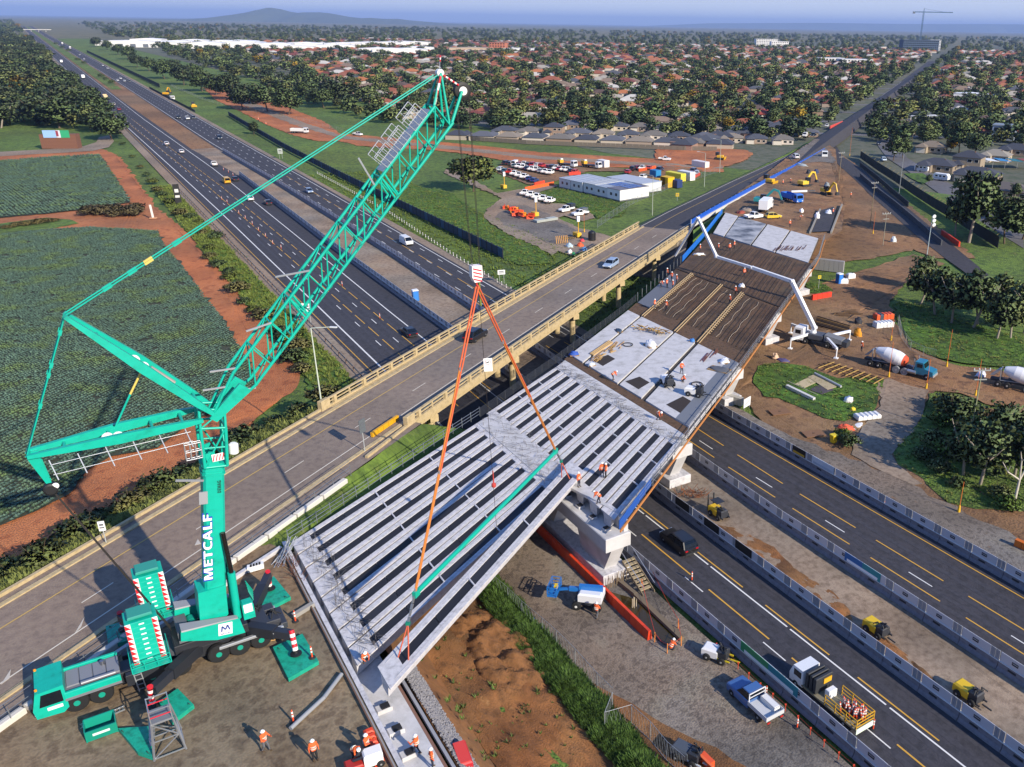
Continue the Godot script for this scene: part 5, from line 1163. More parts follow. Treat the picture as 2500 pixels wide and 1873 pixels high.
# ---------- the beam in the air with its slings and spreader ----------
func make_lifted_beam():
	var conc:StandardMaterial3D=cache["pale_concrete"]
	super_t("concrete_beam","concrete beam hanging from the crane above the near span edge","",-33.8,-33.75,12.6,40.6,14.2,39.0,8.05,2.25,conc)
	var c:=fp(-61.3,26.7);var u:=(fp(-71.5,40.5)-fp(-51.0,12.9)).normalized()
	var at:=func(al:float,h:float)->Vector3:return c+u*al+V(0,h,0)
	var t:=thing("lifting_rig","teal spreader bar on orange slings over the hanging beam","spreader bar","",at.call(0.0,8.0))
	var o:=t.position
	var g:=N();g.tube(at.call(-12.6,12.4)-o,at.call(11.8,12.3)-o,0.2,-1,14);part(t,"spreader_bar",g,paint("#07a088",0.3))
	for e in [-12.9,12.0]:
		g=N();g.bar(at.call(e-0.3,12.35)-o,at.call(e+0.3,12.35)-o,0.3,0.5);part(t,"bar_end",g,paint("#07a088",0.3))
	var hk:Vector3=at.call(-1.2,33.0)
	for q in [[-12.95,12.6,"#c25a34","#b8702e"],[12.0,12.5,"#c25a34","#b8702e"]]:
		var e:Vector3=at.call(q[0],q[1])
		var mid:Vector3=hk.lerp(e,0.28);var lo:Vector3=hk.lerp(e,0.62)
		for z in [0.1,-0.1]:
			var x:Vector3=u.cross(Vector3.UP)*z*0.8+u*z*0.6
			g=N();g.tube(hk+x-o,mid+x-o,0.075,-1,6);part(t,"sling",g,M(q[2],0.8))
			g=N();g.tube(mid+x*0.7-o,lo+x*0.7-o,0.075,-1,6);part(t,"sling",g,M(q[2] if z>0 else q[3],0.8))
			g=N();g.tube(lo+x*0.5-o,e+x*0.4-o,0.075,-1,6);part(t,"sling",g,M(q[3],0.8))
		for f in [mid,lo,e]:
			g=N();g.bar(f-o+V(0,0.2,0),f-o-V(0,0.2,0),0.22,0.12);part(t,"shackle",g,M("#a8a8aa",0.4,0.6))
		var sgn:float=-1.0 if q[0]<0 else 1.0
		var lw:Vector3=at.call(q[0]+sgn*1.3,10.6)
		for k in 5:
			g=N();g.bar(e.lerp(lw,k / 5.0)-o,e.lerp(lw,(k+0.9) / 5.0)-o,0.1 if k % 2 else 0.2,0.2 if k % 2 else 0.1);part(t,"chain_link",g,M("#8c8e90",0.4,0.6))
		g=N();g.box(lw-o,V(0.3,0.25,0.3));part(t,"shackle",g,M("#0c7a62",0.5))
		for z in [0.45,-0.45]:
			g=N();g.tube(lw-o,at.call(q[0]+sgn*2.3,8.1)+u.cross(Vector3.UP)*z-o,0.055,-1,6);part(t,"leg_sling",g,M("#c05a40",0.8))
	# warning board and tag line hanging from the hook
	var p:=fp(-62,26.75)
	t=thing("warning_board","white warning board hanging on a rope below the crane hook","sign","",p+V(0,25.2,0),0.2)
	g=N();g.box(V(0.1,0.6,0),V(0.7,1.15,0.03));part(t,"board",g,M("#f0efee",0.5))
	g=N();g.lathe(V(0.1,0.85,0.016),Vector3.BACK,[[0,0.24],[0.008,0.24]],20);part(t,"red_ring",g,M("#c88890",0.6))
	g=N();g.lathe(V(0.1,0.85,0.026),Vector3.BACK,[[0,0.19],[0.006,0.19]],20);part(t,"ring_face",g,M("#f0efee",0.5))
	g=N();g.bar(V(-0.03,0.8,0.036),V(0.22,0.88,0.036),0.09,0.01,Vector3.BACK);part(t,"figure",g,M("#222428",0.6))
	for k in 3:
		g=N();g.box(V(0.1,0.45-k*0.12,0.02),V(0.5,0.05,0.01));part(t,"text_line",g,M("#b9bcc0",0.6))
	t=thing("tag_line","dark rope with red hook ball hanging below the crane hook","rope","",p+V(0,9,0))
	g=N();g.tube(V(-0.3,24,0),V(0,0.4,0),0.02,-1,4);part(t,"rope",g,M("#241c18",0.8))
	g=N();g.tube(V(-0.22,23.9,0),V(-0.2,21.9,0),0.09,-1,6);part(t,"green_sling",g,M("#6c7a3a",0.8))
	g=N();g.lathe(V(-0.03,5.2,0),Vector3.UP,[[0,0.06],[0.12,0.2],[0.4,0.2],[0.5,0.06],[1.6,0.04],[1.7,0.02]],10);part(t,"hook_ball",g,M("#b8423a",0.6))
# ---------- vehicles: +z is forward, the origin lies on the ground ----------
func glass_m()->StandardMaterial3D:return M("#0f151c",0.06)
func ring_box(z:float,hw:float,y0:float,y1:float,c:float)->Array:
	return [V(-hw,y0,z),V(hw,y0,z),V(hw,y1-c,z),V(hw-c,y1,z),V(-hw+c,y1,z),V(-hw,y1-c,z)]
func make_car(kind:String,paint_m:Material)->Node3D:
	var t:=Node3D.new()
	var L:=4.6;var W:=1.8;var H:=1.45;var hood:=0.92;var boot:=0.98
	var a := -1.9; var b := -1.35; var c := 0.35; var e := 1.05     # roof: rear foot, rear top, front top, front foot
	match kind:
		"hatch":L=4.2;H=1.5;a=-1.95;b=-1.5;c=0.3;e=1.0;boot=1.0
		"suv":L=4.75;W=1.9;H=1.76;hood=1.08;boot=1.08;a=-2.25;b=-1.85;c=0.35;e=1.05
		"wagon":L=4.7;H=1.5;a=-2.25;b=-1.9
		"van":L=5.0;W=1.95;H=2.0;hood=1.2;boot=1.2;a=-2.45;b=-2.38;c=1.2;e=2.05
		"ute":L=5.2;W=1.86;H=1.78;hood=1.08;boot=0.75;a=-0.55;b=-0.4;c=0.55;e=1.2
	var hw:=W*0.5;var hl:=L*0.5
	var g:=N()
	if kind=="ute":
		g.loft([ring_box(hl,hw*0.86,0.4,hood-0.22,0.06),ring_box(hl-0.18,hw,0.34,hood-0.08,0.08),ring_box(e-0.05,hw,0.32,hood+0.02,0.08),ring_box(a-0.1,hw,0.32,hood,0.05)])
	else:
		g.loft([ring_box(hl,hw*0.84,0.36,hood-0.28,0.08),ring_box(hl-0.2,hw*0.97,0.28,hood-0.12,0.1),ring_box(e,hw,0.26,hood,0.1),ring_box(0.0,hw,0.24,hood+0.02,0.1),ring_box(a,hw,0.26,boot,0.1),ring_box(-hl+0.15,hw*0.97,0.3,boot-0.05,0.1),ring_box(-hl,hw*0.88,0.4,boot-0.14,0.06)])
	var body:=part(t,"body",g,paint_m)
	# cabin: glass with a painted roof
	g=N();var rw:=hw*0.78;var bw:=hw*0.94;var y0:float=(hood if kind!="sedan" else 0.92)-0.03
	var lo:=[V(-bw,y0,e),V(bw,y0,e),V(bw,y0,a),V(-bw,y0,a)];var hi:=[V(-rw,H-0.05,c),V(rw,H-0.05,c),V(rw,H-0.05,b),V(-rw,H-0.05,b)]
	var cr:=[]
	for q in [[e,y0+0.03],[lerp(e,c,0.55),lerp(y0,H,0.66)],[c,H-0.04],[(b+c)*0.5,H],[b,H-0.05],[lerp(b,a,0.6),lerp(y0,H,0.55)],[a,y0+0.03]]:
		var k2:float=(q[1]-y0) / (H-y0);var mw:float=lerp(bw,rw,k2*0.8);cr.append([V(-bw,y0,q[0]),V(bw,y0,q[0]),V(mw,y0+(q[1]-y0)*0.8,q[0]),V(mw-0.14*k2-0.01,q[1],q[0]),V(-mw+0.14*k2+0.01,q[1],q[0]),V(-mw,y0+(q[1]-y0)*0.8,q[0])])
	g.loft(cr);part(t,"windows",g,glass_m())
	g=N();g.hexa([hi[0]+V(-0.03,0,0.04),hi[1]+V(0.03,0,0.04),hi[2]+V(0.03,0,-0.04),hi[3]+V(-0.03,0,-0.04),hi[0]+V(0.1,0.07,-0.1),hi[1]+V(-0.1,0.07,-0.1),hi[2]+V(-0.1,0.07,0.1),hi[3]+V(0.1,0.07,0.1)]);part(t,"roof",g,paint_m)
	g=N()
	for s in [-1,1]:
		g.bar(V(bw*s,y0,a),V(rw*s,H-0.04,b),0.12,0.1);g.bar(V(bw*s,y0,e),V(rw*s,H-0.04,c),0.07,0.07);g.bar(V(bw*s*1.0,y0,-0.35),V(rw*s*1.01,H-0.04,-0.35),0.05,0.09)
	if kind=="van":
		g.hexa([V(-bw-0.01,y0,0.9),V(bw+0.01,y0,0.9),V(bw+0.01,y0,a),V(-bw-0.01,y0,a),V(-rw-0.03,H-0.05,0.9),V(rw+0.03,H-0.05,0.9),V(rw+0.03,H-0.05,b),V(-rw-0.03,H-0.05,b)])
	part(t,"pillars",g,paint_m)
	if kind=="ute":
		g=N();g.box(V(0,0.72,-1.55),V(W,0.08,2.1))
		for s in [-1,1]:g.box(V(s*(hw-0.04),0.93,-1.55),V(0.07,0.4,2.1))
		g.box(V(0,0.93,-2.57),V(W,0.4,0.07));g.box(V(0,0.93,-0.56),V(W,0.4,0.07));part(t,"tray",g,paint_m)
	for s in [-1,1]:
		g=N();g.box(V(s*hw*0.66,hood-0.3,hl-0.04),V(0.42,0.14,0.1));part(t,"headlight",g,M("#e8ecec",0.15))
		g=N();g.box(V(s*hw*0.72,boot-0.22 if kind!="ute" else 0.9,-hl+0.0),V(0.32,0.16,0.08));part(t,"tail_light",g,M("#a01418",0.2))
	for z in [hl-0.85,-hl+0.85]:
		for s in [-1,1]:wheel(t,V(s*(hw-0.12),0.33,z),Vector3.RIGHT*s,0.33 if kind in ["sedan","hatch","wagon","van"] else 0.38,0.22,M("#9a9da2",0.3,0.7))
	g=N();g.box(V(0,0.42,-hl-0.01),V(W*0.86,0.16,0.08));g.box(V(0,0.42,hl-0.01),V(W*0.86,0.16,0.08));part(t,"bumper",g,M("#2a2c30",0.6))
	return t
var protos:={}
func car(kind:String,hex:String,at:Vector3,turn:float,label:String,group:="")->Node3D:
	var key:=kind+hex
	if not protos.has(key):protos[key]=make_car(kind,paint(hex))
	var src:Node3D=protos[key]
	var r:Node3D=src.duplicate();r.name=numbered({"sedan":"sedan_car","hatch":"hatchback_car","suv":"suv_car","wagon":"wagon_car","van":"van","ute":"pickup_truck"}[kind]);add_child(r)
	r.position=at;r.rotation.y=turn
	tag(r,label,{"van":"van","ute":"pickup truck"}.get(kind,"car"),group)
	return r
# a lorry: kinds of load are box, tipper, flat
func truck(called:String,label:String,at:Vector3,turn:float,cabhex:String,cargo:String,cargohex:String,L:=8.0,group:="")->Node3D:
	var t:=thing(called,label,"truck",group,at,turn)
	var hl:=L*0.5;var p:=paint(cabhex);var g:=N()
	g.extrude([Vector2(hl-0.02,0.55),Vector2(hl,1.4),Vector2(hl-0.28,2.6),Vector2(hl-1.75,2.7),Vector2(hl-1.75,0.6)],Vector3.ZERO,Vector3.BACK,Vector3.UP,Vector3.LEFT,-1.15,1.15);part(t,"cab",g,p)
	g=N();g.hexa([V(-1.02,1.5,hl+0.0),V(1.02,1.5,hl+0.0),V(1.02,1.5,hl-0.04),V(-1.02,1.5,hl-0.04),V(-0.98,2.38,hl-0.22),V(0.98,2.38,hl-0.22),V(0.98,2.38,hl-0.3),V(-0.98,2.38,hl-0.3)]);part(t,"windscreen",g,glass_m())
	for s in [-1,1]:
		g=N();g.box(V(s*1.15,1.9,hl-0.85),V(0.03,0.7,0.9));part(t,"side_window",g,glass_m())
		g=N();g.box(V(s*0.85,0.85,hl+0.0),V(0.35,0.2,0.06));part(t,"headlight",g,M("#e8ecec",0.15))
	g=N();g.box(V(0,0.8,-0.5),V(0.9,0.3,L-1.2));part(t,"chassis",g,M("#26282c",0.7))
	var d:=L-2.1
	if cargo=="box":
		g=N();g.cbox(V(0,2.15,-1.0),V(2.4,2.4,d),0.04);part(t,"box_body",g,M(cargohex,0.5))
	elif cargo=="tipper":
		g=N();g.box(V(0,1.1,-1.0),V(2.4,0.2,d))
		for s in [-1,1]:g.box(V(s*1.16,1.7,-1.0),V(0.1,1.2,d))
		g.box(V(0,1.7,-1.0-d*0.5),V(2.4,1.2,0.1));g.box(V(0,1.8,-1.0+d*0.5),V(2.4,1.5,0.1));part(t,"tipper_body",g,M(cargohex,0.5))
	else:
		g=N();g.box(V(0,1.1,-1.0),V(2.4,0.16,d));part(t,"flat_tray",g,M(cargohex,0.6))
	for z in [hl-1.0,-hl+1.0,-hl+2.2]:
		for s in [-1,1]:wheel(t,V(s*0.98,0.5,z),Vector3.RIGHT*s,0.5,0.32,M("#a8abb0",0.4,0.5))
	return t
func make_traffic():
	var away:=yaw_of(-ALONG);var back:=yaw_of(ALONG)
	var gl:="cars driving away on the left carriageway";var gr:="cars approaching on the right carriageway"
	for q in [["sedan","#c9cacc",V(-212.7,0,-387.5),"white sedan in the left carriageway ahead of another white sedan"],["sedan","#d0d1d2",V(-194.3,0,-364),"white sedan in the left carriageway nearest the grass bend"],["ute","#d6d4d2",V(-165.4,0,-331.5),"white pickup in the left carriageway by the orange cones"],["van","#d6a514",V(-144.3,0,-295.7),"yellow van in the left carriageway"],
			["sedan","#1c1e24",V(-143.6,0,-300.5),"black car beside the yellow van at the barrier start"],["sedan","#e0e0e0",V(-123.7,0,-266.3),"white sedan behind the teal stay rope in the left carriageway"],["hatch","#23242c",V(-115.6,0,-260.2),"dark car close to the median barrier in the left carriageway"],["sedan","#d4d4d4",V(-338.7,0,-565),"white car behind the tan truck in the left carriageway"],["sedan","#8c1f2c",V(-317.3,0,-533.7),"small red car in the left carriageway"],
			["sedan","#15161a",V(-42.83,0,-145.5),"black sedan about to pass under the old bridge"],["suv","#121316",fp(-62.9,48.0),"black suv in the left carriageway beside the median barrier below the bridge"],["hatch","#e2e2e2",V(-1128.1,0,-1705.2),"tiny white car far away in the left carriageway"]]:
		car(q[0],q[1],up(q[2],0.03),away,q[3],gl)
	for q in [["suv","#20262c",V(-261.5,0,-493.3),"dark car on the left of three abreast in the right carriageway"],["suv","#d8d8d8",V(-254.8,0,-490.2),"white suv in the middle of three abreast in the right carriageway"],["sedan","#22282e",V(-253.7,0,-494.6),"dark car on the right of three abreast in the right carriageway"],["suv","#233047",V(-199.9,0,-409.9),"lone dark blue suv in the right carriageway"],["hatch","#7f93b0",V(-110.5,0,-280.3),"pale blue car in the right carriageway between jib and stay rope"],
			["van","#e4e4e2",V(-61.18,0,-213.1),"white van in the right carriageway close to the crane jib"],["sedan","#d6d6d6",V(-612,0,-1016.2),"white car far off in the right carriageway"],["sedan","#c8c8c8",V(-575.5,0,-963.2),"second white car far off in the right carriageway"],["sedan","#dedede",V(-472.5,0,-806.9),"white car in a far group of four in the right carriageway"],["hatch","#e2e2e2",V(-461.1,0,-782.5),"white hatchback in a far group of four in the right carriageway"],["sedan","#c4c8cc",V(-451.7,0,-776.3),"silver car in a far group of four in the right carriageway"],["sedan","#30353c",V(-445.9,0,-773.6),"dark car in a far group of four in the right carriageway"],["sedan","#dedede",V(-721.8,0,-1161.8),"tiny white car near the far trees in the right carriageway"],["sedan","#d0d0d0",V(-805.2,0,-1288.4),"tiny silver car near the far trees in the right carriageway"]]:
		car(q[0],q[1],up(q[2],0.03),back,q[3],gr)
	car("suv","#14161c",up(V(-26.47,7,-124.5),7.03),yaw_of(BRIDGE),"black suv with brake lights on crossing the old bridge")
	car("wagon","#8fa3bd",up(V(-7.73,7,-168.5),7.03),yaw_of(-BRIDGE),"pale blue wagon crossing the old bridge towards the crane")
	truck("box_truck","white truck in the left carriageway behind the trees",up(V(-504.5,0,-804.8),0.03),away,"#dcdcdc","box","#e2e2e2",9.0)
	truck("box_truck","white truck farther up the left carriageway",up(V(-691.1,0,-1068.3),0.03),away,"#dcdcdc","box","#e2e2e2",9.0)
	truck("tipper_truck","tan tipper truck in the left carriageway",up(V(-370.4,0,-610.3),0.03),away,"#cdbb96","tipper","#c9b48a",9.0)
	truck("box_truck","white lorry far off in the right carriageway by the trees",up(V(-973.9,0,-1536.3),0.03),back,"#dcdcdc","box","#e2e2e2",12.0)
	truck("box_truck","farthest white lorry in the right carriageway",up(V(-1128.6,0,-1759.8),0.03),back,"#dcdcdc","box","#e2e2e2",12.0)
	# far road and side street
	car("van","#d8d8d6",up(V(76.31,2,-442.2),1.9),yaw_of(-BRIDGE),"white van at the end of the blue barrier on the far road")
	car("suv","#1d222c",up(V(80.45,2,-443.7),1.9),yaw_of(-BRIDGE),"dark suv at the end of the blue barrier on the far road")
	car("hatch","#dcdcda",up(V(98.79,0.4,-503.9),0.5),yaw_of(-BRIDGE),"white car beside the red barrier on the far road")
	car("suv","#e0e2e2",up(V(56.87,4.2,-346.9),4.4),yaw_of(BRIDGE)+0.5,"white four wheel drive parked by the blue barrier")
	truck("flatbed_truck","white cab truck parked at the top of the detour road",up(V(70.51,3.4,-359),3.4),yaw_of(-BRIDGE)+0.2,"#d8dadc","flat","#4c4f55",6.5)
	car("hatch","#cfe0ee",up(V(99.54,0,-376.7),-0.15),yaw_of(V(99.54,0,-376.7)-V(101.4,0,-413.1)),"pale blue hatchback on the side street by the gum tree")
	car("sedan","#23283a",up(V(110.7,0,-431.8),-0.15),yaw_of(V(99.54,0,-376.7)-V(101.4,0,-413.1)),"dark blue car at the top of the side street")
	for q in [[V(107.7,0,-348.3),"white caravan with long dark windows in a driveway"],[V(108.8,0,-327.1),"white caravan parked behind the round bush"]]:
		var t:=thing("caravan",q[1],"caravan","",up(q[0],-0.15),yaw_of(V(110.6,0,-346.9)-V(105.4,0,-351.6)))
		var g:=N();g.extrude([Vector2(-2.8,0.5),Vector2(-2.9,2.2),Vector2(-2.6,2.6),Vector2(2.2,2.6),Vector2(2.9,1.8),Vector2(2.8,0.6)],Vector3.ZERO,Vector3.BACK,Vector3.UP,Vector3.LEFT,-1.15,1.15);part(t,"body",g,M("#e4e4e2",0.4))
		for k in 3:
			for s in [-1,1]:
				g=N();g.box(V(s*1.16,1.75,-1.6+k*1.5),V(0.03,0.55,0.9));part(t,"window",g,glass_m())
		g=N();g.box(V(0,1.0,0),V(2.34,0.14,5.0));part(t,"stripe",g,M("#5b7296",0.5))
		for s in [-1,1]:wheel(t,V(s*1.0,0.35,-0.4),Vector3.RIGHT*s,0.35,0.22,M("#a8abb0",0.4,0.5))
	# works vehicles on the haul road
	truck("tipper_truck","white tipper truck driving on the haul road",V(-173.1,0,-437.3),yaw_of(V(-171.7,0,-440.8)-V(-178.1,0,-441.3)),"#dcdcdc","tipper","#d8d8d6",8.5)
	truck("tipper_truck","white tipper being loaded by the yellow excavator",V(-325.1,0,-610.5),yaw_of(V(-309.5,0,-588.5)-V(-343.9,0,-641)),"#dcdcdc","tipper","#cfd2d4",8.0)
	for k in 2:
		truck("flatbed_truck",["left one","right one"][k]+" of two white cab flatbed trucks beyond the parked cars",[V(-32.92,0,-344.8),V(-23.23,0,-342.8)][k],yaw_of(V(-30.69,0,-348.7)-V(-37.8,0,-353.7)),"#dcdcdc","flat","#3d4046",9.0)
		var t:=thing("generator",["yellow machine on the left flatbed truck","yellow machine on the right flatbed truck"][k],"machine","",up([V(-35.67,0,-346.6),V(-26.15,0,-344.6)][k],1.25),0.6)
		var g:=N();g.cbox(V(0,0.6,0),V(1.5,1.1,2.4),0.1);part(t,"housing",g,M("#d0a024",0.5))
		g=N();g.cbox(V(0.3,1.4,0.3),V(1.0,0.5,1.0),0.1);part(t,"tank",g,M("#d8d6ce",0.5))
	car("ute","#dededc",V(5.73,0,-365.8),yaw_of(V(8.33,0,-366.1)-V(2.83,0,-367.2)),"white pickup driving on the haul road right of the compound")
	car("ute","#dededc",V(-142.8,0,-431.9),yaw_of(V(-140.2,0,-431)-V(-145.8,0,-434.1)),"white pickup on the haul road left of the crane jib")
	parked_cars()
func parked_cars():
	var dirn:=yaw_of(V(-39.58,0,-284.2)-V(-41.23,0,-277.9))
	# crop r rows: [left point, right point, colours and kinds]
	var rows:=[
		[V(-57.04,0,-346.7),V(-42.52,0,-342.9),[["suv","#2c2e33"],["wagon","#3a3c40"],["van","#e2e2e2"],["hatch","#a32030"],["ute","#d8d8d8"],["sedan","#26282e"],["suv","#a8242c"],["sedan","#d4d4d4"],["hatch","#b03038"]],"back row of parked cars"],
		[V(-52.8,0,-340.8),V(-37.52,0,-325.2),[["sedan","#6f7c78"],["ute","#e2e2e2"],["ute","#dcdcdc"],["sedan","#1c2a4a"],["ute","#e6e6e6"],["ute","#e0e0e0"],["sedan","#8f9298"],["ute","#e4e4e4"],["ute","#e8e8e8"]],"row of white pickups in the car park"],
		[V(-39.39,0,-339.3),V(-28.36,0,-329.2),[["sedan","#9a1c28"],["suv","#3c3f46"],["ute","#e0e0e0"],["sedan","#b02430"],["ute","#e4e4e4"],["ute","#dcdcdc"],["sedan","#232a3c"],["hatch","#c0402c"]],"right hand row of parked cars"],
		[V(-56.88,0,-331.7),V(-41.1,0,-308.1),[["hatch","#d8e0e0"],["sedan","#2e5a66"],["ute","#b8322c"],["ute","#e4e4e4"],["ute","#e2e2e2"],["ute","#e6e6e6"],["sedan","#23356a"],["sedan","#1f3670"]],"row of parked cars beside the large tree"],
		[V(-40.89,0,-282.7),V(-31.44,0,-270.3),[["ute","#e8e8e8"],["ute","#ebebeb"],["ute","#e6e6e6"],["ute","#e8e8e8"],["ute","#ebebeb"]],"five white pickups beside the bend"]]
	for r in rows:
		var n:int=r[2].size()
		for i in n:
			var p:Vector3=r[0].lerp(r[1],(i+0.0) / (n-1))
			car(r[2][i][0],r[2][i][1],up(p,0.05),dirn+rng.randf_range(-0.06,0.06),"%s from the left in the %s" % [ordinal(i),r[3]],r[3])
	car("ute","#e8e8e8",up(V(-25,0,-257.2),0.05),yaw_of(V(-26.44,0,-257.4)-V(-23.22,0,-261.2)),"white pickup with dark canopy on the compound track")
	car("ute","#ebebeb",up(V(-20.5,0,-251.8),0.05),yaw_of(V(-22.82,0,-252.5)-V(-19.19,0,-255.4)),"white pickup with grey canopy on the compound track")
	for k in 2:
		var t:=thing("canopy",["black canopy over the tray of the left pickup","grey canopy over the tray of the right pickup"][k],"canopy","",up([V(-23.78,0,-259.4),V(-19.63,0,-254.1)][k],1.14),yaw_of([V(-26.44,0,-257.4)-V(-23.22,0,-261.2),V(-22.82,0,-252.5)-V(-19.19,0,-255.4)][k]))
		var g:=N();g.cbox(V(0,0.45,0),V(1.8,[0.95,0.6][k],2.0),0.06);part(t,"cover",g,M(["#2c3440","#5a5f66"][k],0.5))
		g=N();g.box(V(0,0.5,-1.01),V(1.4,0.4,0.03));part(t,"rear_window",g,glass_m())
	for q in [["suv","#23262c",V(-6.9,0,-337.8)],["sedan","#7c2430",V(-5.14,0,-341.8)],["ute","#e0e0e0",V(-3.26,0,-339.6)],["sedan","#b8452c",V(-0.51,0,-341.4)],["suv","#203048",V(3.61,0,-337.4)],["sedan","#2f6a8c",V(2.21,0,-330.2)],["ute","#e4e4e2",V(-3.01,0,-317.5)],["suv","#5b6680",V(16.56,0,-335.9)],["sedan","#c8ccd0",V(17.44,0,-330.4)],["hatch","#a03038",V(-8.53,0,-330.4)]]:
		car(q[0],q[1],up(q[2],0.05),dirn+rng.randf_range(-0.5,0.5),"car with %s paint parked behind the white site offices" % {"#23262c":"black","#7c2430":"dark red","#e0e0e0":"white","#b8452c":"orange","#203048":"navy","#2f6a8c":"blue","#e4e4e2":"cream white","#5b6680":"grey blue","#c8ccd0":"silver","#a03038":"bright red"}[q[1]])
# ---------- works: machines, buildings, barriers ----------
func make_site():
	pump_truck()
	mixer("mixer_truck","blue cab mixer truck unloading at the concrete pump",V(41.47,0,-131.5),yaw_of(V(46.41,0,-128.4)-V(35.91,0,-136.2)),"#14708c","#c8502e")
	mixer("mixer_truck","second mixer truck waiting at the right edge",V(59.9,0,-123.9),yaw_of(V(46.41,0,-128.4)-V(35.91,0,-136.2))+0.1,"#3a3d42","#dcdcdc")
	boom_lift()
	utility_truck();traffic_truck()
	offices();pads_and_pieces();right_side();far_machines();water_and_stairs()
func pump_truck():
	var A:=V(29.52,0,-144.42);var B:=V(4.98,0,-170.44);var u:=(B-A).normalized()
	var fwd:=(V(26.64,0,-145.4)-V(36.25,0,-139.5)).normalized()
	var t:=thing("concrete_pump","white concrete pump truck with long folding boom over the deck","pump truck","",A,yaw_of(fwd))
	var inv:=Basis(Vector3.UP,yaw_of(fwd)).inverse()
	var white:=M("#dfe1e4",0.4);var g:=N()
	g.box(V(0,0.95,-1.2),V(1.2,0.4,9.6));part(t,"chassis",g,M("#26282c",0.7))
	g=N();g.extrude([Vector2(1.6,0.6),Vector2(1.7,2.8),Vector2(3.3,2.8),Vector2(3.6,1.6),Vector2(3.6,0.6)],Vector3.ZERO,Vector3.BACK,Vector3.UP,Vector3.LEFT,-1.2,1.2);part(t,"cab",g,white)
	g=N();g.box(V(0,2.1,3.46),V(2.1,0.8,0.06),Basis(Vector3.RIGHT,-0.24));part(t,"windscreen",g,glass_m())
	for s in [-1,1]:
		g=N();g.box(V(s*1.21,2.1,2.6),V(0.03,0.7,1.0));part(t,"side_window",g,glass_m())
	g=N();g.cbox(V(0,1.6,-0.6),V(2.3,0.9,2.6),0.08);part(t,"pump_body",g,M("#4a4d54",0.5))
	g=N();g.hexa([V(-1.1,1.2,-2.2),V(1.1,1.2,-2.2),V(1.1,1.2,-5.4),V(-1.1,1.2,-5.4),V(-0.9,2.3,-2.2),V(0.9,2.3,-2.2),V(1.0,1.9,-5.4),V(-1.0,1.9,-5.4)]);part(t,"tarpaulin",g,M("#6a6d72",0.8))
	g=N();g.box(V(0,1.2,-5.9),V(1.9,1.0,0.9));part(t,"hopper",g,M("#33363b",0.7))
	for z in [2.6,1.2,-2.8,-4.1]:
		for s in [-1,1]:wheel(t,V(s*1.0,0.52,z),Vector3.RIGHT*s,0.52,0.34,M("#b4b6ba",0.4,0.5))
	g=N();g.lathe(V(0,1.9,0.2),Vector3.UP,[[0,0.6],[0.7,0.45],[1.2,0.4]],14);part(t,"turret",g,white)
	for q in [V(24.93,0,-141.5),V(32.1,0,-137.1),V(36.34,0,-146.5),V(26.25,0,-149.8)]:
		var f:Vector3=inv*(up(q,0)-A);var root:=V(sign(f.x)*0.7,1.8,clamp(f.z,-2.6,0.8))
		var kn:=V(f.x,1.75,f.z)
		g=N();g.bar(root,kn,0.35,0.4);part(t,"outrigger",g,white)
		g=N();g.tube(kn,f+V(0,0.1,0),0.12,-1,8);g.box(f+V(0,0.08,0),V(0.7,0.16,0.7));part(t,"outrigger_leg",g,white)
	var at:=func(al:float,h:float)->Vector3:return inv*(u*al)+V(0,h,0)
	var J:=[[0.1,2.9],[5.9,10.2],[15.3,10.75],[24.2,11.05],[29.5,17.7],[35.4,9.0]]
	var pipe:=inv*u.cross(Vector3.UP)*0.38
	for i in J.size()-1:
		var a:Vector3=at.call(J[i][0],J[i][1]);var b:Vector3=at.call(J[i+1][0],J[i+1][1])
		var w:float=[0.62,0.5,0.42,0.42,0.26][i]
		g=N();g.bar(a,b,w,w*1.1);var s:=part(t,"boom_section",g,white)
		g=N();g.tube(a+pipe,b+pipe,0.085,-1,8);part(s,"delivery_pipe",g,M("#b9bcc2",0.4,0.3))
		g=N();g.lathe(a-pipe.normalized()*0.45,pipe.normalized(),[[0,w*0.62],[0.9,w*0.62]],12);part(s,"knuckle",g,M("#c4c7cc",0.4))
		g=N();g.tube(a.lerp(b,0.08)+V(0,-w*0.9,0),a.lerp(b,0.4)+V(0,-w*0.6,0),0.1,-1,8);part(s,"ram",g,M("#a8abb2",0.3,0.6))
	g=N();g.path([at.call(35.4,9.0),at.call(35.7,8.2),at.call(35.8,7.3)],0.1,8);part(t,"end_hose",g,M("#2a2b2e",0.8))
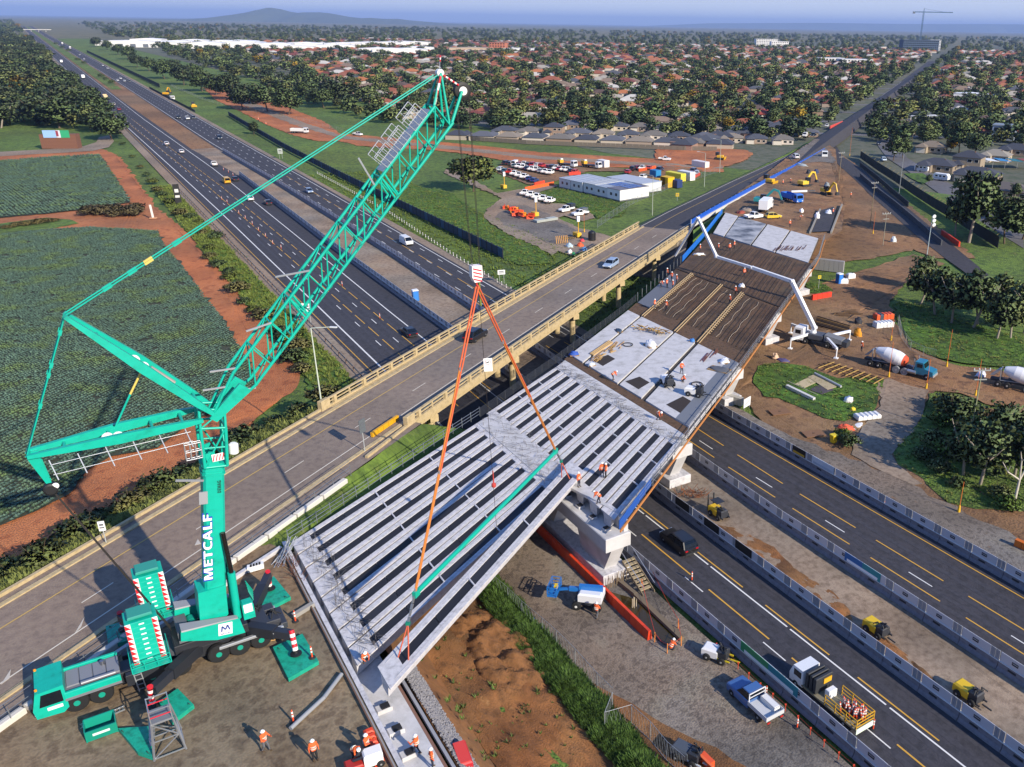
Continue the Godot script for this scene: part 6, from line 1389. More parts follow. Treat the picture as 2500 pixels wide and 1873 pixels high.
func mixer(called,label,at:Vector3,turn:float,cabhex:String,endhex:String):
	var t:=thing(called,label,"mixer truck","mixer trucks on the works road",up(at,0.05),turn)
	var g:=N();var p:=paint(cabhex);var chrome:=M("#a6a9ad",0.3,0.7)
	g.box(V(0,0.95,-0.6),V(1.0,0.35,11.0));part(t,"chassis",g,M("#2a2c30",0.7))
	g=N();g.extrude([Vector2(2.7,0.7),Vector2(2.7,2.7),Vector2(4.0,2.7),Vector2(4.35,1.75),Vector2(5.7,1.5),Vector2(5.8,0.7)],Vector3.ZERO,Vector3.BACK,Vector3.UP,Vector3.LEFT,-1.05,1.05);var cb:=part(t,"cab",g,p)
	g=N();g.box(V(0,2.2,4.2),V(1.8,0.75,0.06),Basis(Vector3.RIGHT,-0.35));part(cb,"windscreen",g,glass_m())
	for s in [-1,1]:
		g=N();g.box(V(s*1.06,2.15,3.5),V(0.03,0.6,0.9));part(cb,"side_window",g,glass_m())
		g=N();g.tube(V(s*0.95,1.4,2.5),V(s*0.95,3.1,2.5),0.09,-1,8);part(t,"exhaust",g,chrome)
		g=N();g.tube(V(s*1.0,0.85,3.0),V(s*1.0,0.85,1.6),0.32,-1,12);part(t,"fuel_tank",g,chrome)
	g=N();g.box(V(0,0.8,5.82),V(2.1,0.35,0.14));part(t,"bumper",g,M("#c4c6c8",0.3,0.5))
	var ax:=V(0,-0.16,1).normalized();var o:=V(0,2.75,-4.3)
	g=N();g.lathe(o,ax,[[0.0,0.5],[0.25,0.62],[1.6,1.12],[2.6,1.24],[3.6,1.24],[4.3,1.12],[4.75,0.98]],22);var dr:=part(t,"drum",g,M("#dcdcde",0.5))
	g=N();g.lathe(o+ax*4.75,ax,[[0,0.98],[0.55,0.78],[0.7,0.4],[0.72,0.02]],22);part(dr,"drum_end",g,M(endhex,0.6))
	for k in 3:
		g=N();g.bar(o+ax*(2.0+k*0.25)+V(0.5-k*0.05,1.12-k*0.02,0),o+ax*(3.6-k*0.1)+V(0.5-k*0.05,1.16-k*0.02,0),0.16,0.05);part(dr,"lettering",g,M("#33363a",0.6))
	g=N();g.bar(V(-0.7,1.1,-4.6),V(-0.7,2.9,-4.7),0.12,0.12);g.bar(V(0.7,1.1,-4.6),V(0.7,2.9,-4.7),0.12,0.12);g.bar(V(-0.7,2.9,-4.7),V(0.7,2.9,-4.7),0.12,0.12)
	g.bar(V(0.75,1.1,-4.6),V(0.75,1.5,0.5),0.1,0.1);g.bar(V(-0.75,1.1,-4.6),V(-0.75,1.5,0.5),0.1,0.1);part(t,"drum_frame",g,M("#8c8f94",0.5))
	g=N();g.hexa([V(-0.3,1.6,-5.6),V(0.3,1.6,-5.6),V(0.3,1.5,-6.2),V(-0.3,1.5,-6.2),V(-0.5,2.7,-4.7),V(0.5,2.7,-4.7),V(0.5,2.8,-5.0),V(-0.5,2.8,-5.0)]);part(t,"chute",g,M("#9a9da2",0.5))
	for z in [4.8,1.1,-0.3,-3.4,-4.8]:
		for s in [-1,1]:
			wheel(t,V(s*0.98,0.52,z),Vector3.RIGHT*s,0.52,0.36,M("#b4b6ba",0.4,0.5))
			g=N();g.lathe(V(s*0.98-0.2,0.55,z),Vector3.RIGHT,[[0,0.62],[0.4,0.62]],14);part(t,"mudguard",g,M("#7c7f84",0.5)) if z<2.0 and z>-3.0 else null
func boom_lift():
	var blue:=paint("#1c6cb8",0.4);var c:=(V(-6.51,0,-68.64)+V(-4.08,0,-68.39))*0.5
	var bk:=V(-8.15,2.2,-68.98);var dirn:=up(bk,0)-up(c,0);var L:=dirn.length()
	var t:=thing("boom_lift","blue boom lift parked beside the orange barrier","boom lift","",up(c,0.05),yaw_of(dirn))
	var g:=N();g.cbox(V(0,0.75,0),V(1.4,0.5,2.6),0.08);part(t,"chassis",g,M("#3d4046",0.6))
	for z in [-1.0,1.0]:
		for s in [-1,1]:wheel(t,V(s*0.9,0.45,z),Vector3.RIGHT*s,0.46,0.34,M("#d6d6d2",0.5))
	g=N();g.cbox(V(0.45,1.4,-0.3),V(0.9,0.9,2.3),0.15);part(t,"engine_cover",g,M("#d4d6da",0.5))
	g=N();g.cbox(V(-0.5,1.35,-0.4),V(0.8,0.8,2.1),0.15);part(t,"engine_cover",g,M("#cdd0d6",0.5))
	g=N();g.bar(V(-0.05,1.9,-1.2),V(0,1.7,L-1.0),0.32,0.42);part(t,"boom",g,blue)
	g=N();g.bar(V(-0.05,2.05,-1.4),V(0,2.0,0.9),0.42,0.55);part(t,"boom_base",g,blue)
	g=N();g.bar(V(0,1.7,L-1.0),V(0,1.5,L),0.2,0.25);part(t,"jib",g,blue)
	g=N();var z0:=L;
	g.box(V(0,1.2,z0+0.5),V(1.9,0.1,0.9))
	for h in [1.5,1.85,2.2]:
		for s in [-1,1]:g.bar(V(s*0.95,h,z0+0.05),V(s*0.95,h,z0+0.95),0.06,0.06)
		for z in [0.05,0.95]:g.bar(V(-0.95,h,z0+z),V(0.95,h,z0+z),0.06,0.06)
	for s in [-0.95,0.0,0.95]:
		for z in [0.05,0.95]:g.bar(V(s,1.2,z0+z),V(s,2.2,z0+z),0.06,0.06)
	part(t,"basket",g,blue)
	g=N();g.box(V(0.4,2.1,z0+0.2),V(0.5,0.3,0.3));part(t,"control_box",g,M("#d0b42c",0.5))
func utility_truck():
	var a:=fp(-40.5,39.25)
	var t:=thing("pickup_truck","blue pickup with white tool box in its tray beside the barrier","pickup truck","",up(a,0.06),yaw_of(-ALONG))
	var p:=paint("#3f6296",0.5);var g:=N()
	g.loft([ring_box(2.55,0.78,0.45,0.85,0.08),ring_box(2.35,0.9,0.38,1.0,0.1),ring_box(1.25,0.93,0.36,1.1,0.1),ring_box(-0.35,0.93,0.36,1.08,0.06)]);part(t,"body",g,p)
	g=N();g.hexa([V(-0.86,1.05,1.25),V(0.86,1.05,1.25),V(0.86,1.05,-0.3),V(-0.86,1.05,-0.3),V(-0.7,1.7,0.55),V(0.7,1.7,0.55),V(0.7,1.7,-0.2),V(-0.7,1.7,-0.2)]);part(t,"windows",g,glass_m())
	g=N();g.cbox(V(0,1.73,0.16),V(1.46,0.1,0.86),0.04);part(t,"roof",g,p)
	g=N();g.box(V(0,0.78,-1.5),V(1.9,0.1,2.3))
	for s in [-1,1]:g.box(V(s*0.93,0.98,-1.5),V(0.05,0.35,2.3))
	g.box(V(0,0.98,-2.64),V(1.9,0.35,0.05));part(t,"tray",g,M("#b9bcc0",0.5))
	g=N()
	for s in [-0.85,0.85]:g.bar(V(s,0.8,-0.4),V(s,1.8,-0.4),0.07,0.07)
	g.bar(V(-0.85,1.8,-0.4),V(0.85,1.8,-0.4),0.07,0.07);g.bar(V(-0.85,1.4,-0.4),V(0.85,1.4,-0.4),0.05,0.05);part(t,"headboard",g,M("#d8dadc",0.4))
	for z in [1.7,-1.6]:
		for s in [-1,1]:wheel(t,V(s*0.82,0.38,z),Vector3.RIGHT*s,0.38,0.24,M("#8f9296",0.4,0.5))
	for s in [-1,1]:
		g=N();g.box(V(s*0.7,0.55,-2.68),V(0.3,0.14,0.05));part(t,"tail_light",g,M("#b02824",0.3))
	var o:=thing("tool_box","long white tool box in the blue pickup tray","box","",up(a,0.06)+Basis(Vector3.UP,yaw_of(-ALONG))*V(-0.55,0.83,-1.4),yaw_of(-ALONG))
	g=N();g.cbox(V(0,0.22,0),V(0.6,0.44,1.7),0.05);part(o,"box",g,M("#d4d4d2",0.5))
	g=N();g.box(V(0,0.4,0),V(0.62,0.03,1.72));part(o,"lid_seam",g,M("#8d8f92",0.5))
func traffic_truck():
	var a:=fp(-36.9,44.6);var yw:=yaw_of(-ALONG)
	var t:=thing("traffic_truck","white traffic control truck with yellow railed tray full of bollards","truck","",up(a,0.03),yw)
	var g:=N();var w:=M("#d9dcde",0.4);var yel:=M("#c99a1e",0.6)
	g.extrude([Vector2(3.95,0.5),Vector2(4.0,1.2),Vector2(3.6,2.15),Vector2(2.5,2.2),Vector2(2.4,0.55)],Vector3.ZERO,Vector3.BACK,Vector3.UP,Vector3.LEFT,-0.98,0.98);part(t,"cab",g,w)
	g=N();g.box(V(0,1.65,3.84),V(1.75,0.85,0.05),Basis(Vector3.RIGHT,-0.42));part(t,"windscreen",g,glass_m())
	for s in [-1,1]:
		g=N();g.box(V(s*0.99,1.6,3.05),V(0.03,0.6,0.85));part(t,"side_window",g,glass_m())
	g=N();g.box(V(0,0.75,-0.6),V(2.0,0.16,6.2));part(t,"tray_floor",g,M("#7a7460",0.7))
	g=N();g.box(V(0,0.72,-3.72),V(2.1,0.5,0.06));part(t,"tail_board",g,M("#d2e0d0",0.5))
	for k in 3:
		g=N();g.cbox(V(0,1.65,2.0-k*0.45),V(1.9,1.5,0.3),0.05);part(t,"sign_rack",g,M("#2a2d31",0.6))
	g=N();g.box(V(-0.35,1.9,0.9),V(0.9,0.5,0.06));part(t,"yellow_sign",g,yel)
	g=N();g.cbox(V(-0.1,1.2,0.2),V(0.9,0.8,0.5),0.04);part(t,"white_box",g,w)
	for h in [1.1,1.45,1.8]:
		for q in [[V(-1.0,h,-0.2),V(-1.0,h,-3.65)],[V(1.0,h,-0.2),V(1.0,h,-3.65)],[V(-1.0,h,-3.65),V(1.0,h,-3.65)]]:
			g=N();g.bar(q[0],q[1],0.06,0.06);part(t,"railing",g,yel)
	for z in [-0.2,-1.35,-2.5,-3.65]:
		for s in [-1.0,1.0]:
			g=N();g.bar(V(s,0.8,z),V(s,1.8,z),0.06,0.06);part(t,"railing_post",g,yel)
	for z in [3.2,-2.3]:
		for s in [-1,1]:wheel(t,V(s*0.85,0.42,z),Vector3.RIGHT*s,0.42,0.28,M("#b4b6ba",0.4,0.5))
	for i in 22:
		var p:=Basis(Vector3.UP,yw)*V(rng.randf_range(-0.8,0.8),0.85,rng.randf_range(-3.4,-1.2))
		bollard(up(a,0.03)+p,"orange bollard standing in the tray of the traffic truck","bollards in the truck tray",V(rng.randf_range(-0.2,0.2),rng.randf()*6,rng.randf_range(-0.2,0.2)))
var bollard_src:Node3D
func bollard(at:Vector3,label:String,group:="",rot:=Vector3.ZERO):
	if bollard_src==null:
		bollard_src=Node3D.new()
		var g:=N();g.lathe(Vector3.ZERO,Vector3.UP,[[0,0.26],[0.07,0.24],[0.09,0.09]],10);part(bollard_src,"base",g,M("#26282b",0.8))
		g=N();g.lathe(V(0,0.08,0),Vector3.UP,[[0,0.07],[0.95,0.055],[1.02,0.02]],8);part(bollard_src,"post",g,M("#d04a1e",0.6))
		for h in [0.5,0.78]:
			g=N();g.lathe(V(0,h,0),Vector3.UP,[[0,0.075],[0.16,0.072]],8);part(bollard_src,"white_band",g,M("#e4e0dc",0.5))
	var r:Node3D=bollard_src.duplicate();r.name=numbered("traffic_bollard");add_child(r);r.position=at;r.rotation=rot
	tag(r,label,"bollard",group)
func block_wall(t:Node3D,a:Vector3,b:Vector3,n:int,h:float,w:float,m:Material,called:="segment"):
	for k in n:
		var p:=a.lerp(b,float(k) / n);var q:=a.lerp(b,(k+0.96) / n);var g:=N()
		g.bar(p+V(0,h*0.5,0),q+V(0,h*0.5,0),w,h);part(t,called,g,m)
# site offices and the compound
func offices():
	var P:=V(-31.19,0,-297.5);var Q:=V(-9.28,0,-274.2);var R:=V(0.49,0,-287.1)
	var u:=(Q-P).normalized();var v:=(R-Q).normalized();v=(v-u*v.dot(u)).normalized();var L:=P.distance_to(Q);var W:=12.5
	var wall:=M("#c9ccd0",0.6);var roofm:=M("#a9b0ba",0.5);var dark:=M("#2c3138",0.4)
	for k in 5:
		var a:=P+u*(L*k / 5.0);var lw:=L / 5.0-0.25
		var off:float=[0.0,0.0,0.3,0.0,-0.2][k];var hh:float=[3.0,3.0,3.1,3.0,3.2][k]
		var t:=thing("site_office","%s white portable site office from the left of the row" % ordinal(k),"building","white portable site offices",a+v*off,atan2(-u.z,u.x))
		var g:=N();g.box(V(lw*0.5,hh*0.5+0.3,-W*0.5),V(lw,hh-0.1,W));part(t,"wall",g,wall if k<4 else M("#dddfe2",0.6))
		g=N();g.cbox(V(lw*0.5,hh+0.36,-W*0.5),V(lw+0.2,0.16,W+0.2),0.04);var rf:=part(t,"roof",g,[roofm,roofm,M("#b4b7b8",0.5),M("#9fa8b4",0.5),M("#6d6a72",0.5)][k])
		for j in 5:
			g=N();g.box(V(lw*0.5,hh+0.46,-W*(j+0.5) / 5.0),V(lw,0.05,0.08));part(rf,"roof_seam",g,M("#8b929c",0.5))
		if k==3 or k==4:
			for j in 3:
				g=N();g.box(V(lw*0.5,hh+0.5,-W*(0.42+j*0.17)),V(lw*0.8,0.06,1.7));part(rf,"solar_panel",g,M("#3a5a9a",0.25))
		for j in 2:
			g=N();g.box(V(lw*(0.3+j*0.4),1.9,0.01),V(1.1,1.0,0.05));var wd:=part(t,"window",g,M("#d8dadd",0.5))
			g=N();g.box(V(lw*(0.3+j*0.4),1.9,0.03),V(0.95,0.85,0.05));part(wd,"pane",g,dark)
		g=N();g.box(V(lw*0.5,0.15,-W*0.5),V(lw,0.3,W));part(t,"base",g,M("#6b6e74",0.7))
	var t2:=thing("site_office","white portable building standing behind the office row","building","",P+u*9+v*14,atan2(-u.z,u.x))
	var g2:=N();g2.box(V(8,1.6,-5),V(18,3,9));part(t2,"wall",g2,wall);g2=N();g2.cbox(V(8,3.2,-5),V(18.3,0.2,9.3),0.05);part(t2,"roof",g2,roofm)
	g2=N();g2.box(V(8,1.9,-0.48),V(1.2,1.0,0.06));part(t2,"window",g2,dark)
	# containers
	var cu:=(V(7.58,0,-297.8)-V(3.76,0,-302.1)).normalized()
	for q in [[V(5.83,0,-303),"#d8ac10",2.6,3.4,"open yellow container at the end of the offices",true],[V(8.92,0,-302.5),"#22366a",2.5,2.6,"dark blue container next to the yellow one",false],[V(9.07,0,-317.4),"#d9cf3a",5.5,2.7,"long yellow container behind the open one",false],[V(13.01,0,-319.1),"#dcdcdc",4.5,3.0,"white container beside the long yellow one",false],[V(2.98,0,-309.2),"#d2a81c",1.6,1.6,"small yellow tank beside the offices",false],[V(1.75,0,-324.6),"#1f78b0",2.4,2.4,"bright blue container behind the offices",false],[V(-18.79,0,-346.3),"#dcdad6",3.2,2.6,"white container right of the flatbed trucks",false],[V(19.81,0,-350.6),"#dcd4d2",5.0,2.2,"white and red trailer by the haul road",false]]:
		var t:=thing("container",q[4],"container","",q[0],atan2(-cu.z,cu.x))
		var g:=N();var l:float=q[2]*1.5;var h:float=q[3]
		if q[5]:
			for s in [-1,1]:g.box(V(s*l*0.5,h*0.5,0),V(0.12,h,3.0))
			g.box(V(0,h,0),V(l+0.12,0.14,3.0));g.box(V(0,h*0.5,-1.5),V(l,h,0.1));g.box(V(l*0.32,h*0.5,1.5),V(l*0.36,h,0.1))
		else:g.cbox(V(0,h*0.5,0),V(l,h,2.5),0.05)
		part(t,"shell",g,M(q[1],0.55))
		g=N()
		for k in int(l / 0.6):g.box(V(-l*0.5+0.3+k*0.6,h*0.5,1.28 if not q[5] else -1.42),V(0.14,h*0.9,0.05))
		part(t,"ribs",g,M(q[1],0.6))
	# light towers
	for q in [[V(-33.37,0,-249.1),"yellow light tower beside the orange barrier stack"],[V(-19.08,0,-223.7),"yellow light tower beside the timber heap"],[V(-49.62,0,-293.5),"yellow light tower below the large tree"]]:
		var t:=thing("light_tower",q[1],"light tower","",q[0],0.7)
		var g:=N();g.cbox(V(0,0.85,0),V(1.3,1.1,2.2),0.12);part(t,"trailer",g,M("#d8ac30",0.5))
		g=N();g.tube(V(0,1.2,0.6),V(0,4.6,0.6),0.14,0.1,8);part(t,"mast",g,M("#d2a028",0.5))
		g=N();g.cbox(V(0,5.0,0.6),V(0.8,1.4,0.4),0.1);part(t,"lamp_head",g,M("#ececec",0.4))
		for s in [-1,1]:wheel(t,V(s*0.75,0.35,0),Vector3.RIGHT*s,0.35,0.2,M("#b4b6ba",0.4,0.5))
	# orange barriers, stacked and in rows
	for k in 22:
		var p:Vector3=V(-42.93,0,-259.6).lerp(V(-34.93,0,-244),(k % 11) / 10.0)+V(rng.randf_range(-1.2,1.2),0,rng.randf_range(-1.8,1.8))
		var t:=thing("orange_barrier","orange plastic barrier in the jumbled stack beside the light tower","barrier","jumbled stack of orange barriers",up(p,0.1+(0.0 if k<14 else 0.8)),rng.randf()*6.3)
		var g:=N();g.extrude([Vector2(-0.35,0),Vector2(0.35,0),Vector2(0.14,0.4),Vector2(0.1,0.95),Vector2(-0.1,0.95),Vector2(-0.14,0.4)],Vector3.ZERO,Vector3.RIGHT,Vector3.UP,Vector3.BACK,-1.0,1.0);part(t,"shell",g,M("#d8481e" if k % 4 else "#d98a1e",0.5))
		g=N();g.box(V(0,0.6,0),V(0.3,0.12,1.2));part(t,"slot",g,M("#8a2c12",0.6))
	var t:=thing("orange_barrier","long row of orange barriers between the pickups and offices","barrier");block_wall(t,V(-42.05,0,-291.1),V(-33.74,0,-303.2),12,1.1,0.4,M("#e0632a",0.5))
	t=thing("orange_barrier","short row of orange barriers in front of the blue cars","barrier");block_wall(t,V(-40.15,0,-300.6),V(-37.31,0,-306.1),5,1.0,0.4,M("#d8482a",0.5))
	t=thing("orange_barrier","row of red barriers right of the car park","barrier");block_wall(t,V(-30.34,0,-324),V(-26.08,0,-325.8),5,1.1,0.4,M("#c83a2a",0.5))
	t=thing("orange_barrier","orange barriers behind the site offices","barrier");block_wall(t,V(-4.57,0,-335.1),V(1.8,0,-344.6),8,1.0,0.4,M("#d8582a",0.5))
	t=thing("orange_barrier","red barriers beside the white container","barrier");block_wall(t,V(15.19,0,-319.3),V(18.49,0,-329.1),5,1.0,0.4,M("#d04630",0.5))
	# stacked planks, tarpaulins and a tank beside the old bridge
	t=thing("plank_stack","grey stack of slabs on the gravel yard","stack")
	for k in 6:
		var g:=N();var p:Vector3=(V(-30.79,0,-242) if k<3 else V(-28.51,0,-244.1))+V(0,0.25+(k % 3)*0.22,0);g.box(p,V(4.2,0.18,2.0),Basis(Vector3.UP,0.75));part(t,"slab",g,M("#a2a8a4",0.8))
	for q in [[V(-22.46,0,-216.8),"#b98a4c","brown timber frame leaning in the scrap heap"],[V(-22.18,0,-223.5),"#a58a5a","flat timber pack behind the scrap heap"]]:
		t=thing("timber_stack",q[2],"timber","",q[0],0.5)
		for k in 7:
			var g:=N();g.bar(V(-1.5+k*0.5,0.1,0.3),V(-1.4+k*0.5,1.9 if q[1]=="#b98a4c" else 0.4,-0.4 if q[1]=="#b98a4c" else 3.0),0.16,0.16);part(t,"plank",g,M(q[1],0.85))
	for q in [[V(-20.16,0,-213.2),V(2.2,0.9,1.6),"#a8bcc8","pale blue tarpaulin bundle in the scrap heap"],[V(-17.54,0,-214),V(1.8,0.9,1.6),"#d0562a","orange bundle in the scrap heap"],[V(-16.17,0,-209.8),V(1.6,0.9,1.4),"#5a86b4","blue bundle in the scrap heap"],[V(-19.47,0,-207.1),V(1.8,0.8,1.2),"#dcdcdc","white bundle in the scrap heap"],[V(-18.38,0,-204.6),V(1.0,0.8,1.0),"#2c8a5a","small green bundle in the scrap heap"],[V(-17.48,0,-219.1),V(1.4,0.7,1.2),"#c83c4a","red bundle in the scrap heap"]]:
		bundle(q[3],q[0],q[1],q[2])
	t=thing("water_tank","black plastic tank behind the old bridge rail","tank","",V(-14.98,0,-220.7))
	var g:=N();g.lathe(Vector3.ZERO,Vector3.UP,[[0,1.0],[2.0,1.0],[2.3,0.8],[2.5,0.3]],18);part(t,"tank",g,M("#191a1e",0.5))
	g=N();g.lathe(V(0,2.45,0),Vector3.UP,[[0,0.3],[0.15,0.3]],12);part(t,"lid",g,M("#2a2c30",0.5))
	# chain-link fence of the compound
	t=thing("mesh_fence","chain wire fence along the bank below the offices","fence")
	var fpts:=[V(-14.48,0,-235.5),V(-11.74,0,-246.7),V(-8.71,0,-258),V(-6.46,0,-267.3),V(-4.01,0,-274.3),V(3.67,0,-291.7),V(10.58,0,-310),V(18.88,0,-323.7),V(25.95,0,-336.9)]
	mesh_fence(t,fpts,2.0,M("#8f969c",0.5,0.4))
func mesh_fence(t:Node3D,pts:Array,h:float,m:Material,step:=3.0):
	for i in pts.size()-1:
		var n:int=max(1,int(pts[i].distance_to(pts[i+1]) / step))
		for k in n:
			var a:Vector3=pts[i].lerp(pts[i+1],float(k) / n);var b:Vector3=pts[i].lerp(pts[i+1],float(k+1) / n);var g:=N()
			g.tube(a,a+V(0,h,0),0.035,-1,5);g.tube(a+V(0,h,0),b+V(0,h,0),0.025,-1,4);g.tube(a+V(0,0.15,0),b+V(0,0.15,0),0.025,-1,4)
			for j in 6:
				g.tube(a.lerp(b,j / 6.0)+V(0,0.1,0),a.lerp(b,(j+1) / 6.0)+V(0,h,0),0.010,-1,3,false);g.tube(a.lerp(b,(j+1) / 6.0)+V(0,0.1,0),a.lerp(b,j / 6.0)+V(0,h,0),0.010,-1,3,false)
			part(t,"fence_panel",g,m)
func bundle(label:String,at:Vector3,s:Vector3,hex:String,cat:="bundle"):
	var t:=thing("bundle",label,cat,"",at,rng.randf()*3)
	var st:=SurfaceTool.new();st.begin(Mesh.PRIMITIVE_TRIANGLES)
	var sd:=rng.randf()*100.0
	for i in 8:
		for j in 12:
			var q:=[]
			for d in [[0,0],[0,1],[1,1],[1,0]]:
				var la:float=(i+d[0]) / 8.0*PI*0.5;var lo:float=(j+d[1]) / 12.0*TAU
				var p:=V(cos(la)*cos(lo),sin(la),cos(la)*sin(lo))
				p*=1.0+0.35*noise.get_noise_3d(p.x*60.0+sd,p.y*60.0,p.z*60.0)+0.25*noise.get_noise_3d(p.x*170.0+sd,p.y*170.0,p.z*170.0)
				q.append(p*s*V(0.5,1.0,0.5))
			for k in [0,1,2,0,2,3]:st.add_vertex(q[k])
	st.generate_normals()
	part(t,"cover",st.commit(),M(hex,0.7))
	var g:=N();g.box(V(0,0.06,0),V(s.x*0.9,0.12,s.z*0.9));part(t,"pallet",g,M("#8f7450",0.9))
# crane mats, skip, stair tower, ladders on the crane pad
func pads_and_pieces():
	var green:=G("mat_green",["#0b6a58","#0f8a72","#12a085","#0c7a66"],5.0,0.6,0.012,0.5,[],512)
	for q in [[[fp(-59.8,6.8),fp(-60.2,9.1),fp(-56.3,9.3),fp(-55.6,6.95)],"green crane mat at the abutment with a bollard on it"],[[fp(-66.6,6.6),fp(-69.4,9.0),fp(-65.6,9.5),fp(-64.9,7.3)],"green crane mat at the far corner of the pad"],
			[[fp(-56.9,-3.8),fp(-55.9,-1.9),fp(-52.9,-2.2),fp(-53.9,-2.95)],"green crane mat half under the stair tower"],[[fp(-58.1,-1.3),fp(-58.9,0.1),fp(-56.5,0.8),fp(-55.6,-0.7)],"green crane mat beside the front outrigger"],[[fp(-69.6,-3.6),fp(-69.4,-1.2),fp(-66.6,-1.2),fp(-66.8,-3.6)],"green crane mat behind the counterweights"]]:
		var t:=thing("crane_mat",q[1],"mat","",up(q[0][0],7.05));var o:=t.position
		var pl:=[]
		for p in q[0]:pl.append(up(p,7.38)-o)
		var g:=N();g.slab(pl,0.34);part(t,"plate",g,green)
		g=N();var c:Vector3=(pl[0]+pl[2])*0.5
		for k in 2:g.path([pl[k*2].lerp(c,0.2),pl[k*2].lerp(c,0.26)+V(0,0.12,0),pl[k*2].lerp(c,0.32)],0.03,5)
		part(t,"lifting_eye",g,M("#14473c",0.5))
	bollard(up(fp(-56.9,9.0),7.4),"orange bollard standing on the green crane mat")
	bollard(up(V(-24.1,7,-45.8),7.02),"orange bollard at the end of the grey hose")
	bollard(up(V(-28.1,7,-56.58),7.02),"orange bollard behind the crane carrier")
	# small open skip
	var t:=thing("skip_bin","small open teal skip on the crane pad","bin","",up(fp(-57.6,-4.75),7.03),0.6055)
	var g:=N();var w:=0.9;var tm:=paint("#0a8a76",0.2)
	for s in [-1,1]:g.hexa([V(-w,0,s*0.55+0.04),V(w,0,s*0.55+0.04),V(w,0,s*0.55-0.04),V(-w,0,s*0.55-0.04),V(-w,0.9,s*0.7+0.04),V(w,0.9,s*0.7+0.04),V(w,0.9,s*0.7-0.04),V(-w,0.9,s*0.7-0.04)])
	for s in [-1,1]:g.box(V(s*w,0.45,0),V(0.06,0.9,1.3))
	g.box(V(0,0.06,0),V(1.8,0.1,1.1));part(t,"tub",g,tm)
	g=N();g.box(V(0,0.5,0.66),V(1.0,0.22,0.03),Basis(Vector3.RIGHT,0.16));part(t,"lettering_plate",g,M("#cfe6e0",0.5))
	# stair tower
	t=thing("stair_tower","aluminium stair tower with red railed platform","scaffold","",up(fp(-53.9,-1.2),7.02),0.6055)
	var alu:=M("#a4a8ad",0.35,0.6);var red:=M("#c8283a",0.5)
	var C:=[V(-0.85,0,1.0),V(0.85,0,1.0),V(0.85,0,-1.0),V(-0.85,0,-1.0)]
	for k in 4:
		var j:=(k+1) % 4;var a:Vector3=C[k]*1.1;var b:Vector3=C[k]*0.72+V(0,2.6,0);var a2:Vector3=C[j]*1.1;var b2:Vector3=C[j]*0.72+V(0,2.6,0)
		g=N();g.bar(a,b,0.1,0.1);part(t,"leg",g,alu)
		for f in [0.05,0.5,0.98]:
			g=N();g.bar(a.lerp(b,f),a2.lerp(b2,f),0.07,0.07);part(t,"brace",g,alu)
		g=N();g.bar(a.lerp(b,0.05),a2.lerp(b2,0.5),0.06,0.06);g.bar(a.lerp(b,0.98),a2.lerp(b2,0.5),0.06,0.06);part(t,"brace",g,alu)
		for h in [0.5,1.0]:
			g=N();g.bar(b+V(0,h,0),b2+V(0,h,0),0.06,0.06);part(t,"railing",g,red if h<0.9 else alu)
		g=N();g.bar(b,b+V(0,1.05,0),0.06,0.06);part(t,"railing_post",g,alu)
	g=N();g.box(V(0,2.6,0),V(1.25,0.08,1.45));part(t,"platform",g,M("#7d8085",0.5,0.3))
	for k in 7:
		g=N();g.box(V(-0.9+k*0.06,0.25+k*0.33,-0.2+k*0.02),V(0.3,0.05,0.8));part(t,"tread",g,alu)
	# ladder on the ground, hoses, timber, wall boards
	t=thing("ladder","aluminium ladder lying on the pad behind the skip","ladder")
	for s in [-0.2,0.2]:
		g=N();g.bar(V(-38.3,7.15,-44.9)+ALONG*s,V(-36.32,7.15,-46.76)+ALONG*s,0.06,0.1);part(t,"stile",g,alu)
	for k in 12:
		var p:Vector3=V(-38.3,7.15,-44.9).lerp(V(-36.32,7.15,-46.76),(k+0.5) / 12.0);g=N();g.bar(p-ALONG*0.2,p+ALONG*0.2,0.04,0.04);part(t,"rung",g,alu)
	t=thing("pipe","long grey pipe lying across the crane pad","pipe")
	g=N();g.path([V(-23.99,7.2,-45.03),V(-23.46,7.2,-46.33),V(-22.75,7.2,-48),V(-22.3,7.2,-50.41)],0.16,8);part(t,"pipe_body",g,M("#8c8f94",0.5))
	t=thing("formwork_plank","long concrete kerb unit behind the crane carrier","beam");g=N();g.bar(V(-28.45,7.2,-56.98),V(-27.41,7.2,-58.64),0.4,0.35);part(t,"beam",g,M("#8f8d88",0.9))
	t=thing("timber_stack","short timber offcuts beside the crane outrigger","timber")
	for k in 9:
		g=N();var p:Vector3=V(-29.52,7,-54.28)+V(rng.randf_range(-1.2,1.2),0.1,rng.randf_range(-0.7,0.7));g.bar(p,p+V(rng.randf_range(0.6,1.3),0,rng.randf_range(-0.9,0.0)),0.12,0.08);part(t,"plank",g,M("#b5905a",0.85))
	t=thing("bar_bundle","steel tubes leaning at the corner of the abutment","steel bars")
	for k in 14:
		g=N();var p:Vector3=V(-32.85,7,-64.34)+V(rng.randf_range(-0.5,0.9),0,rng.randf_range(-0.6,0.6));g.tube(p,V(-32.1,8.2,-66.79)+V(rng.randf_range(-0.5,0.5),rng.randf_range(-0.3,0.3),0),0.035,-1,5);part(t,"tube",g,M("#a9adb2",0.4,0.6))
	t=thing("bar_bundle","rusty starter bars beside the abutment wall","steel bars")
	for k in 40:
		g=N();var p:Vector3=V(-32.13,7,-65.02).lerp(V(-29.8,7,-61.98),rng.randf())+V(rng.randf_range(-0.5,0.5),0,rng.randf_range(-0.5,0.5));g.tube(p,p+V(rng.randf_range(-0.7,0.7),rng.randf_range(0.3,0.9),rng.randf_range(-0.7,0.7)),0.02,-1,4);part(t,"bar",g,M("#6a4230",0.9))
	t=thing("mesh_screen","white panelled frame lying by the wing wall","frame")
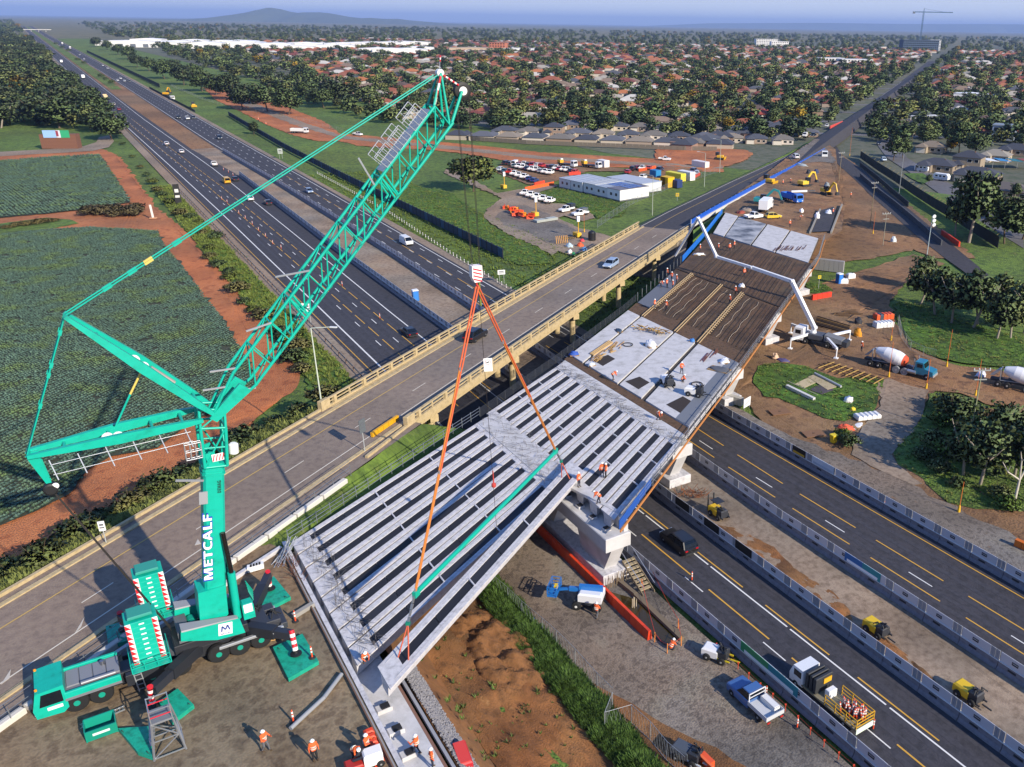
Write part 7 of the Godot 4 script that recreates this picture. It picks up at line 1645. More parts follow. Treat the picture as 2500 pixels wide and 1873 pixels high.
	for k in 5:
		g=N();g.box(V(-34.68,7.3,-63.34).lerp(V(-33.89,7.3,-63.86),k / 4.0),V(0.4,0.5,0.5),Basis(Vector3.UP,0.4));part(t,"panel",g,M("#dcdcda",0.6))
	# water-filled orange barriers and a generator beside the near abutment
	t=thing("orange_barrier","orange barrier lying beside the back wall at the bottom edge","barrier")
	for k in 6:
		g=N();var p:Vector3=V(-18.49,7.3,-44.64).lerp(V(-17.18,7.3,-42.37),k / 5.0);g.cbox(p,V(0.62,0.6,0.52),0.12,Basis(ACROSS,Vector3.UP,-ALONG));part(t,"segment",g,M("#d8431c",0.5))
	t=thing("red_container","red plastic tub at the foot of the rock strip","tub","",V(-12.48,4.2,-45.33));g=N();g.cbox(V(0,0.4,0),V(1.0,0.8,2.2),0.1,Basis(Vector3.UP,0.45));part(t,"tub",g,M("#b8262e",0.5));g=N();g.box(V(0,0.84,0),V(0.8,0.06,2.0),Basis(Vector3.UP,0.45));part(t,"lid",g,M("#d04038",0.5))
	t=thing("generator","white and red generator cart at the bottom edge of the pad","generator","",up(V(-17.77,7,-42.15),7.05),0.5)
	g=N();g.cbox(V(0.3,0.7,0),V(1.2,0.9,0.9),0.1);part(t,"white_cover",g,M("#e2e0dc",0.5));g=N();g.cbox(V(-0.9,0.5,0.1),V(1.1,0.5,0.9),0.08);part(t,"red_frame",g,M("#a82a20",0.5))
	g=N();g.tube(V(-0.6,0.8,-0.3),V(-0.2,1.2,-0.4),0.14,-1,8);g.tube(V(-0.9,0.8,0),V(-0.4,1.0,0.2),0.1,-1,8);part(t,"engine",g,M("#3a3d44",0.4,0.4))
	for s in [-1,1]:wheel(t,V(s*0.7,0.25,0.5),Vector3.BACK,0.25,0.15,M("#888",0.5))
func right_side():
	# orange mesh wall by the pier
	var t:=thing("orange_barrier","long orange water filled barrier beside the first pier","barrier")
	for k in 22:
		var a:=fp(-74.4+k*1.02,36.75);var g:=N()
		g.hexa([a-ACROSS*0.25,a+ACROSS*0.25,a+ACROSS*0.25-ALONG*-0.98,a-ACROSS*0.25-ALONG*-0.98,a-ACROSS*0.14+V(0,1.0,0),a+ACROSS*0.14+V(0,1.0,0),a+ACROSS*0.14+ALONG*0.98+V(0,1.0,0),a-ACROSS*0.14+ALONG*0.98+V(0,1.0,0)]);part(t,"segment",g,M("#d2401c" if k % 3 else "#c43a1c",0.5))
	# timber frame on the grass, sheets, concrete rings
	t=thing("timber_formwork","timber formwork frame lying on the grass island","formwork")
	for k in 9:
		var g:=N();g.bar(V(28.09,0.35,-131.7).lerp(V(35.62,0.35,-125.2),k / 8.0),V(31.27,0.35,-134.5).lerp(V(37.86,0.35,-127.7),k / 8.0),0.14,0.12);part(t,"plank",g,M("#a98a4a",0.85))
	for k in 3:
		var g:=N();g.bar(V(28.41,0.28,-133.5).lerp(V(30.15,0.28,-134.6),k / 2.0),V(35.66,0.28,-125.4).lerp(V(37.79,0.28,-127.4),k / 2.0),0.18,0.14);part(t,"rail",g,M("#5a4228",0.9))
	t=thing("ply_sheets","pale plywood sheets laid on the grass island","plywood")
	for q in [["#b4a684",[V(23.22,0.2,-125),V(25.97,0.2,-128),V(27.12,0.2,-126.2),V(24.5,0.2,-123.5)]],["#a8997a",[V(25.76,0.25,-127.9),V(27.32,0.25,-129.4),V(29.61,0.25,-124),V(27.94,0.25,-122.8)]],["#4a4348",[V(25.1,0.2,-122.8),V(27.49,0.2,-125.2),V(29.05,0.2,-123),V(26.75,0.2,-121.1)]]]:
		var g:=N();g.slab(q[1],0.06);part(t,"sheet",g,M(q[0],0.85))
	t=thing("pipe","long grey pipe on the grass island","pipe");var g:=N();g.tube(V(27.06,0.4,-129.1),V(30.24,0.4,-123.7),0.2,-1,10);part(t,"pipe_body",g,M("#a4a8ac",0.5))
	t=thing("concrete_trough","long white trough on the grass island","trough");g=N();g.bar(V(21.77,0.3,-123.8),V(25.2,0.3,-118.8),0.5,0.5);part(t,"trough",g,M("#c4c4c2",0.8));g=N();g.bar(V(21.9,0.9,-124.5),V(25.73,0.9,-119.2),0.07,0.07);part(t,"rail",g,M("#b0a890",0.8))
	for q in [[V(19.42,0,-114.3),"rusty steel plate left of the grass island"],[V(23.14,0,-107.2),"rusty steel plate beside the yellow bin"]]:
		t=thing("steel_plate",q[1],"plate","",up(q[0],0.2),0.3);g=N();g.box(Vector3.ZERO,V(2.9,0.08,1.9));part(t,"plate",g,M("#7a5a40",0.8));g=N();g.box(V(0,0.06,0),V(0.3,0.05,0.3));part(t,"lug",g,M("#5a4432",0.8))
	t=thing("wheelie_bin","yellow wheelie bin on the gravel shoulder","bin","",up(V(25.34,0,-104.6),0.1),0.5)
	g=N();g.hexa([V(-0.3,0.1,0.3),V(0.3,0.1,0.3),V(0.3,0.1,-0.3),V(-0.3,0.1,-0.3),V(-0.4,1.15,0.42),V(0.4,1.15,0.42),V(0.4,1.15,-0.42),V(-0.4,1.15,-0.42)]);part(t,"tub",g,M("#d0b414",0.5));g=N();g.cbox(V(0,1.2,0),V(0.88,0.1,0.92),0.03);part(t,"lid",g,M("#d8be20",0.5))
	for q in [[V(31.81,0,-112.8),5,"row of white barriers on the dirt edge","#dcdcda",0.5],[V(44.45,0,-154.6),5,"group of white plastic barriers beside the works grass","#dededc",0.9],[V(45.66,0,-159.5),5,"group of orange and white barriers behind the white ones","#d8582a",0.9]]:
		t=thing("plastic_barrier",q[2],"barrier","",q[0],0.3)
		for k in q[1]:
			g=N();g.cbox(V((k-2)*0.75,0.5,0),V(0.68,q[4]*1.2,1.6),0.15);part(t,"segment",g,M(q[3] if k!=1 or q[3]!="#d8582a" else "#3a4a5a",0.5))
	for q in [[V(30.43,0,-118.9),V(1.6,0.8,1.4),"#d8dadc","white bag on the grass island"],[V(30.37,0,-115.7),V(1.0,0.5,0.9),"#d2bc2a","yellow bag on the grass island"],[V(30.04,0,-110.4),V(2.8,0.15,1.4),"#d4d6da","white sheet lying on the dirt"],[V(27.96,0,-109.4),V(2.4,0.6,1.6),"#d0573a","orange netting heap beside the yellow bin"],[V(21.67,0,-136.6),V(1.4,0.9,1.2),"#c8a88c","tan bag by the pump truck"],[V(22.79,0,-135.5),V(2.4,0.4,1.6),"#4a4470","purple tarpaulin by the pump truck"],[V(38.36,0,-149.1),V(1.8,1.4,1.4),"#d08a1c","orange machine cover beside the pump hopper"],[V(39.99,0,-156.1),V(1.6,1.2,1.4),"#2a2c34","dark machine beside the timber racks"],[V(54.45,0,-130.3),V(2.6,0.9,1.4),"#c8ccd8","white bag stack behind the second mixer truck"],[V(0.4,7.2,-122.1),V(2.2,0.9,1.6),"#e2e2e2","white bags heaped on the concrete deck"],[V(11.11,7.2,-115.9),V(1.9,0.5,1.4),"#dcdde2","white and blue bags at the deck edge"],[V(10.16,7.2,-112.8),V(3.4,0.3,2.0),"#55585e","dark mesh heap on the concrete deck"],[V(-10.74,7.2,-117.6),V(1.5,0.6,1.0),"#2a4fa0","blue tub at the corner of the concrete deck"],[V(6.8,7.2,-124.3),V(0.9,0.5,0.7),"#3c78b8","small blue tub on the concrete deck"],[V(-4.61,7.2,-128.7),V(1.8,0.3,1.0),"#2c4258","navy sheet on the concrete deck"],[V(-7.92,7.2,-113.6),V(1.1,0.5,0.8),"#b8c0c8","pale bundle beside the timber on the deck"],[V(10.57,7.05,-179.2),V(2.6,0.4,1.2),"#dadcde","white bags on the brown deck by the blue wall"],[V(17.39,7.05,-155.5),V(1.5,0.6,1.0),"#e0e0e0","white bag on the brown deck joint"]]:
		bundle(q[3],q[0],q[1],q[2])
	# timber racks by the pump
	t=thing("timber_stack","long dark timber racks behind the concrete pump","timber")
	for k in 7:
		g=N();g.bar(V(32.81,0.3,-159).lerp(V(31.46,0.3,-154.4),k / 6.0),V(37.97,0.3,-153.4).lerp(V(36.71,0.3,-149.4),k / 6.0),0.22,0.3);part(t,"beam",g,M(["#3a2c20","#8a6a3c","#54402c"][k % 3],0.9))
	t=thing("timber_stack","timber heap on the brown dirt near the abutment","timber")
	for k in 8:
		g=N();var p:Vector3=V(38.01,0,-162)+V(rng.randf_range(-3,3),0.25,rng.randf_range(-1.5,1.5));g.bar(p,p+V(2.4,0.0,rng.randf_range(-1,1)),0.25,0.2);part(t,"beam",g,M("#5c4630",0.9))
	# portable toilets and tanks
	for q in [[V(41.91,0,-183.8),"#1f66b8","blue portable toilet beside the far concrete blocks"],[V(-46.84,0,-165.9),"#2f6fb4","blue portable toilet on the gravel median"]]:
		t=thing("portable_toilet",q[2],"toilet","",q[0],0.5)
		g=N();g.cbox(V(0,1.1,0),V(1.15,2.1,1.15),0.06);part(t,"cabin",g,M(q[1],0.5));g=N();g.cbox(V(0,2.22,0),V(1.2,0.18,1.2),0.08);part(t,"roof",g,M("#dfe2e6",0.5));g=N();g.box(V(0,1.1,0.585),V(0.7,1.7,0.02));part(t,"door",g,M("#2a78cc",0.5))
	for q in [[V(42.93,0,-183.9),0.0,"white tank lying beside the blue toilet"],[V(45.37,0,-188.2),0.4,"white tank behind the blue toilet"]]:
		t=thing("water_tank",q[2],"tank","",q[0],q[1]);g=N();g.cbox(V(0,0.6,0),V(1.9,1.1,1.2),0.25);part(t,"tank",g,M("#dcdee0",0.4));g=N();g.lathe(V(0.4,1.1,0),Vector3.UP,[[0,0.2],[0.12,0.2]],10);part(t,"cap",g,M("#2c2e32",0.5))
	# red barriers by the pier foot
	t=thing("orange_barrier","two red barriers beside the new pier on the dirt","barrier");block_wall(t,V(33.76,0,-170.9),V(38.19,0,-173.6),4,1.1,0.5,M("#d43a24",0.5))
	t=thing("retaining_wall","grey concrete block wall behind the blue toilet","wall");block_wall(t,V(38.65,0,-195.7),V(44.8,0,-193),6,2.6,1.2,M("#8b8a8a",0.9),"block")
	t=thing("retaining_wall","low pale wall under the right side of the deck","wall");block_wall(t,V(11.91,0,-118.2),V(14.2,0,-116.7),4,1.2,0.8,M("#a4a29c",0.9),"block")
	t=thing("sign_board","white sign board standing under the deck edge","sign","",up(V(14.71,0,-115.5),0.0),0.9);g=N();g.box(V(0,1.1,0),V(1.8,1.4,0.06));part(t,"board",g,M("#d4d6d6",0.6));g=N();g.bar(V(-0.6,0.9,0.05),V(0.6,1.3,0.05),0.06,0.02,Vector3.BACK);part(t,"mark",g,M("#4a4d52",0.6))
	for s in [-0.7,0.7]:
		g=N();g.bar(V(s,0,0),V(s,1.6,-0.03),0.06,0.06);part(t,"post",g,M("#8c8f92",0.5))
	# machines on the gravel median and beside the works road
	for q in [[V(8.44,0,-85.2),"yellow forklift standing on the gravel median",true],[V(21.71,0,-65.07),"small yellow roller on the gravel median",false],[V(27.47,0,-56.79),"yellow compressor trailer on the gravel median",false]]:
		small_machine(q[1],up(q[0],0.06),yaw_of(ALONG),"#d4b020",q[2])
	small_machine("white and yellow pump trailer beside the left barrier",up(V(6.58,0,-61.26),0.06),yaw_of(ALONG)+0.5,"#dcdcdc",false,"#c8b420")
	small_machine("black and white pump set at the bottom edge of the works road",up(V(3.6,0,-49.8),0.06),yaw_of(ALONG)+0.4,"#4a5058",false,"#b8c4cc")
	t=thing("orange_barrier","orange barrier behind the black pump set","barrier");g=N();g.bar(V(4.42,0.5,-49.94),V(5.41,0.5,-48.66),0.4,1.0);part(t,"segment",g,M("#d8552a",0.5));g=N();g.bar(V(4.38,1.02,-49.44),V(5.36,1.02,-48.17),0.2,0.1);part(t,"top",g,M("#e06a3a",0.5))
	t=thing("orange_barrier","short orange barrier on the gravel shoulder","barrier");g=N();g.bar(V(27.86,0.3,-88.63),V(28.98,0.3,-87.24),0.4,0.6);part(t,"segment",g,M("#d8552a",0.5));g=N();g.bar(V(27.69,0.62,-88.08),V(28.8,0.62,-86.7),0.2,0.1);part(t,"top",g,M("#e06a3a",0.5))
	t=thing("orange_barrier","orange barrier at the right edge by the shrubs","barrier");block_wall(t,V(40.52,0,-80.29),V(42.13,0,-78.4),3,0.9,0.5,M("#c8691e",0.5))
func small_machine(label:String,at:Vector3,turn:float,hex:String,mast:bool,trim:="#2a2c30"):
	var t:=thing("site_machine",label,"machine","",at,turn)
	var g:=N();g.cbox(V(0,0.75,-0.5),V(1.2,0.8,1.5),0.15);part(t,"body",g,M(hex,0.45))
	g=N();g.cbox(V(0,0.8,0.6),V(1.0,0.9,0.9),0.1);part(t,"engine",g,M("#2c2f36",0.5))
	for k in 5:
		g=N();var p:=V(rng.randf_range(-0.4,0.4),1.2,rng.randf_range(0.2,1.0));g.path([p,p+V(rng.randf_range(-0.3,0.3),0.35,rng.randf_range(-0.3,0.3)),p+V(rng.randf_range(-0.5,0.5),0.05,rng.randf_range(-0.4,0.4))],0.06,6);part(t,"hose",g,M("#1e2024",0.6))
	g=N();g.bar(V(-0.5,0.45,-1.2),V(-0.5,0.45,1.4),0.1,0.12);g.bar(V(0.5,0.45,-1.2),V(0.5,0.45,1.4),0.1,0.12);part(t,"frame",g,M(trim,0.5))
	for z in [-0.7,0.7]:
		for s in [-1,1]:wheel(t,V(s*0.65,0.35,z),Vector3.RIGHT*s,0.35,0.25,M("#8a8d90",0.5))
	if mast:
		for s in [-0.4,0.4]:
			g=N();g.bar(V(s,0.2,-1.5),V(s,2.3,-1.5),0.12,0.12);part(t,"mast_rail",g,M("#33363a",0.5))
		g=N();g.bar(V(-0.5,1.9,0.3),V(-0.5,1.9,-1.0),0.06,0.06);g.bar(V(0.5,1.9,0.3),V(0.5,1.9,-1.0),0.06,0.06);g.box(V(0,1.95,-0.3),V(1.1,0.06,1.2));part(t,"roll_cage",g,M("#2a2c30",0.5))
	else:
		g=N();g.bar(V(0,0.4,1.3),V(0,0.4,2.2),0.1,0.1);part(t,"drawbar",g,M(trim,0.5))
func far_machines():
	# excavators, dozers and trucks on the far platform and the haul road
	digger("yellow excavator loading the tipper on the haul road",V(-344.9,0,-640.8),yaw_of(V(-350.3,0,-662.1)-V(-350.4,0,-646.9)),"#d09a1c",1.2)
	digger("yellow excavator on the far platform beside two workers",up(V(48.69,5.3,-275.4),5.4),2.2,"#d8b43a",1.0)
	digger("teal excavator behind the white truck on the far platform",up(V(30.82,6.3,-239.4),6.4),1.2,"#2a8a90",1.0)
	digger("yellow excavator at the edge of the far platform trench",up(V(52.58,5.8,-259.4),5.9),0.4,"#d4ac2c",0.9)
	for q in [["yellow bulldozer with dark cab on the far platform",up(V(37.8,5,-280.2),5.2),0.9],["yellow grader on the earth pad right of the offices",V(28.6,0,-370.7),yaw_of(V(34.56,0,-371.4)-V(24.91,0,-374.8))],["yellow roller on the haul road behind the excavator",V(-286.2,0,-560.6),0.6]]:
		var t:=thing("bulldozer",q[0],"bulldozer","",q[1],q[2])
		var g:=N();g.cbox(V(0,1.3,0.6),V(1.9,1.2,2.6),0.15);part(t,"body",g,M("#d0a428",0.5))
		g=N();g.cbox(V(0,2.4,-0.7),V(1.6,1.4,1.4),0.1);part(t,"cab",g,M("#2a2d33",0.3))
		g=N();g.hexa([V(-1.6,0.2,2.6),V(1.6,0.2,2.6),V(1.6,0.2,2.45),V(-1.6,0.2,2.45),V(-1.6,1.4,2.8),V(1.6,1.4,2.8),V(1.6,1.4,2.65),V(-1.6,1.4,2.65)]);part(t,"blade",g,M("#c49a24",0.5))
		for s in [-1,1]:
			g=N();g.cbox(V(s*1.1,0.5,0),V(0.5,0.95,3.8),0.3);part(t,"track",g,M("#2c2b2a",0.8))
	truck("crane_truck","bright blue truck with white boom on the far platform",up(V(40.01,6.2,-244.8),6.35),yaw_of(V(41.99,6.3,-240.4)-V(37.75,6.2,-248)),"#1e6ac8","tipper","#1f62b8",7.5)
	var bt:=thing("crane_boom","white telescopic boom lying behind the blue truck","boom","",up(V(43.39,6.1,-254.3),7.6),0.0);var bg:=N();bg.bar(up(V(41.22,6.1,-254.1),0)-up(bt.position,0),up(V(46.03,6.1,-255.4),0)-up(bt.position,0),0.5,0.5);part(bt,"boom_section",bg,M("#dcdee0",0.5));bg=N();bg.bar(up(V(45.67,6.1,-255.2),0)-up(bt.position,0),up(V(48.44,6.1,-256),0)-up(bt.position,0),0.3,0.3);part(bt,"boom_tip",bg,M("#4a4d52",0.5))
	truck("box_truck","white box truck on the far platform by the red netting",up(V(30.83,6.6,-229.4),6.75),yaw_of(V(33.24,6.5,-237.8)-V(28.15,6.7,-222.9)),"#dcdee0","box","#e2e3e6",8.0)
	car("ute","#e0e0e0",up(V(26.26,6.9,-217.6),7.0),2.2,"white pickup at the corner of the finished slab")
	car("hatch","#d0b030",up(V(31.37,6.9,-218.7),7.0),1.9,"small yellow vehicle behind the finished slab")
	for q in [[V(40.08,6.8,-227.7),V(1.8,1.0,1.2),"#e4e4e6","white bag at the far end of the slab"],[V(42.79,6.9,-219.6),V(1.4,1.6,1.4),"#e6e2e6","round white bag beside the trench"],[V(23.69,6.8,-224.9),V(4.0,0.7,2.4),"#8a4230","red netting heap behind the slab"],[V(26.12,6.7,-228.5),V(4.5,0.9,2.2),"#9a8a78","grey rubble heap behind the slab"],[V(47.02,6.8,-226.8),V(1.8,0.9,1.2),"#dadce2","white bag in the trench road"],[V(54.79,5,-304.5),V(1.8,1.4,1.4),"#252a34","dark tank on the far platform"],[V(57.57,5,-304.8),V(2.0,1.5,1.6),"#25355a","navy tank on the far platform"],[V(55.8,4.6,-325.3),V(5.0,0.8,1.6),"#9aa4a8","grey pipe stack on the far platform"],[V(55.92,5.6,-276.4),V(1.8,1.2,1.4),"#7a8286","grey drum at the platform edge"],[V(64.36,0,-224.5),V(1.6,1.4,1.4),"#c8d0d4","white tank on the dirt beside the power pole"]]:
		bundle(q[3],up(q[0],q[0].y),q[1],q[2])
	# trench road cut into the platform with its kerbs
	sheet("trench_road",[V(38.4,7,-202.4),V(45.68,6.7,-230.4),V(50.34,6.5,-237.1),V(49.72,6.5,-230.7),V(43.06,7,-203.6)],cache["asphalt"],0.2,3.0,0.0,0.1,0.1)
	for q in [[V(37.89,7,-201.5),V(45.66,6.7,-231.4)],[V(42.93,7,-201.9),V(53.31,6.4,-240.1)]]:
		var g:=N();g.bar(q[0]+V(0,0.2,0),q[1]+V(0,0.2,0),0.4,0.5);struct("kerb_wall",g,M("#8c877e",0.9))
func digger(label:String,at:Vector3,turn:float,hex:String,k:=1.0):
	var t:=thing("excavator",label,"excavator","",at,turn);t.scale=Vector3.ONE*k
	var m:=M(hex,0.5);var g:=N()
	for s in [-1,1]:
		g=N();g.cbox(V(s*1.05,0.45,0),V(0.55,0.85,3.6),0.25);part(t,"track",g,M("#2b2a2a",0.8))
	g=N();g.cbox(V(0,1.55,-0.7),V(2.5,1.1,2.6),0.2);part(t,"house",g,m)
	g=N();g.cbox(V(-0.7,2.2,0.6),V(1.0,1.7,1.5),0.12);part(t,"cab",g,M("#23272d",0.2))
	g=N();g.bar(V(0.3,1.6,0.6),V(0.3,4.4,3.2),0.4,0.6);g.bar(V(0.3,4.4,3.2),V(0.3,4.0,4.6),0.4,0.5);part(t,"boom",g,m)
	g=N();g.bar(V(0.3,4.3,4.4),V(0.3,1.8,5.6),0.3,0.4);part(t,"stick",g,m)
	g=N();g.extrude([Vector2(0,0),Vector2(0.7,-0.3),Vector2(0.6,-1.0),Vector2(-0.3,-0.9)],V(0.3,1.8,5.5),Vector3.BACK,Vector3.UP,Vector3.LEFT,-0.55,0.55);part(t,"bucket",g,M("#3a3a3c",0.7))
	g=N();g.tube(V(0.3,1.9,1.2),V(0.3,3.5,2.6),0.1,-1,8);part(t,"ram",g,M("#9a9ca0",0.3,0.7))
func water_and_stairs():
	# flooded pit at the foot of the first pier
	var g:=N()
	var wm:=StandardMaterial3D.new();wm.albedo_color=Color("#3a3014");wm.roughness=0.06
	sheet("pond",[fp(-60.3,37.25),fp(-57.6,38.95),fp(-50.7,38.9),fp(-50.4,37.5),fp(-52,37.25)],wm,0.13,6.0,0.0,0.0)
	for q in [[fp(-58.0,39.2,0.2),fp(-50.2,39.1,0.2),0.5],[fp(-61.0,39.0,0.25),fp(-58.0,39.2,0.25),0.4]]:
		g=N();g.bar(q[0],q[1],q[2],0.5);struct("pit_edge",g,M("#6b5f4e",0.95))
	var t:=thing("stairs","timber stairs leading down beside the pier footing","stairs")
	for k in 8:
		g=N();g.box(fp(-62.0+k*0.52,41.0-k*0.06,1.35-k*0.15),V(1.3,0.1,0.36),Basis(ACROSS,Vector3.UP,-ALONG));part(t,"tread",g,M("#9a8c70",0.85))
	for s in [-0.68,0.68]:
		g=N();g.bar(fp(-62.2,41+s,1.35),fp(-57.6,40.5+s,0.15),0.08,0.26);part(t,"stringer",g,M("#7d705a",0.85))
		g=N();g.bar(fp(-62.2,41+s,2.35),fp(-57.6,40.5+s,1.15),0.05,0.05);part(t,"handrail",g,M("#b8bcc0",0.4,0.6))
	t=thing("bar_bundle","upright starter bars at the end of the pier footing","steel bars")
	for k in 26:
		var p:=fp(-60.9+rng.randf_range(-0.3,0.4),37.6+k*0.1,0.0);g=N();g.tube(p,p+V(0,rng.randf_range(0.9,1.6),0)+ALONG*0.2,0.025,-1,4);part(t,"bar",g,M("#8a7a64",0.8))
	for k in 8:
		var p:=fp(-56.6+rng.randf_range(-0.2,0.2),37.9+k*0.07,0.0);g=N();g.tube(p,p+V(0,rng.randf_range(0.8,1.3),0),0.025,-1,4);part(t,"bar",g,M("#b0a690",0.8))
	# posts with red cord along the pit and the left barrier
	t=thing("cord_fence","orange posts and flagged cord beside the flooded pit","fence")
	var pts:=[V(-0.2,0,-71.48),V(1.08,0,-63.37),V(2.2,0,-61.85),V(3.48,0,-62.86),V(3.27,0,-65.32),V(0.94,0,-72.73)]
	for i in pts.size():
		g=N();g.tube(pts[i],pts[i]+V(0,1.1,0),0.05,-1,6);part(t,"post",g,M("#d0803a",0.7))
		if i>0:
			g=N();g.path([pts[i-1]+V(0,1.0,0),(pts[i-1]+pts[i])*0.5+V(0,0.75,0),pts[i]+V(0,1.0,0)],0.02,4);part(t,"cord",g,M("#c83c2a",0.7))
	t=thing("cord_fence","red flagged cord on posts along the left barrier","fence")
	var prev=null
	for k in 20:
		var p:=fp(-47.5+k*1.5,40.95+0.05*sin(k*1.3),0.05);g=N();g.tube(p,p+V(0,0.75,0),0.03,-1,5);g.box(p+V(0,0.7,0),V(0.14,0.16,0.05));part(t,"post",g,M("#c8452a",0.7))
		if prev!=null:
			g=N();g.tube(prev+V(0,0.7,0),p+V(0,0.7,0),0.015,-1,4);part(t,"cord",g,M("#a83424",0.7))
		prev=p
	# temporary fence between the works floor and the gravel road
	t=thing("mesh_fence","leaning wire fence panels on blue feet between soil and gravel","fence")
	mesh_fence(t,[V(-15.99,0,-72.01),V(-13.14,0,-68.81),V(-11.48,0,-66.71),V(-9.27,0,-64.28),V(-7.8,0,-62.59),V(-5.91,0,-60.18),V(-3.81,0,-57.16),V(-2.42,0,-55.39)],1.8,M("#9aa0a4",0.5,0.4),2.6)
	for q in [V(-11.41,0,-66.2),V(-10.6,0,-66.22),V(-9.15,0,-64.21),V(-11.79,0,-67.88)]:
		g=N();g.cbox(q+V(0,0.12,0),V(0.75,0.24,0.4),0.05);part(t,"blue_foot",g,M("#2a48b0",0.6))
	t=thing("mesh_fence","wire gate panel and fence on the green berm at the bottom","fence")
	mesh_fence(t,[V(-2.39,0,-54.69),V(-2.91,0,-52.49),V(-0.82,0,-53.36),V(0.69,0,-51.6),V(1.95,0,-49.61),V(3.26,0,-48.16)],2.0,M("#9aa0a4",0.5,0.4),2.6)
# ---------- people: one skin of tapered limbs melted together, in a handful of poses ----------
func cap_d(p:Vector3,a:Vector3,b:Vector3,ra:float,rb:float)->float:
	var ab_:=b-a;var h:float=clamp((p-a).dot(ab_) / ab_.dot(ab_),0.0,1.0)
	return (p-a-ab_*h).length()-lerp(ra,rb,h)
func figure_mesh(bones:Array,hands:Array,cols:Array)->ArrayMesh:
	# bones: [a, b, ra, rb, colour index]
	var cell:=0.042
	var lo:=Vector3.ONE*9;var hi:=Vector3.ONE*-9
	for b in bones:
		for e in [b[0],b[1]]:lo=lo.min(e);hi=hi.max(e)
	lo-=Vector3.ONE*0.3;hi+=Vector3.ONE*0.3
	var n:=Vector3i(((hi-lo) / cell).ceil())
	var f:=PackedFloat32Array();f.resize((n.x+1)*(n.y+1)*(n.z+1));f.fill(1.0)
	var sx:=1;var sy:=n.x+1;var sz:=(n.x+1)*(n.y+1)
	for b in bones:          # smooth minimum, visiting only the cells near each bone
		var r:float=max(b[2],b[3])+0.11
		var l:Vector3=((b[0].min(b[1])-Vector3.ONE*r-lo) / cell).floor();var u:Vector3=((b[0].max(b[1])+Vector3.ONE*r-lo) / cell).ceil()
		for z in range(max(0,l.z),min(n.z,u.z)+1):
			for y in range(max(0,l.y),min(n.y,u.y)+1):
				for x in range(max(0,l.x),min(n.x,u.x)+1):
					var d:=cap_d(lo+V(x,y,z)*cell,b[0],b[1],b[2],b[3]);var i:=x+y*sy+z*sz
					var o:=f[i];var h:float=clamp(0.5+0.5*(o-d) / 0.05,0.0,1.0)
					f[i]=lerp(o,d,h)-0.05*h*(1.0-h)
	var vid:={};var V3:=PackedVector3Array();var C:=PackedColorArray()
	for z in n.z:
		for y in n.y:
			for x in n.x:
				var i:=x+y*sy+z*sz;var m:=0
				var s:=[f[i],f[i+1],f[i+sy],f[i+sy+1],f[i+sz],f[i+sz+1],f[i+sz+sy],f[i+sz+sy+1]]
				for k in 8:m+=int(s[k]<0.0)
				if m==0 or m==8:continue
				var p:=Vector3.ZERO;var c:=0
				for e in [[0,1],[2,3],[4,5],[6,7],[0,2],[1,3],[4,6],[5,7],[0,4],[1,5],[2,6],[3,7]]:
					var a:float=s[e[0]];var b:float=s[e[1]]
					if (a<0.0)==(b<0.0):continue
					var t:=a / (a-b)
					p+=V(e[0] & 1,(e[0]>>1) & 1,e[0]>>2).lerp(V(e[1] & 1,(e[1]>>1) & 1,e[1]>>2),t);c+=1
				p=lo+(V(x,y,z)+p / c)*cell
				vid[i]=V3.size();V3.append(p)
				var best:=9.0;var bc:=0
				for b in bones:
					var d:=cap_d(p,b[0],b[1],b[2],b[3])
					if d<best:best=d;bc=b[4]
				C.append(cols[bc])
	var st:=SurfaceTool.new();st.begin(Mesh.PRIMITIVE_TRIANGLES);st.set_smooth_group(0)
	for z in range(1,n.z):
		for y in range(1,n.y):
			for x in range(1,n.x):
				var i:=x+y*sy+z*sz
				for q in [[1,sy,sz],[sy,sz,1],[sz,1,sy]]:
					if (f[i]<0.0)==(f[i+q[0]]<0.0):continue
					var k:=[vid.get(i,-1),vid.get(i-q[1],-1),vid.get(i-q[1]-q[2],-1),vid.get(i-q[2],-1)]
					if k.has(-1):continue
					if f[i]<0.0:k.reverse()
					for j in [0,1,2,0,2,3]:st.set_color(C[k[j]]);st.add_vertex(V3[k[j]])
	st.index();st.generate_normals()
	# hands: a palm, four fingers of unequal length bent at the knuckle, a thumb off the side
	var g:=N()
	for h in hands:
		var o:Vector3=h[0];var d:Vector3=h[1].normalized();var s:=d.cross(Vector3.FORWARD).normalized() if abs(d.z)<0.9 else Vector3.RIGHT;var w:=d.cross(s)
		g.hexa([o-s*0.04+w*0.015,o+s*0.04+w*0.015,o+s*0.04-w*0.015,o-s*0.04-w*0.015,o-s*0.045+w*0.012+d*0.09,o+s*0.045+w*0.012+d*0.09,o+s*0.045-w*0.012+d*0.09,o-s*0.045-w*0.012+d*0.09])
		for k in 4:
			var r:=o+s*(-0.034+k*0.023)+d*0.08;var l:float=[0.07,0.08,0.075,0.06][k]
			g.tube(r,r+d*l*0.55+w*0.01,0.010,0.009,5);g.tube(r+d*l*0.55+w*0.01,r+d*l*0.9+w*0.035,0.009,0.007,5)
		g.tube(o+s*0.04+d*0.02,o+s*0.075+d*0.06+w*0.01,0.012,0.009,5);g.tube(o+s*0.075+d*0.06+w*0.01,o+s*0.07+d*0.09+w*0.025,0.009,0.008,5)
	var m:=st.commit()
	var arr:=[];arr.resize(Mesh.ARRAY_MAX);arr[Mesh.ARRAY_VERTEX]=g.v;arr[Mesh.ARRAY_NORMAL]=g.n
	var cc:=PackedColorArray();cc.resize(g.v.size());cc.fill(cols[3]);arr[Mesh.ARRAY_COLOR]=cc
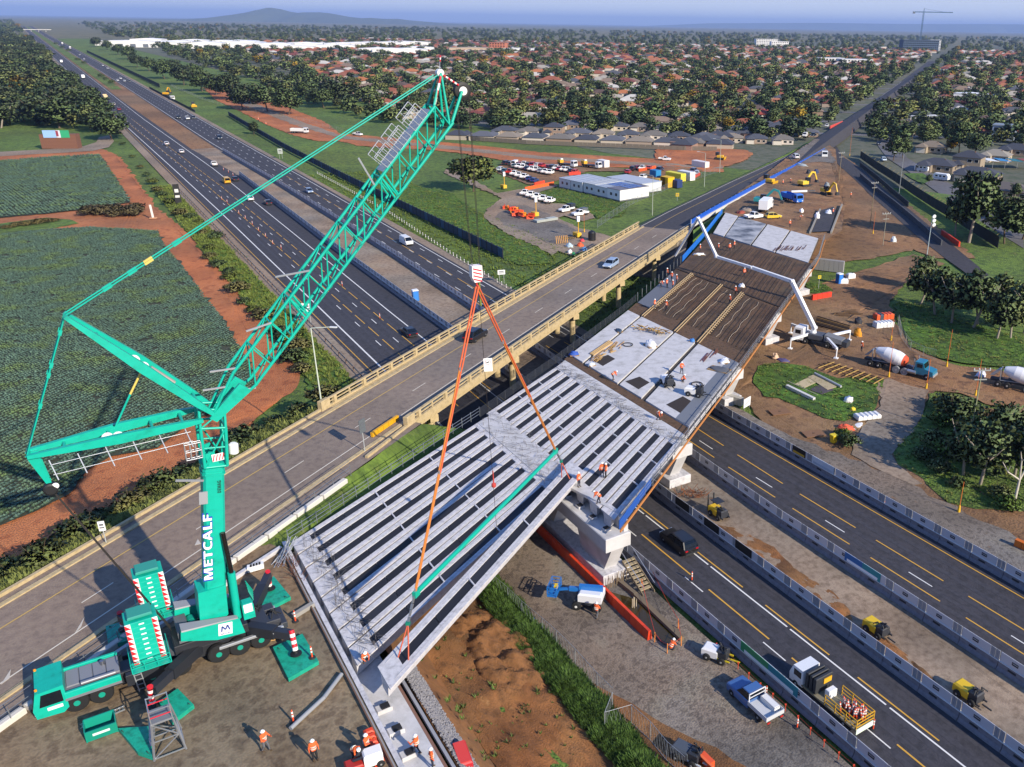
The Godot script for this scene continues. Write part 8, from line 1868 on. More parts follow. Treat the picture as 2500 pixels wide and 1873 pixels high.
	var st2:=SurfaceTool.new();st2.append_from(m,0,Transform3D.IDENTITY)
	var tmp:=ArrayMesh.new();tmp.add_surface_from_arrays(Mesh.PRIMITIVE_TRIANGLES,arr);st2.append_from(tmp,0,Transform3D.IDENTITY)
	return st2.commit()
var poses:={}
func pose(kind:String,trousers:Color)->Node3D:
	var key:=kind+str(trousers)
	if poses.has(key):return poses[key]
	# joints for a figure 1.76 m tall facing +z
	var hip:=V(0,0.95,0);var chest:=V(0,1.32,0);var neck:=V(0,1.5,0);var head:=V(0,1.62,0.02)
	var kl:=V(-0.11,0.5,0.03);var kr:=V(0.12,0.5,0.05);var fl:=V(-0.12,0.07,-0.02);var fr:=V(0.14,0.07,0.03)
	var el:=V(-0.29,1.14,0.0);var er:=V(0.29,1.14,0.0);var hl:=V(-0.3,0.88,0.12);var hr:=V(0.3,0.88,0.12)
	if kind=="reach":hr=V(0.2,1.25,0.5);er=V(0.3,1.15,0.25);hl=V(-0.12,1.15,0.35);el=V(-0.3,1.12,0.12);fl=V(-0.14,0.07,-0.18);fr=V(0.14,0.07,0.2);kr=V(0.12,0.52,0.15)
	elif kind=="bend":
		hip=V(0,0.9,-0.12);chest=V(0,1.1,0.2);neck=V(0,1.16,0.38);head=V(0,1.16,0.52);el=V(-0.24,0.88,0.4);er=V(0.24,0.88,0.4);hl=V(-0.14,0.62,0.5);hr=V(0.14,0.62,0.5);fl=V(-0.14,0.07,-0.1);fr=V(0.14,0.07,0.12)
	elif kind=="crouch":
		hip=V(0,0.42,-0.16);chest=V(0,0.74,0.06);neck=V(0,0.88,0.16);head=V(0,0.98,0.24);kl=V(-0.16,0.5,0.24);kr=V(0.17,0.32,0.22);fl=V(-0.15,0.07,0.0);fr=V(0.16,0.07,-0.14);el=V(-0.28,0.62,0.24);er=V(0.28,0.6,0.24);hl=V(-0.12,0.4,0.44);hr=V(0.12,0.38,0.44)
	var sh:=(neck-chest).normalized();var sl:=chest.lerp(neck,0.72)+V(-0.19,0,0);var sr:=chest.lerp(neck,0.72)+V(0.19,0,0)
	var toe:=V(0,-0.03,0.17)
	var B:=[[hip+V(-0.06,0,0),chest+V(-0.07,0,0),0.13,0.14,1],[hip+V(0.06,0,0),chest+V(0.07,0,0),0.13,0.14,1],[sl,sr,0.075,0.075,1],[chest,neck,0.12,0.06,1],[neck,head,0.055,0.06,3],[head,head+sh*0.04,0.098,0.1,3],[head+V(0,-0.01,0.09),head+V(0,-0.03,0.12),0.02,0.018,3],[head+V(-0.1,0,0),head+V(-0.11,-0.03,0),0.025,0.02,3],[head+V(0.1,0,0),head+V(0.11,-0.03,0),0.025,0.02,3],
		[sl,el,0.068,0.052,1],[el,hl,0.05,0.036,1],[sr,er,0.068,0.052,1],[er,hr,0.05,0.036,1],[hip+V(-0.09,-0.02,0),kl,0.105,0.07,2],[kl,fl,0.068,0.048,2],[hip+V(0.09,-0.02,0),kr,0.105,0.07,2],[kr,fr,0.068,0.048,2],[fl,fl+toe,0.058,0.045,4],[fr,fr+toe,0.058,0.045,4]]
	var cols:=[Color.BLACK,lin(Color("#d8602c")),lin(trousers),lin(Color("#a8765a")),lin(Color("#4a3826"))]
	var t:=Node3D.new()
	var m:=StandardMaterial3D.new();m.vertex_color_use_as_albedo=true;m.roughness=0.8
	part(t,"body",figure_mesh(B,[[hl,hl-el],[hr,hr-er]],cols),m)
	var up_:=sh.lerp(Vector3.UP,0.5).normalized()
	var g:=N();var hc:=head+up_*0.05
	g.lathe(hc,up_,[[-0.01,0.155],[0.015,0.155],[0.02,0.125],[0.07,0.115],[0.115,0.08],[0.14,0.02]],14);part(t,"hard_hat",g,M("#ecebe6",0.35))
	g=N();var tors:=(chest-hip).normalized()
	for f in [0.25,0.7]:g.lathe(hip.lerp(chest,f),tors,[[0,0.205],[0.05,0.208]],14)
	part(t,"reflective_band",g,M("#d6d8cc",0.4))
	g=N()
	for e in [-0.035,0.035]:g.box(head+V(e,0.005,0.094),V(0.026,0.014,0.012))
	part(t,"eyes",g,M("#2a2220",0.4))
	poses[key]=t
	return t
func person(kind:String,at:Vector3,look:float,label:String,dark:=0):
	var src:=pose(kind,[Color("#23283a"),Color("#5a5c62"),Color("#1d1d22")][dark])
	var r:Node3D=src.duplicate();r.name=numbered("person");add_child(r);r.position=at;r.rotation.y=look
	tag(r,label,"person","workers in orange shirts and white helmets")
func make_people():
	for q in [["reach",V(-24.94,7.03,-43.23),1.2,"person in orange vest and grey trousers standing on the crane pad",1],["stand",V(-21.4,7.03,-42.52),0.6,"person in orange vest and dark trousers standing right on the crane pad",2],["reach",V(-18.11,7.05,-43.04),1.4,"person in orange shirt beside the orange barrier at the bottom",2],["bend",V(-18.79,7.05,-42.57),1.0,"person bending over the generator cart at the bottom",0],
			["reach",V(-15.29,5.65,-44.45),-1.8,"person on the abutment seat with arm stretched out",0],["stand",V(-14,5.65,-43.31),2.0,"person in orange shirt cut by the bottom edge on the abutment",0],["crouch",V(-21.03,7.1,-51.86),0.8,"person crouching on the beam ends at the abutment",0],["reach",V(-4.42,0.05,-66.66),2.6,"person beside the blue boom lift",1],
			["stand",V(-4.68,7.05,-81.46),0.4,"left one of two persons talking on the second span beams",0],["stand",V(-4.24,7.05,-81.29),-1.6,"right one of two persons talking on the second span beams",2],["stand",V(-7.01,7.05,-79.2),1.0,"person standing at the far end of the hanging beam",0],["bend",V(-4.7,7.05,-75.9),-2.0,"person bending at the blue screen on the bridge edge",0],["crouch",V(2.62,0.05,-62.29),2.4,"person crouching at the end of the flooded pit",0],
			["stand",V(1.07,7.15,-140.7),1.1,"person with white trousers beside the timber ladder on the wet slab",1],["stand",V(3.04,7.05,-140.4),2.4,"person on the mesh right of the left timber ladder",0],["bend",V(-4.67,7.22,-108.3),2.0,"person bending at the edge of the concrete deck",2],["reach",V(4.76,7.22,-111.1),0.3,"person standing behind the generator on the concrete deck",0],["crouch",V(4.84,7.22,-108.1),1.6,"person crouching beside the generator on the concrete deck",0],["bend",V(1.42,7.05,-96.13),0.8,"person bending over the pour strip before the concrete deck",0],
			["stand",V(14.2,7.05,-144.4),2.0,"person in red shirt standing beside the right timber ladder",0],["stand",V(15.66,7.05,-149.8),2.2,"person at the upper end of the right timber ladder",2],["stand",V(18.52,7.05,-162.5),0.5,"left one of two persons under the pump boom",0],["bend",V(19.59,7.05,-165.8),1.5,"right one of two persons under the pump boom",0],["stand",V(17.35,7.05,-182.7),0.5,"left one of two persons before the finished slab",0],["stand",V(18.57,7.05,-185.1),-2.0,"right one of two persons before the finished slab",2],["stand",V(14.9,7.05,-182.6),1.5,"person beside the pump boom joint on the brown deck",0],["stand",V(10.88,7.05,-181.5),1.5,"person behind the white bags on the brown deck",0],
			["bend",V(2.22,7.15,-153.9),1.2,"front left person of the group pouring concrete",0],["stand",V(3.36,7.15,-153.7),1.0,"front middle person of the group pouring concrete",0],["stand",V(4.43,7.1,-153),-1.4,"front right person of the group pouring concrete",0],["stand",V(3.51,7.1,-161.2),2.0,"rear left person of the group pouring concrete",0],["reach",V(4.37,7.1,-158.6),-0.6,"rear middle person of the group pouring concrete",0],["stand",V(5.22,7.1,-156.8),-1.2,"rear right person of the group pouring concrete",0],
			["stand",V(34.02,7.1,-207.8),0.5,"person behind the finished slab in orange",0],["bend",V(38.04,6.9,-217.3),1.5,"person bending beside the white bag behind the slab",0],["stand",V(36.12,1.6,-136.6),2.0,"person standing on the mixer truck platform",0],["stand",V(42.23,5.3,-277.8),1.0,"left one of two persons near the yellow excavator",0],["stand",V(45.23,5.2,-281.9),-1.0,"right one of two persons near the yellow excavator",1],["stand",V(-214.7,0,-487.6),1.0,"left one of two persons far off on the haul road",0],["stand",V(-201.6,0,-466.1),1.0,"right one of two persons far off on the haul road",0],["stand",V(-23.31,7.05,-50.01)*0.0+V(66.15,0.3,-286),0.8,"person beside the orange pole below the far platform",0],["stand",V(47.47,7.1,-223.2),1.0,"person on the trench road in orange",0]]:
		person(q[0],q[1],q[2],q[3],q[4])
	# generators the deck workers stand at
	small_machine("black and white generator on the concrete deck joint",up(V(2.74,7.2,-106.9),7.2),0.4,"#e2e2e2",false)
	small_machine("white compressor with black hose on the concrete deck",up(V(6.26,7.2,-103.6),7.2),1.2,"#dededc",false)
	var t:=thing("timber_stack","long pale planks stacked on the concrete deck","timber")
	for k in 6:
		var g:=N();g.bar(V(-8.47,7.3,-118.1).lerp(V(-7.93,7.3,-117.5),k / 5.0),V(-5.99,7.3,-123.8).lerp(V(-5.37,7.3,-123.1),k / 5.0),0.14,0.16+0.1*(k % 2));part(t,"plank",g,M("#b89a6a",0.85))
	t=thing("timber_stack","loose planks and offcuts on the concrete deck","timber")
	for k in 26:
		var p:Vector3=V(-7.75,7.28,-114.8).lerp(V(-4.72,7.28,-121.3),rng.randf())+V(rng.randf_range(-0.6,0.6),0.05,rng.randf_range(-0.8,0.8));var g:=N();g.bar(p,p+BRIDGE*rng.randf_range(0.6,2.6)+SIDE*rng.randf_range(-0.4,0.4),0.1,0.08);part(t,"plank",g,M(["#b8945a","#a8834c","#8a6a3e"][k % 3],0.85))
	t=thing("timber_stack","tangled timber pile at the far edge of the concrete deck","timber")
	for k in 60:
		var p:Vector3=V(-1.54,7.3,-130.4).lerp(V(3.04,7.3,-126.6),rng.randf())+V(rng.randf_range(-0.7,0.7),rng.randf_range(0,0.6),rng.randf_range(-0.7,0.7));var g:=N();g.bar(p,p+V(rng.randf_range(-1,1),rng.randf_range(-0.1,0.3),rng.randf_range(-1,1))*1.1,0.1,0.08);part(t,"offcut",g,M(["#9a7a48","#7d6038","#b49a64"][k % 3],0.9))
	t=thing("bar_bundle","red brown steel bars lying on the concrete deck","steel bars")
	for k in 16:
		var p:Vector3=V(7.65,7.26,-115.5).lerp(V(9.6,7.26,-119.1),rng.randf())+V(rng.randf_range(-0.5,0.5),0,rng.randf_range(-0.5,0.5));var g:=N();g.tube(p,p+BRIDGE*rng.randf_range(1.5,3.0),0.04,-1,5);part(t,"bar",g,M("#6a3c2c",0.9))
	t=thing("bar_bundle","rusty bars lying on the finished far slab","steel bars")
	for k in 26:
		var p:Vector3=V(26.4,7.22,-184.5).lerp(V(33.86,7.22,-185.1),rng.randf())+BRIDGE*rng.randf_range(-2,0);var g:=N();g.tube(p,p+BRIDGE*rng.randf_range(2,5),0.05,-1,5);part(t,"bar",g,M("#5c3a2a",0.9))
	t=thing("cable_coil","black hose coil on the concrete deck","hose","",V(-3.02,7.25,-122.2));var cg:=N();var cp:=[]
	for k in 25:cp.append(V(cos(k*0.52)*0.75,0.04+k*0.004,sin(k*0.52)*0.75))
	cg.path(cp,0.05,5);part(t,"coil",cg,M("#1c1c20",0.7))
	t=thing("cable_coil","black hose coil beside the compressor","hose","",V(6.71,7.25,-107.1));cg=N();cg.path(cp,0.07,5);part(t,"coil",cg,M("#1c1c20",0.7))
	t=thing("bar_bundle","rusty reinforcement cage on the gravel median","steel bars")
	for k in 70:
		var p:Vector3=V(4.43,0.3,-89.89).lerp(V(6.55,0.3,-89.74),rng.randf())+V(rng.randf_range(-0.8,0.8),0,rng.randf_range(-0.8,0.8));var g:=N();g.tube(p,p+V(rng.randf_range(-0.9,0.9),rng.randf_range(0.1,0.9),rng.randf_range(-0.9,0.9)),0.03,-1,4);part(t,"bar",g,M("#7a4a2c",0.9))
# ---------- trees and shrubs ----------
var leaf_mats:={}
func leaf_mat(hex:String)->StandardMaterial3D:
	if not leaf_mats.has(hex):
		var m:=StandardMaterial3D.new();m.albedo_color=Color(hex);m.roughness=0.7;m.cull_mode=BaseMaterial3D.CULL_DISABLED;m.vertex_color_use_as_albedo=true
		m.backlight_enabled=true;m.backlight=Color(hex)*0.25
		leaf_mats[hex]=m
	return leaf_mats[hex]
# many leaf-sized faces gathered in clumps through a crown of radius 1
func crown_mesh(sd:int,clumps:int,per:int,size:float,shape:String)->ArrayMesh:
	var r:=RandomNumberGenerator.new();r.seed=sd
	var v:=PackedVector3Array();var n:=PackedVector3Array();var c:=PackedColorArray()
	for i in clumps:
		var d:=V(r.randf_range(-1,1),r.randf_range(-0.75,1),r.randf_range(-1,1))
		while d.length()>1.0 or d.length()<0.15:d=V(r.randf_range(-1,1),r.randf_range(-0.75,1),r.randf_range(-1,1))
		var o:=d*r.randf_range(0.72,1.0);var cr:=r.randf_range(0.2,0.36)
		match shape:
			"cypress":o.y*=0.8;o.x*=1.15;o.z*=1.15
			"gum":o*=V(1.0,0.85,1.0);cr*=0.85
			"bush":o.y=abs(o.y)*0.75-0.1
			"column":o*=V(0.45,1.1,0.45);cr*=0.7
		var tone:=r.randf_range(0.62,1.0)
		for k in per:
			var e:=V(r.randf_range(-1,1),r.randf_range(-1,1),r.randf_range(-1,1)).limit_length(1.0)*cr
			var p:=o+e*V(1,0.7,1)
			var x:=V(r.randf_range(-1,1),r.randf_range(-0.6,0.6),r.randf_range(-1,1)).normalized();var y:=x.cross(V(r.randf_range(-1,1),r.randf_range(-1,1),r.randf_range(-1,1))).normalized()
			var s:=size*r.randf_range(0.7,1.3)
			var q:=[p-x*s,p-y*s*0.6,p+x*s,p+y*s*0.6]
			var m:=(e*0.6+o*0.8+V(0,0.25,0)).normalized()
			var t:=tone*r.randf_range(0.8,1.15);var col:=Color(t,t*r.randf_range(0.94,1.0),t*r.randf_range(0.8,1.0))
			for j in [0,1,2,0,2,3]:v.append(q[j]);n.append(m);c.append(col)
	var arr:=[];arr.resize(Mesh.ARRAY_MAX);arr[Mesh.ARRAY_VERTEX]=v;arr[Mesh.ARRAY_NORMAL]=n;arr[Mesh.ARRAY_COLOR]=c
	var me:=ArrayMesh.new();me.add_surface_from_arrays(Mesh.PRIMITIVE_TRIANGLES,arr);return me
func trunk_mesh(sd:int,bare:float,limbs:int)->Geo:
	var r:=RandomNumberGenerator.new();r.seed=sd
	var g:=N();var top:=V(r.randf_range(-0.1,0.1),bare+0.2,r.randf_range(-0.1,0.1))
	g.tube(V(0,-0.05,0),top,0.022,0.015,7)
	for k in limbs:
		var a:=TAU*k / limbs+r.randf()*0.8;var e:=V(cos(a)*r.randf_range(0.18,0.34),r.randf_range(0.62,0.9),sin(a)*r.randf_range(0.18,0.34))
		var m:=top.lerp(e,0.5)+V(cos(a),-0.4,sin(a))*0.04
		g.tube(top*r.randf_range(0.75,1.0),m,0.013,0.009,5);g.tube(m,e,0.009,0.004,5)
	return g
# prototypes stand 1 m tall and are scaled when placed
var tree_src:={}
func tree_proto(kind:String,hex:String,variant:int)->Node3D:
	var key:="%s%s%d" % [kind,hex,variant]
	if tree_src.has(key):return tree_src[key]
	var spec:Dictionary={"gum":[0.36,0.33,0.46,0.60,56,30,0.030],"cypress":[0.12,0.46,0.46,0.54,90,26,0.040],"round":[0.18,0.40,0.42,0.56,74,22,0.042],"shrub":[0.02,0.62,0.72,0.34,54,18,0.06],"column":[0.06,0.36,0.48,0.5,40,18,0.07],"far":[0.15,0.44,0.44,0.55,16,9,0.13]}
	var s:Array=spec[kind]
	var mk:="crown%s%d" % [kind,variant]
	if not tree_src.has(mk):tree_src[mk]=crown_mesh(31+variant*7+kind.length(),s[4],s[5],s[6] / max(s[1],0.3),{"gum":"gum","cypress":"cypress","shrub":"bush","column":"column"}.get(kind,"round"))
	var t:=Node3D.new()
	var c:=part(t,"crown",tree_src[mk],leaf_mat(hex));c.position=V(0,s[3],0);c.scale=V(s[1],s[2],s[1])
	part(t,"trunk" if kind!="shrub" else "stem",trunk_mesh(variant+5,s[0],5),M("#8d8478" if kind=="gum" else "#5a4c3e",0.9))
	tree_src[key]=t
	return t
func tree(kind:String,hex:String,at:Vector3,h:float,label:String,group:="",wide:=1.0)->Node3D:
	var r:Node3D=tree_proto(kind,hex,rng.randi() % 3).duplicate()
	r.name=numbered({"gum":"gum_tree","cypress":"cypress_tree","shrub":"shrub","column":"column_tree"}.get(kind,"broadleaf_tree"));add_child(r)
	r.position=at;r.rotation.y=rng.randf()*TAU;r.scale=V(h*wide,h,h*wide)
	tag(r,label,"shrub" if kind=="shrub" else "tree",group)
	return r
func make_plants():
	var olive:="#7c8a52";var darkg:="#5e7444";var grey:="#848c62"
	# trees at the right edge
	var i:=0
	for q in [[V(58.26,0,-157.2),10.0],[V(61.41,0,-154.6),11.5],[V(63.11,0,-156.5),9.0],[V(56.7,0,-162.4),10.0],[V(55.35,0,-168.5),9.0],[V(63.76,0,-148.6),9.0],[V(66.37,0,-148.8),8.5],[V(70.4,0,-152.8),10.0],[V(68.77,0,-160.1),9.5],[V(59.29,0,-179.9),8.0]]:
		tree("gum",darkg if i % 2 else olive,q[0],q[1],"%s gum tree of the grove on the bright grass at right" % ordinal(i),"gum trees beside the mixer trucks",1.15);i+=1
	i=0
	for q in [[V(40.22,0,-96.27),8.0],[V(41.39,0,-93.72),8.5],[V(45.41,0,-100.2),8.0],[V(46.81,0,-96.5),8.0],[V(47.51,0,-93.34),9.0],[V(48.23,0,-103.9),7.0]]:
		tree("gum",darkg,q[0],q[1],"%s gum tree of the lower grove beside the power pole" % ordinal(i),"gum trees at the lower right",1.2);i+=1
	bare_tree(V(44,0,-89.48),7.0,"bare pale gum tree at the lower right")
	i=0
	for q in [[V(44.46,0,-115.9),3.6],[V(45.19,0,-113.2),4.2],[V(41.86,0,-110.5),2.6],[V(38.88,0,-105),2.6],[V(36.27,0,-100.4),2.2],[V(39.44,0,-101.4),2.8],[V(37.28,0,-96.99),2.2],[V(38.37,0,-93.03),1.8],[V(46.08,0,-108.6),3.4],[V(42.76,0,-90.91),2.0],[V(27.16,0,-103.6),2.4],[V(26.9,0,-106.4),1.8],[V(50.17,0,-103.5),3.0],[V(41.9,0,-100.1),2.4],[V(42.6,0,-88.01),2.2]]:
		tree("shrub",[olive,darkg,"#66842f"][i % 3],q[0],q[1],"%s shrub on the grass below the mixer trucks" % ordinal(i),"shrubs at the lower right",1.2);i+=1
	# tall gums and street trees near the side street
	i=0
	for q in [["gum",V(84.86,0,-226),20.0],["gum",V(83.53,0,-233.2),12.0],["cypress",V(94.34,0,-225.9),13.0],["cypress",V(101.2,0,-231.2),13.0],["cypress",V(103.8,0,-256.4),8.0],["round",V(103.9,0,-378),11.0],["round",V(110.4,0,-387.1),9.0],["cypress",V(142.3,0,-408.7),15.0],["cypress",V(145.4,0,-395.5),12.0],["round",V(145,0,-455.5),9.0],["round",V(134.9,0,-459.9),9.0],["round",V(101.7,0,-318.9),3.6],["gum",V(121.2,0,-288.5),6.0],["round",V(148.7,0,-444.8),8.0]]:
		tree(q[0],darkg if i!=4 else "#4a5c38",q[1],q[2],"%s dark tree along the side street on the right" % ordinal(i),"trees along the side street");i+=1
	tree("round","#b08a1c",V(138.3,0,-408.2),7.0,"yellow autumn tree behind the grey roofed house")
	# big tree in the compound, cypress row along the paddock, bushes by the freeway
	tree("cypress","#6c7838",V(-59.05,0,-288.8),13.5,"large spreading tree standing alone beside the car park","",1.0)
	i=0
	for q in [V(-569.8,0,-1008.9),V(-518.5,0,-939.4),V(-441.5,0,-823.1),V(-387.6,0,-749.7),V(-342.3,0,-688),V(-316,0,-654.6),V(-252.5,0,-554),V(-232.2,0,-542.1),V(-213.5,0,-525.8),V(-289.2,0,-618),V(-258.7,0,-586.5),V(-209.1,0,-573),V(-203.4,0,-585.5),V(-241.6,0,-628),V(-402.7,0,-798.8),V(-474.7,0,-907.2),V(-775.5,0,-1331.3),V(-895,0,-1508.2),V(-998.2,0,-1651.1),V(-680.9,0,-1191.1)]:
		tree("cypress",darkg if i % 3 else "#4e603c",q,rng.randf_range(13,19),"%s dark tree of the belt between freeway and houses" % ordinal(i),"dark tree belt right of the freeway",1.15);i+=1
	tree("round","#4c5e34",V(-193.1,0,-431.2),6.0,"round bush standing alone beside the blue screen")
	i=0
	for q in [[V(-503.3,0,-829.7),4.0],[V(-449.2,0,-753.7),4.0],[V(-708.1,0,-1126.9),4.5],[V(-900.8,0,-1415.6),5.0],[V(-475.6,0,-789.8),3.5],[V(-657.1,0,-1055.9),4.0],[V(-992.2,0,-1544.7),5.0],[V(-1130.6,0,-1744.2),5.0]]:
		tree("shrub",darkg,q[0],q[1],"%s dark bush in the grassy median" % ordinal(i),"bushes in the median",1.2);i+=1
	# left woods
	var wood:=PackedVector2Array()
	for p in w3([-341.8,0,-391.2,-1083.1,0,-1333,-1273.6,0,-1796.7,-1841.8,0,-2714.1,-1009.4,0,-1512.2,-613.7,0,-936.7,-432.4,0,-675.6,-319.8,0,-513.6,-275.7,0,-447.9,-263.6,0,-419.9,-276.8,0,-421.7,-283.5,0,-413.4,-293.2,0,-397.9]):wood.append(Vector2(p.x,p.z))
	var n:=0;var tries:=0
	while n<150 and tries<6000:
		tries+=1
		var f:=rng.randf();var p:=fp(-480.0-f*f*1900.0,rng.randf_range(-300,31))
		if not Geometry2D.is_point_in_polygon(Vector2(p.x,p.z),wood):continue
		tree(["round","cypress","gum"][n % 3],[olive,darkg,"#64744a","#586c42"][n % 4],p,rng.randf_range(9,15),"green tree in the dense wood left of the freeway","trees of the wood left of the freeway",1.6);n+=1
	for k in 16:
		tree("cypress",darkg,fp(-470.0-k*34.0,27.0+rng.randf_range(-4,3)),rng.randf_range(10,14),"%s tree of the row edging the freeway on the left" % ordinal(k),"tree row edging the freeway",1.3)
	tree("round",olive,V(-277.2,0,-438.8),12.0,"tree at the end of the wood beside the drive")
	# shrubs along the left verge, on the bank below the old road and in the field corner
	i=0
	for q in w3([-267.3,0,-440.3,-251.3,0,-416.6,-230.5,0,-385.2,-206.7,0,-349.8,-189.1,0,-323.5,-177.8,0,-306.9,-167.5,0,-291.8,-158.6,0,-278.1,-153,0,-270.4,-144.4,0,-258.5,-133.4,0,-243.3,-128.8,0,-239.4,-123.4,0,-233.7,-116.4,0,-220.9,-110.8,0,-216,-106.7,0,-204.7]):
		tree("shrub",["#76843c","#84824e",darkg][i % 3],q,rng.randf_range(1.3,2.6),"%s shrub on the verge between red track and freeway" % ordinal(i),"shrubs along the left verge",1.5);i+=1
	for q in w3([-102.8,0,-195.9,-97.53,0,-189.2,-90.55,0,-179.3,-84.83,0,-170.2,-79.89,0,-162,-76,0,-157.2,-72.02,0,-152.7,-65.44,0,-144.2,-62.56,0,-141.1,-59.73,0,-136.6,-58.31,0,-131.5,-63.09,0,-141.1,-55.26,0,-126.9,-92.45,0,-184.2]):
		tree("shrub",["#76843c","#84824e",darkg][i % 3],q,rng.randf_range(1.4,2.8),"%s shrub on the verge between red track and freeway" % ordinal(i),"shrubs along the left verge",1.5);i+=1
	for k in 46:
		var a:=2.0+k*1.85;var f:=rng.randf_range(0.25,0.95);tree("shrub",["#6c7c44","#807f48",darkg,"#68743a"][k % 4],ab(a+rng.randf_range(-1,1),lerp(-71.5,-84.0,f),lerp(6.6,0.2,f)),rng.randf_range(1.3,2.9),"%s shrub on the bank left of the old road" % ordinal(k),"shrubs on the old road bank",1.5)
	for k in 12:tree("shrub","#706644",(V(-159.1,0,-243.4)).lerp(V(-145.9,0,-243.4),k / 11.0)+V(rng.randf_range(-2,2),0,rng.randf_range(-4,4)),rng.randf_range(2.4,3.4),"%s brown bush of the clump between the fields" % ordinal(k),"brown bushes between the fields",1.5)
	for k in 7:tree("shrub","#847c4c",(V(-168.9,0,-222.4)).lerp(V(-162,0,-230.6),k / 6.0)+V(0,0,rng.randf_range(-2,2)),rng.randf_range(1.2,2.0),"%s low bush in the dry grass between the fields" % ordinal(k),"low bushes between the fields",1.6)
	weeds()
func bare_tree(at:Vector3,h:float,label:String):
	var t:=thing("gum_tree",label,"tree","",at);var m:=M("#b9b2a6",0.8);var g:=N()
	g.tube(Vector3.ZERO,V(0.1,h*0.5,0),0.2,0.14,8);part(t,"trunk",g,m)
	for q in [[V(-1.6,h*0.62,0.3),V(-2.4,h*0.8,0.2)],[V(1.0,h*0.75,-0.4),V(1.6,h*1.0,-0.6)],[V(-0.4,h*0.85,0.6),V(-0.9,h*1.05,1.0)]]:
		g=N();g.tube(V(0.1,h*0.45,0),q[0],0.12,0.08,6);g.tube(q[0],q[1],0.08,0.03,6);g.tube(q[0],q[1]+V(0.8,-0.3,0.5),0.05,0.02,5);part(t,"limb",g,m)
# weeds and tufts scattered over rough ground, too many to count
func weeds():
	var tuft:=[]
	for k in 3:
		var g:=N();var r:=RandomNumberGenerator.new();r.seed=70+k
		for i in 14:
			var a:=r.randf()*TAU;var d:=V(cos(a),0,sin(a));var x:=V(-sin(a),0,cos(a))*0.05;var o:=d*r.randf()*0.14
			g.tri(o-x,o+x,o+d*r.randf_range(0.08,0.32)+V(0,r.randf_range(0.15,0.42),0))
		tuft.append(g.mesh())
	for q in [[9000,func(u,w):return fp(lerp(-80.0,-30.0,u),27.7+(w-0.5)*2.8,0.1+0.5*(1.0-abs(w*2.0-1.0))),"#44601c",1.1,"green weeds growing on the berm beside the works road"],[160,func(u,w):return fp(lerp(-66.0,-38.0,u),lerp(17.0,26.5,w),0.05+max(0.0,(18.8-lerp(17.0,26.5,w))*2.0)),"#54682a",0.8,"weeds on the bare soil below the abutment"],[9000,func(u,w):return ab(lerp(0.0,82.0,u),lerp(-71.0,-85.0,w),lerp(6.8,0.0,w)),"#6a7236",1.2,"rough grass on the bank left of the old road"],[5000,func(u,w):return fp(lerp(-330.0,-110.0,u),lerp(27.0,33.0,w),0.0),"#66742e",1.2,"rough grass on the verge left of the freeway"],[3000,func(u,w):return ab(lerp(54.0,90.0,u),lerp(-56.0,-51.0,w),lerp(6.0,1.0,u)),"#4a5528",0.8,"rough grass between the two bridges"],[9000,func(u,w):return fp(lerp(-330.0,-120.0,u),lerp(77.0,104.0,w),-0.2),"#64762c",1.0,"rough grass right of the freeway"]]:
		var mm:=MultiMesh.new();mm.transform_format=MultiMesh.TRANSFORM_3D;mm.use_colors=true;mm.mesh=tuft[rng.randi() % 3];mm.instance_count=q[0]
		for i in q[0]:
			var p:Vector3=q[1].call(rng.randf(),rng.randf())
			var k:float=rng.randf_range(0.6,1.4)*q[3]*(0.6+0.8*clamp(0.5+noise.get_noise_2d(p.x*12.0,p.z*12.0),0.0,1.0))
			mm.set_instance_transform(i,Transform3D(Basis(Vector3.UP,rng.randf()*TAU).scaled(Vector3.ONE*k),p));var c:=lin(Color(q[2]))*rng.randf_range(0.6,1.35);c.a=1.0;mm.set_instance_color(i,c)
		var mi:=MultiMeshInstance3D.new();mi.multimesh=mm;mi.name=numbered("grass_tufts");add_child(mi)
		var mat:=StandardMaterial3D.new();mat.vertex_color_use_as_albedo=true;mat.roughness=0.8;mat.cull_mode=BaseMaterial3D.CULL_DISABLED;mi.material_override=mat
		mi.set_meta("kind","stuff");tag(mi,q[4],"grass")
	# tufts over the grass patches inside the works
	for zn in ["works_grass","lush_grass"]:
		var xf:=[];var cl:=[]
		for z in zones[zn]:
			var pl:=PackedVector2Array();var bb:=Rect2(z[0].x,z[0].z,0,0)
			for p in z:pl.append(Vector2(p.x,p.z));bb=bb.expand(Vector2(p.x,p.z))
			for i in int(clamp(bb.get_area()*2.2,300,9000)):
				var p:=Vector2(rng.randf_range(bb.position.x-0.6,bb.end.x+0.6),rng.randf_range(bb.position.y-0.6,bb.end.y+0.6))
				if not Geometry2D.is_point_in_polygon(p,pl) or p.length()>320.0:continue
				xf.append(Transform3D(Basis(Vector3.UP,rng.randf()*TAU).scaled(Vector3.ONE*rng.randf_range(0.4,1.1)),V(p.x,0.06,p.y)));var c:=lin(Color("#52702a")).lerp(lin(Color("#7a7c3c")),clamp(noise.get_noise_2d(p.x*10.0,p.y*10.0)*1.5+0.3,0.0,1.0))*rng.randf_range(0.6,1.3);c.a=1.0;cl.append(c)
		var mat:=StandardMaterial3D.new();mat.vertex_color_use_as_albedo=true;mat.roughness=0.8;mat.cull_mode=BaseMaterial3D.CULL_DISABLED
		mass("grass_tufts",tuft[0],xf,mat,{"works_grass":"grass tufts on the patches among the mixer trucks","lush_grass":"grass tufts on the bright verges beside the freeway"}[zn],"grass",cl)
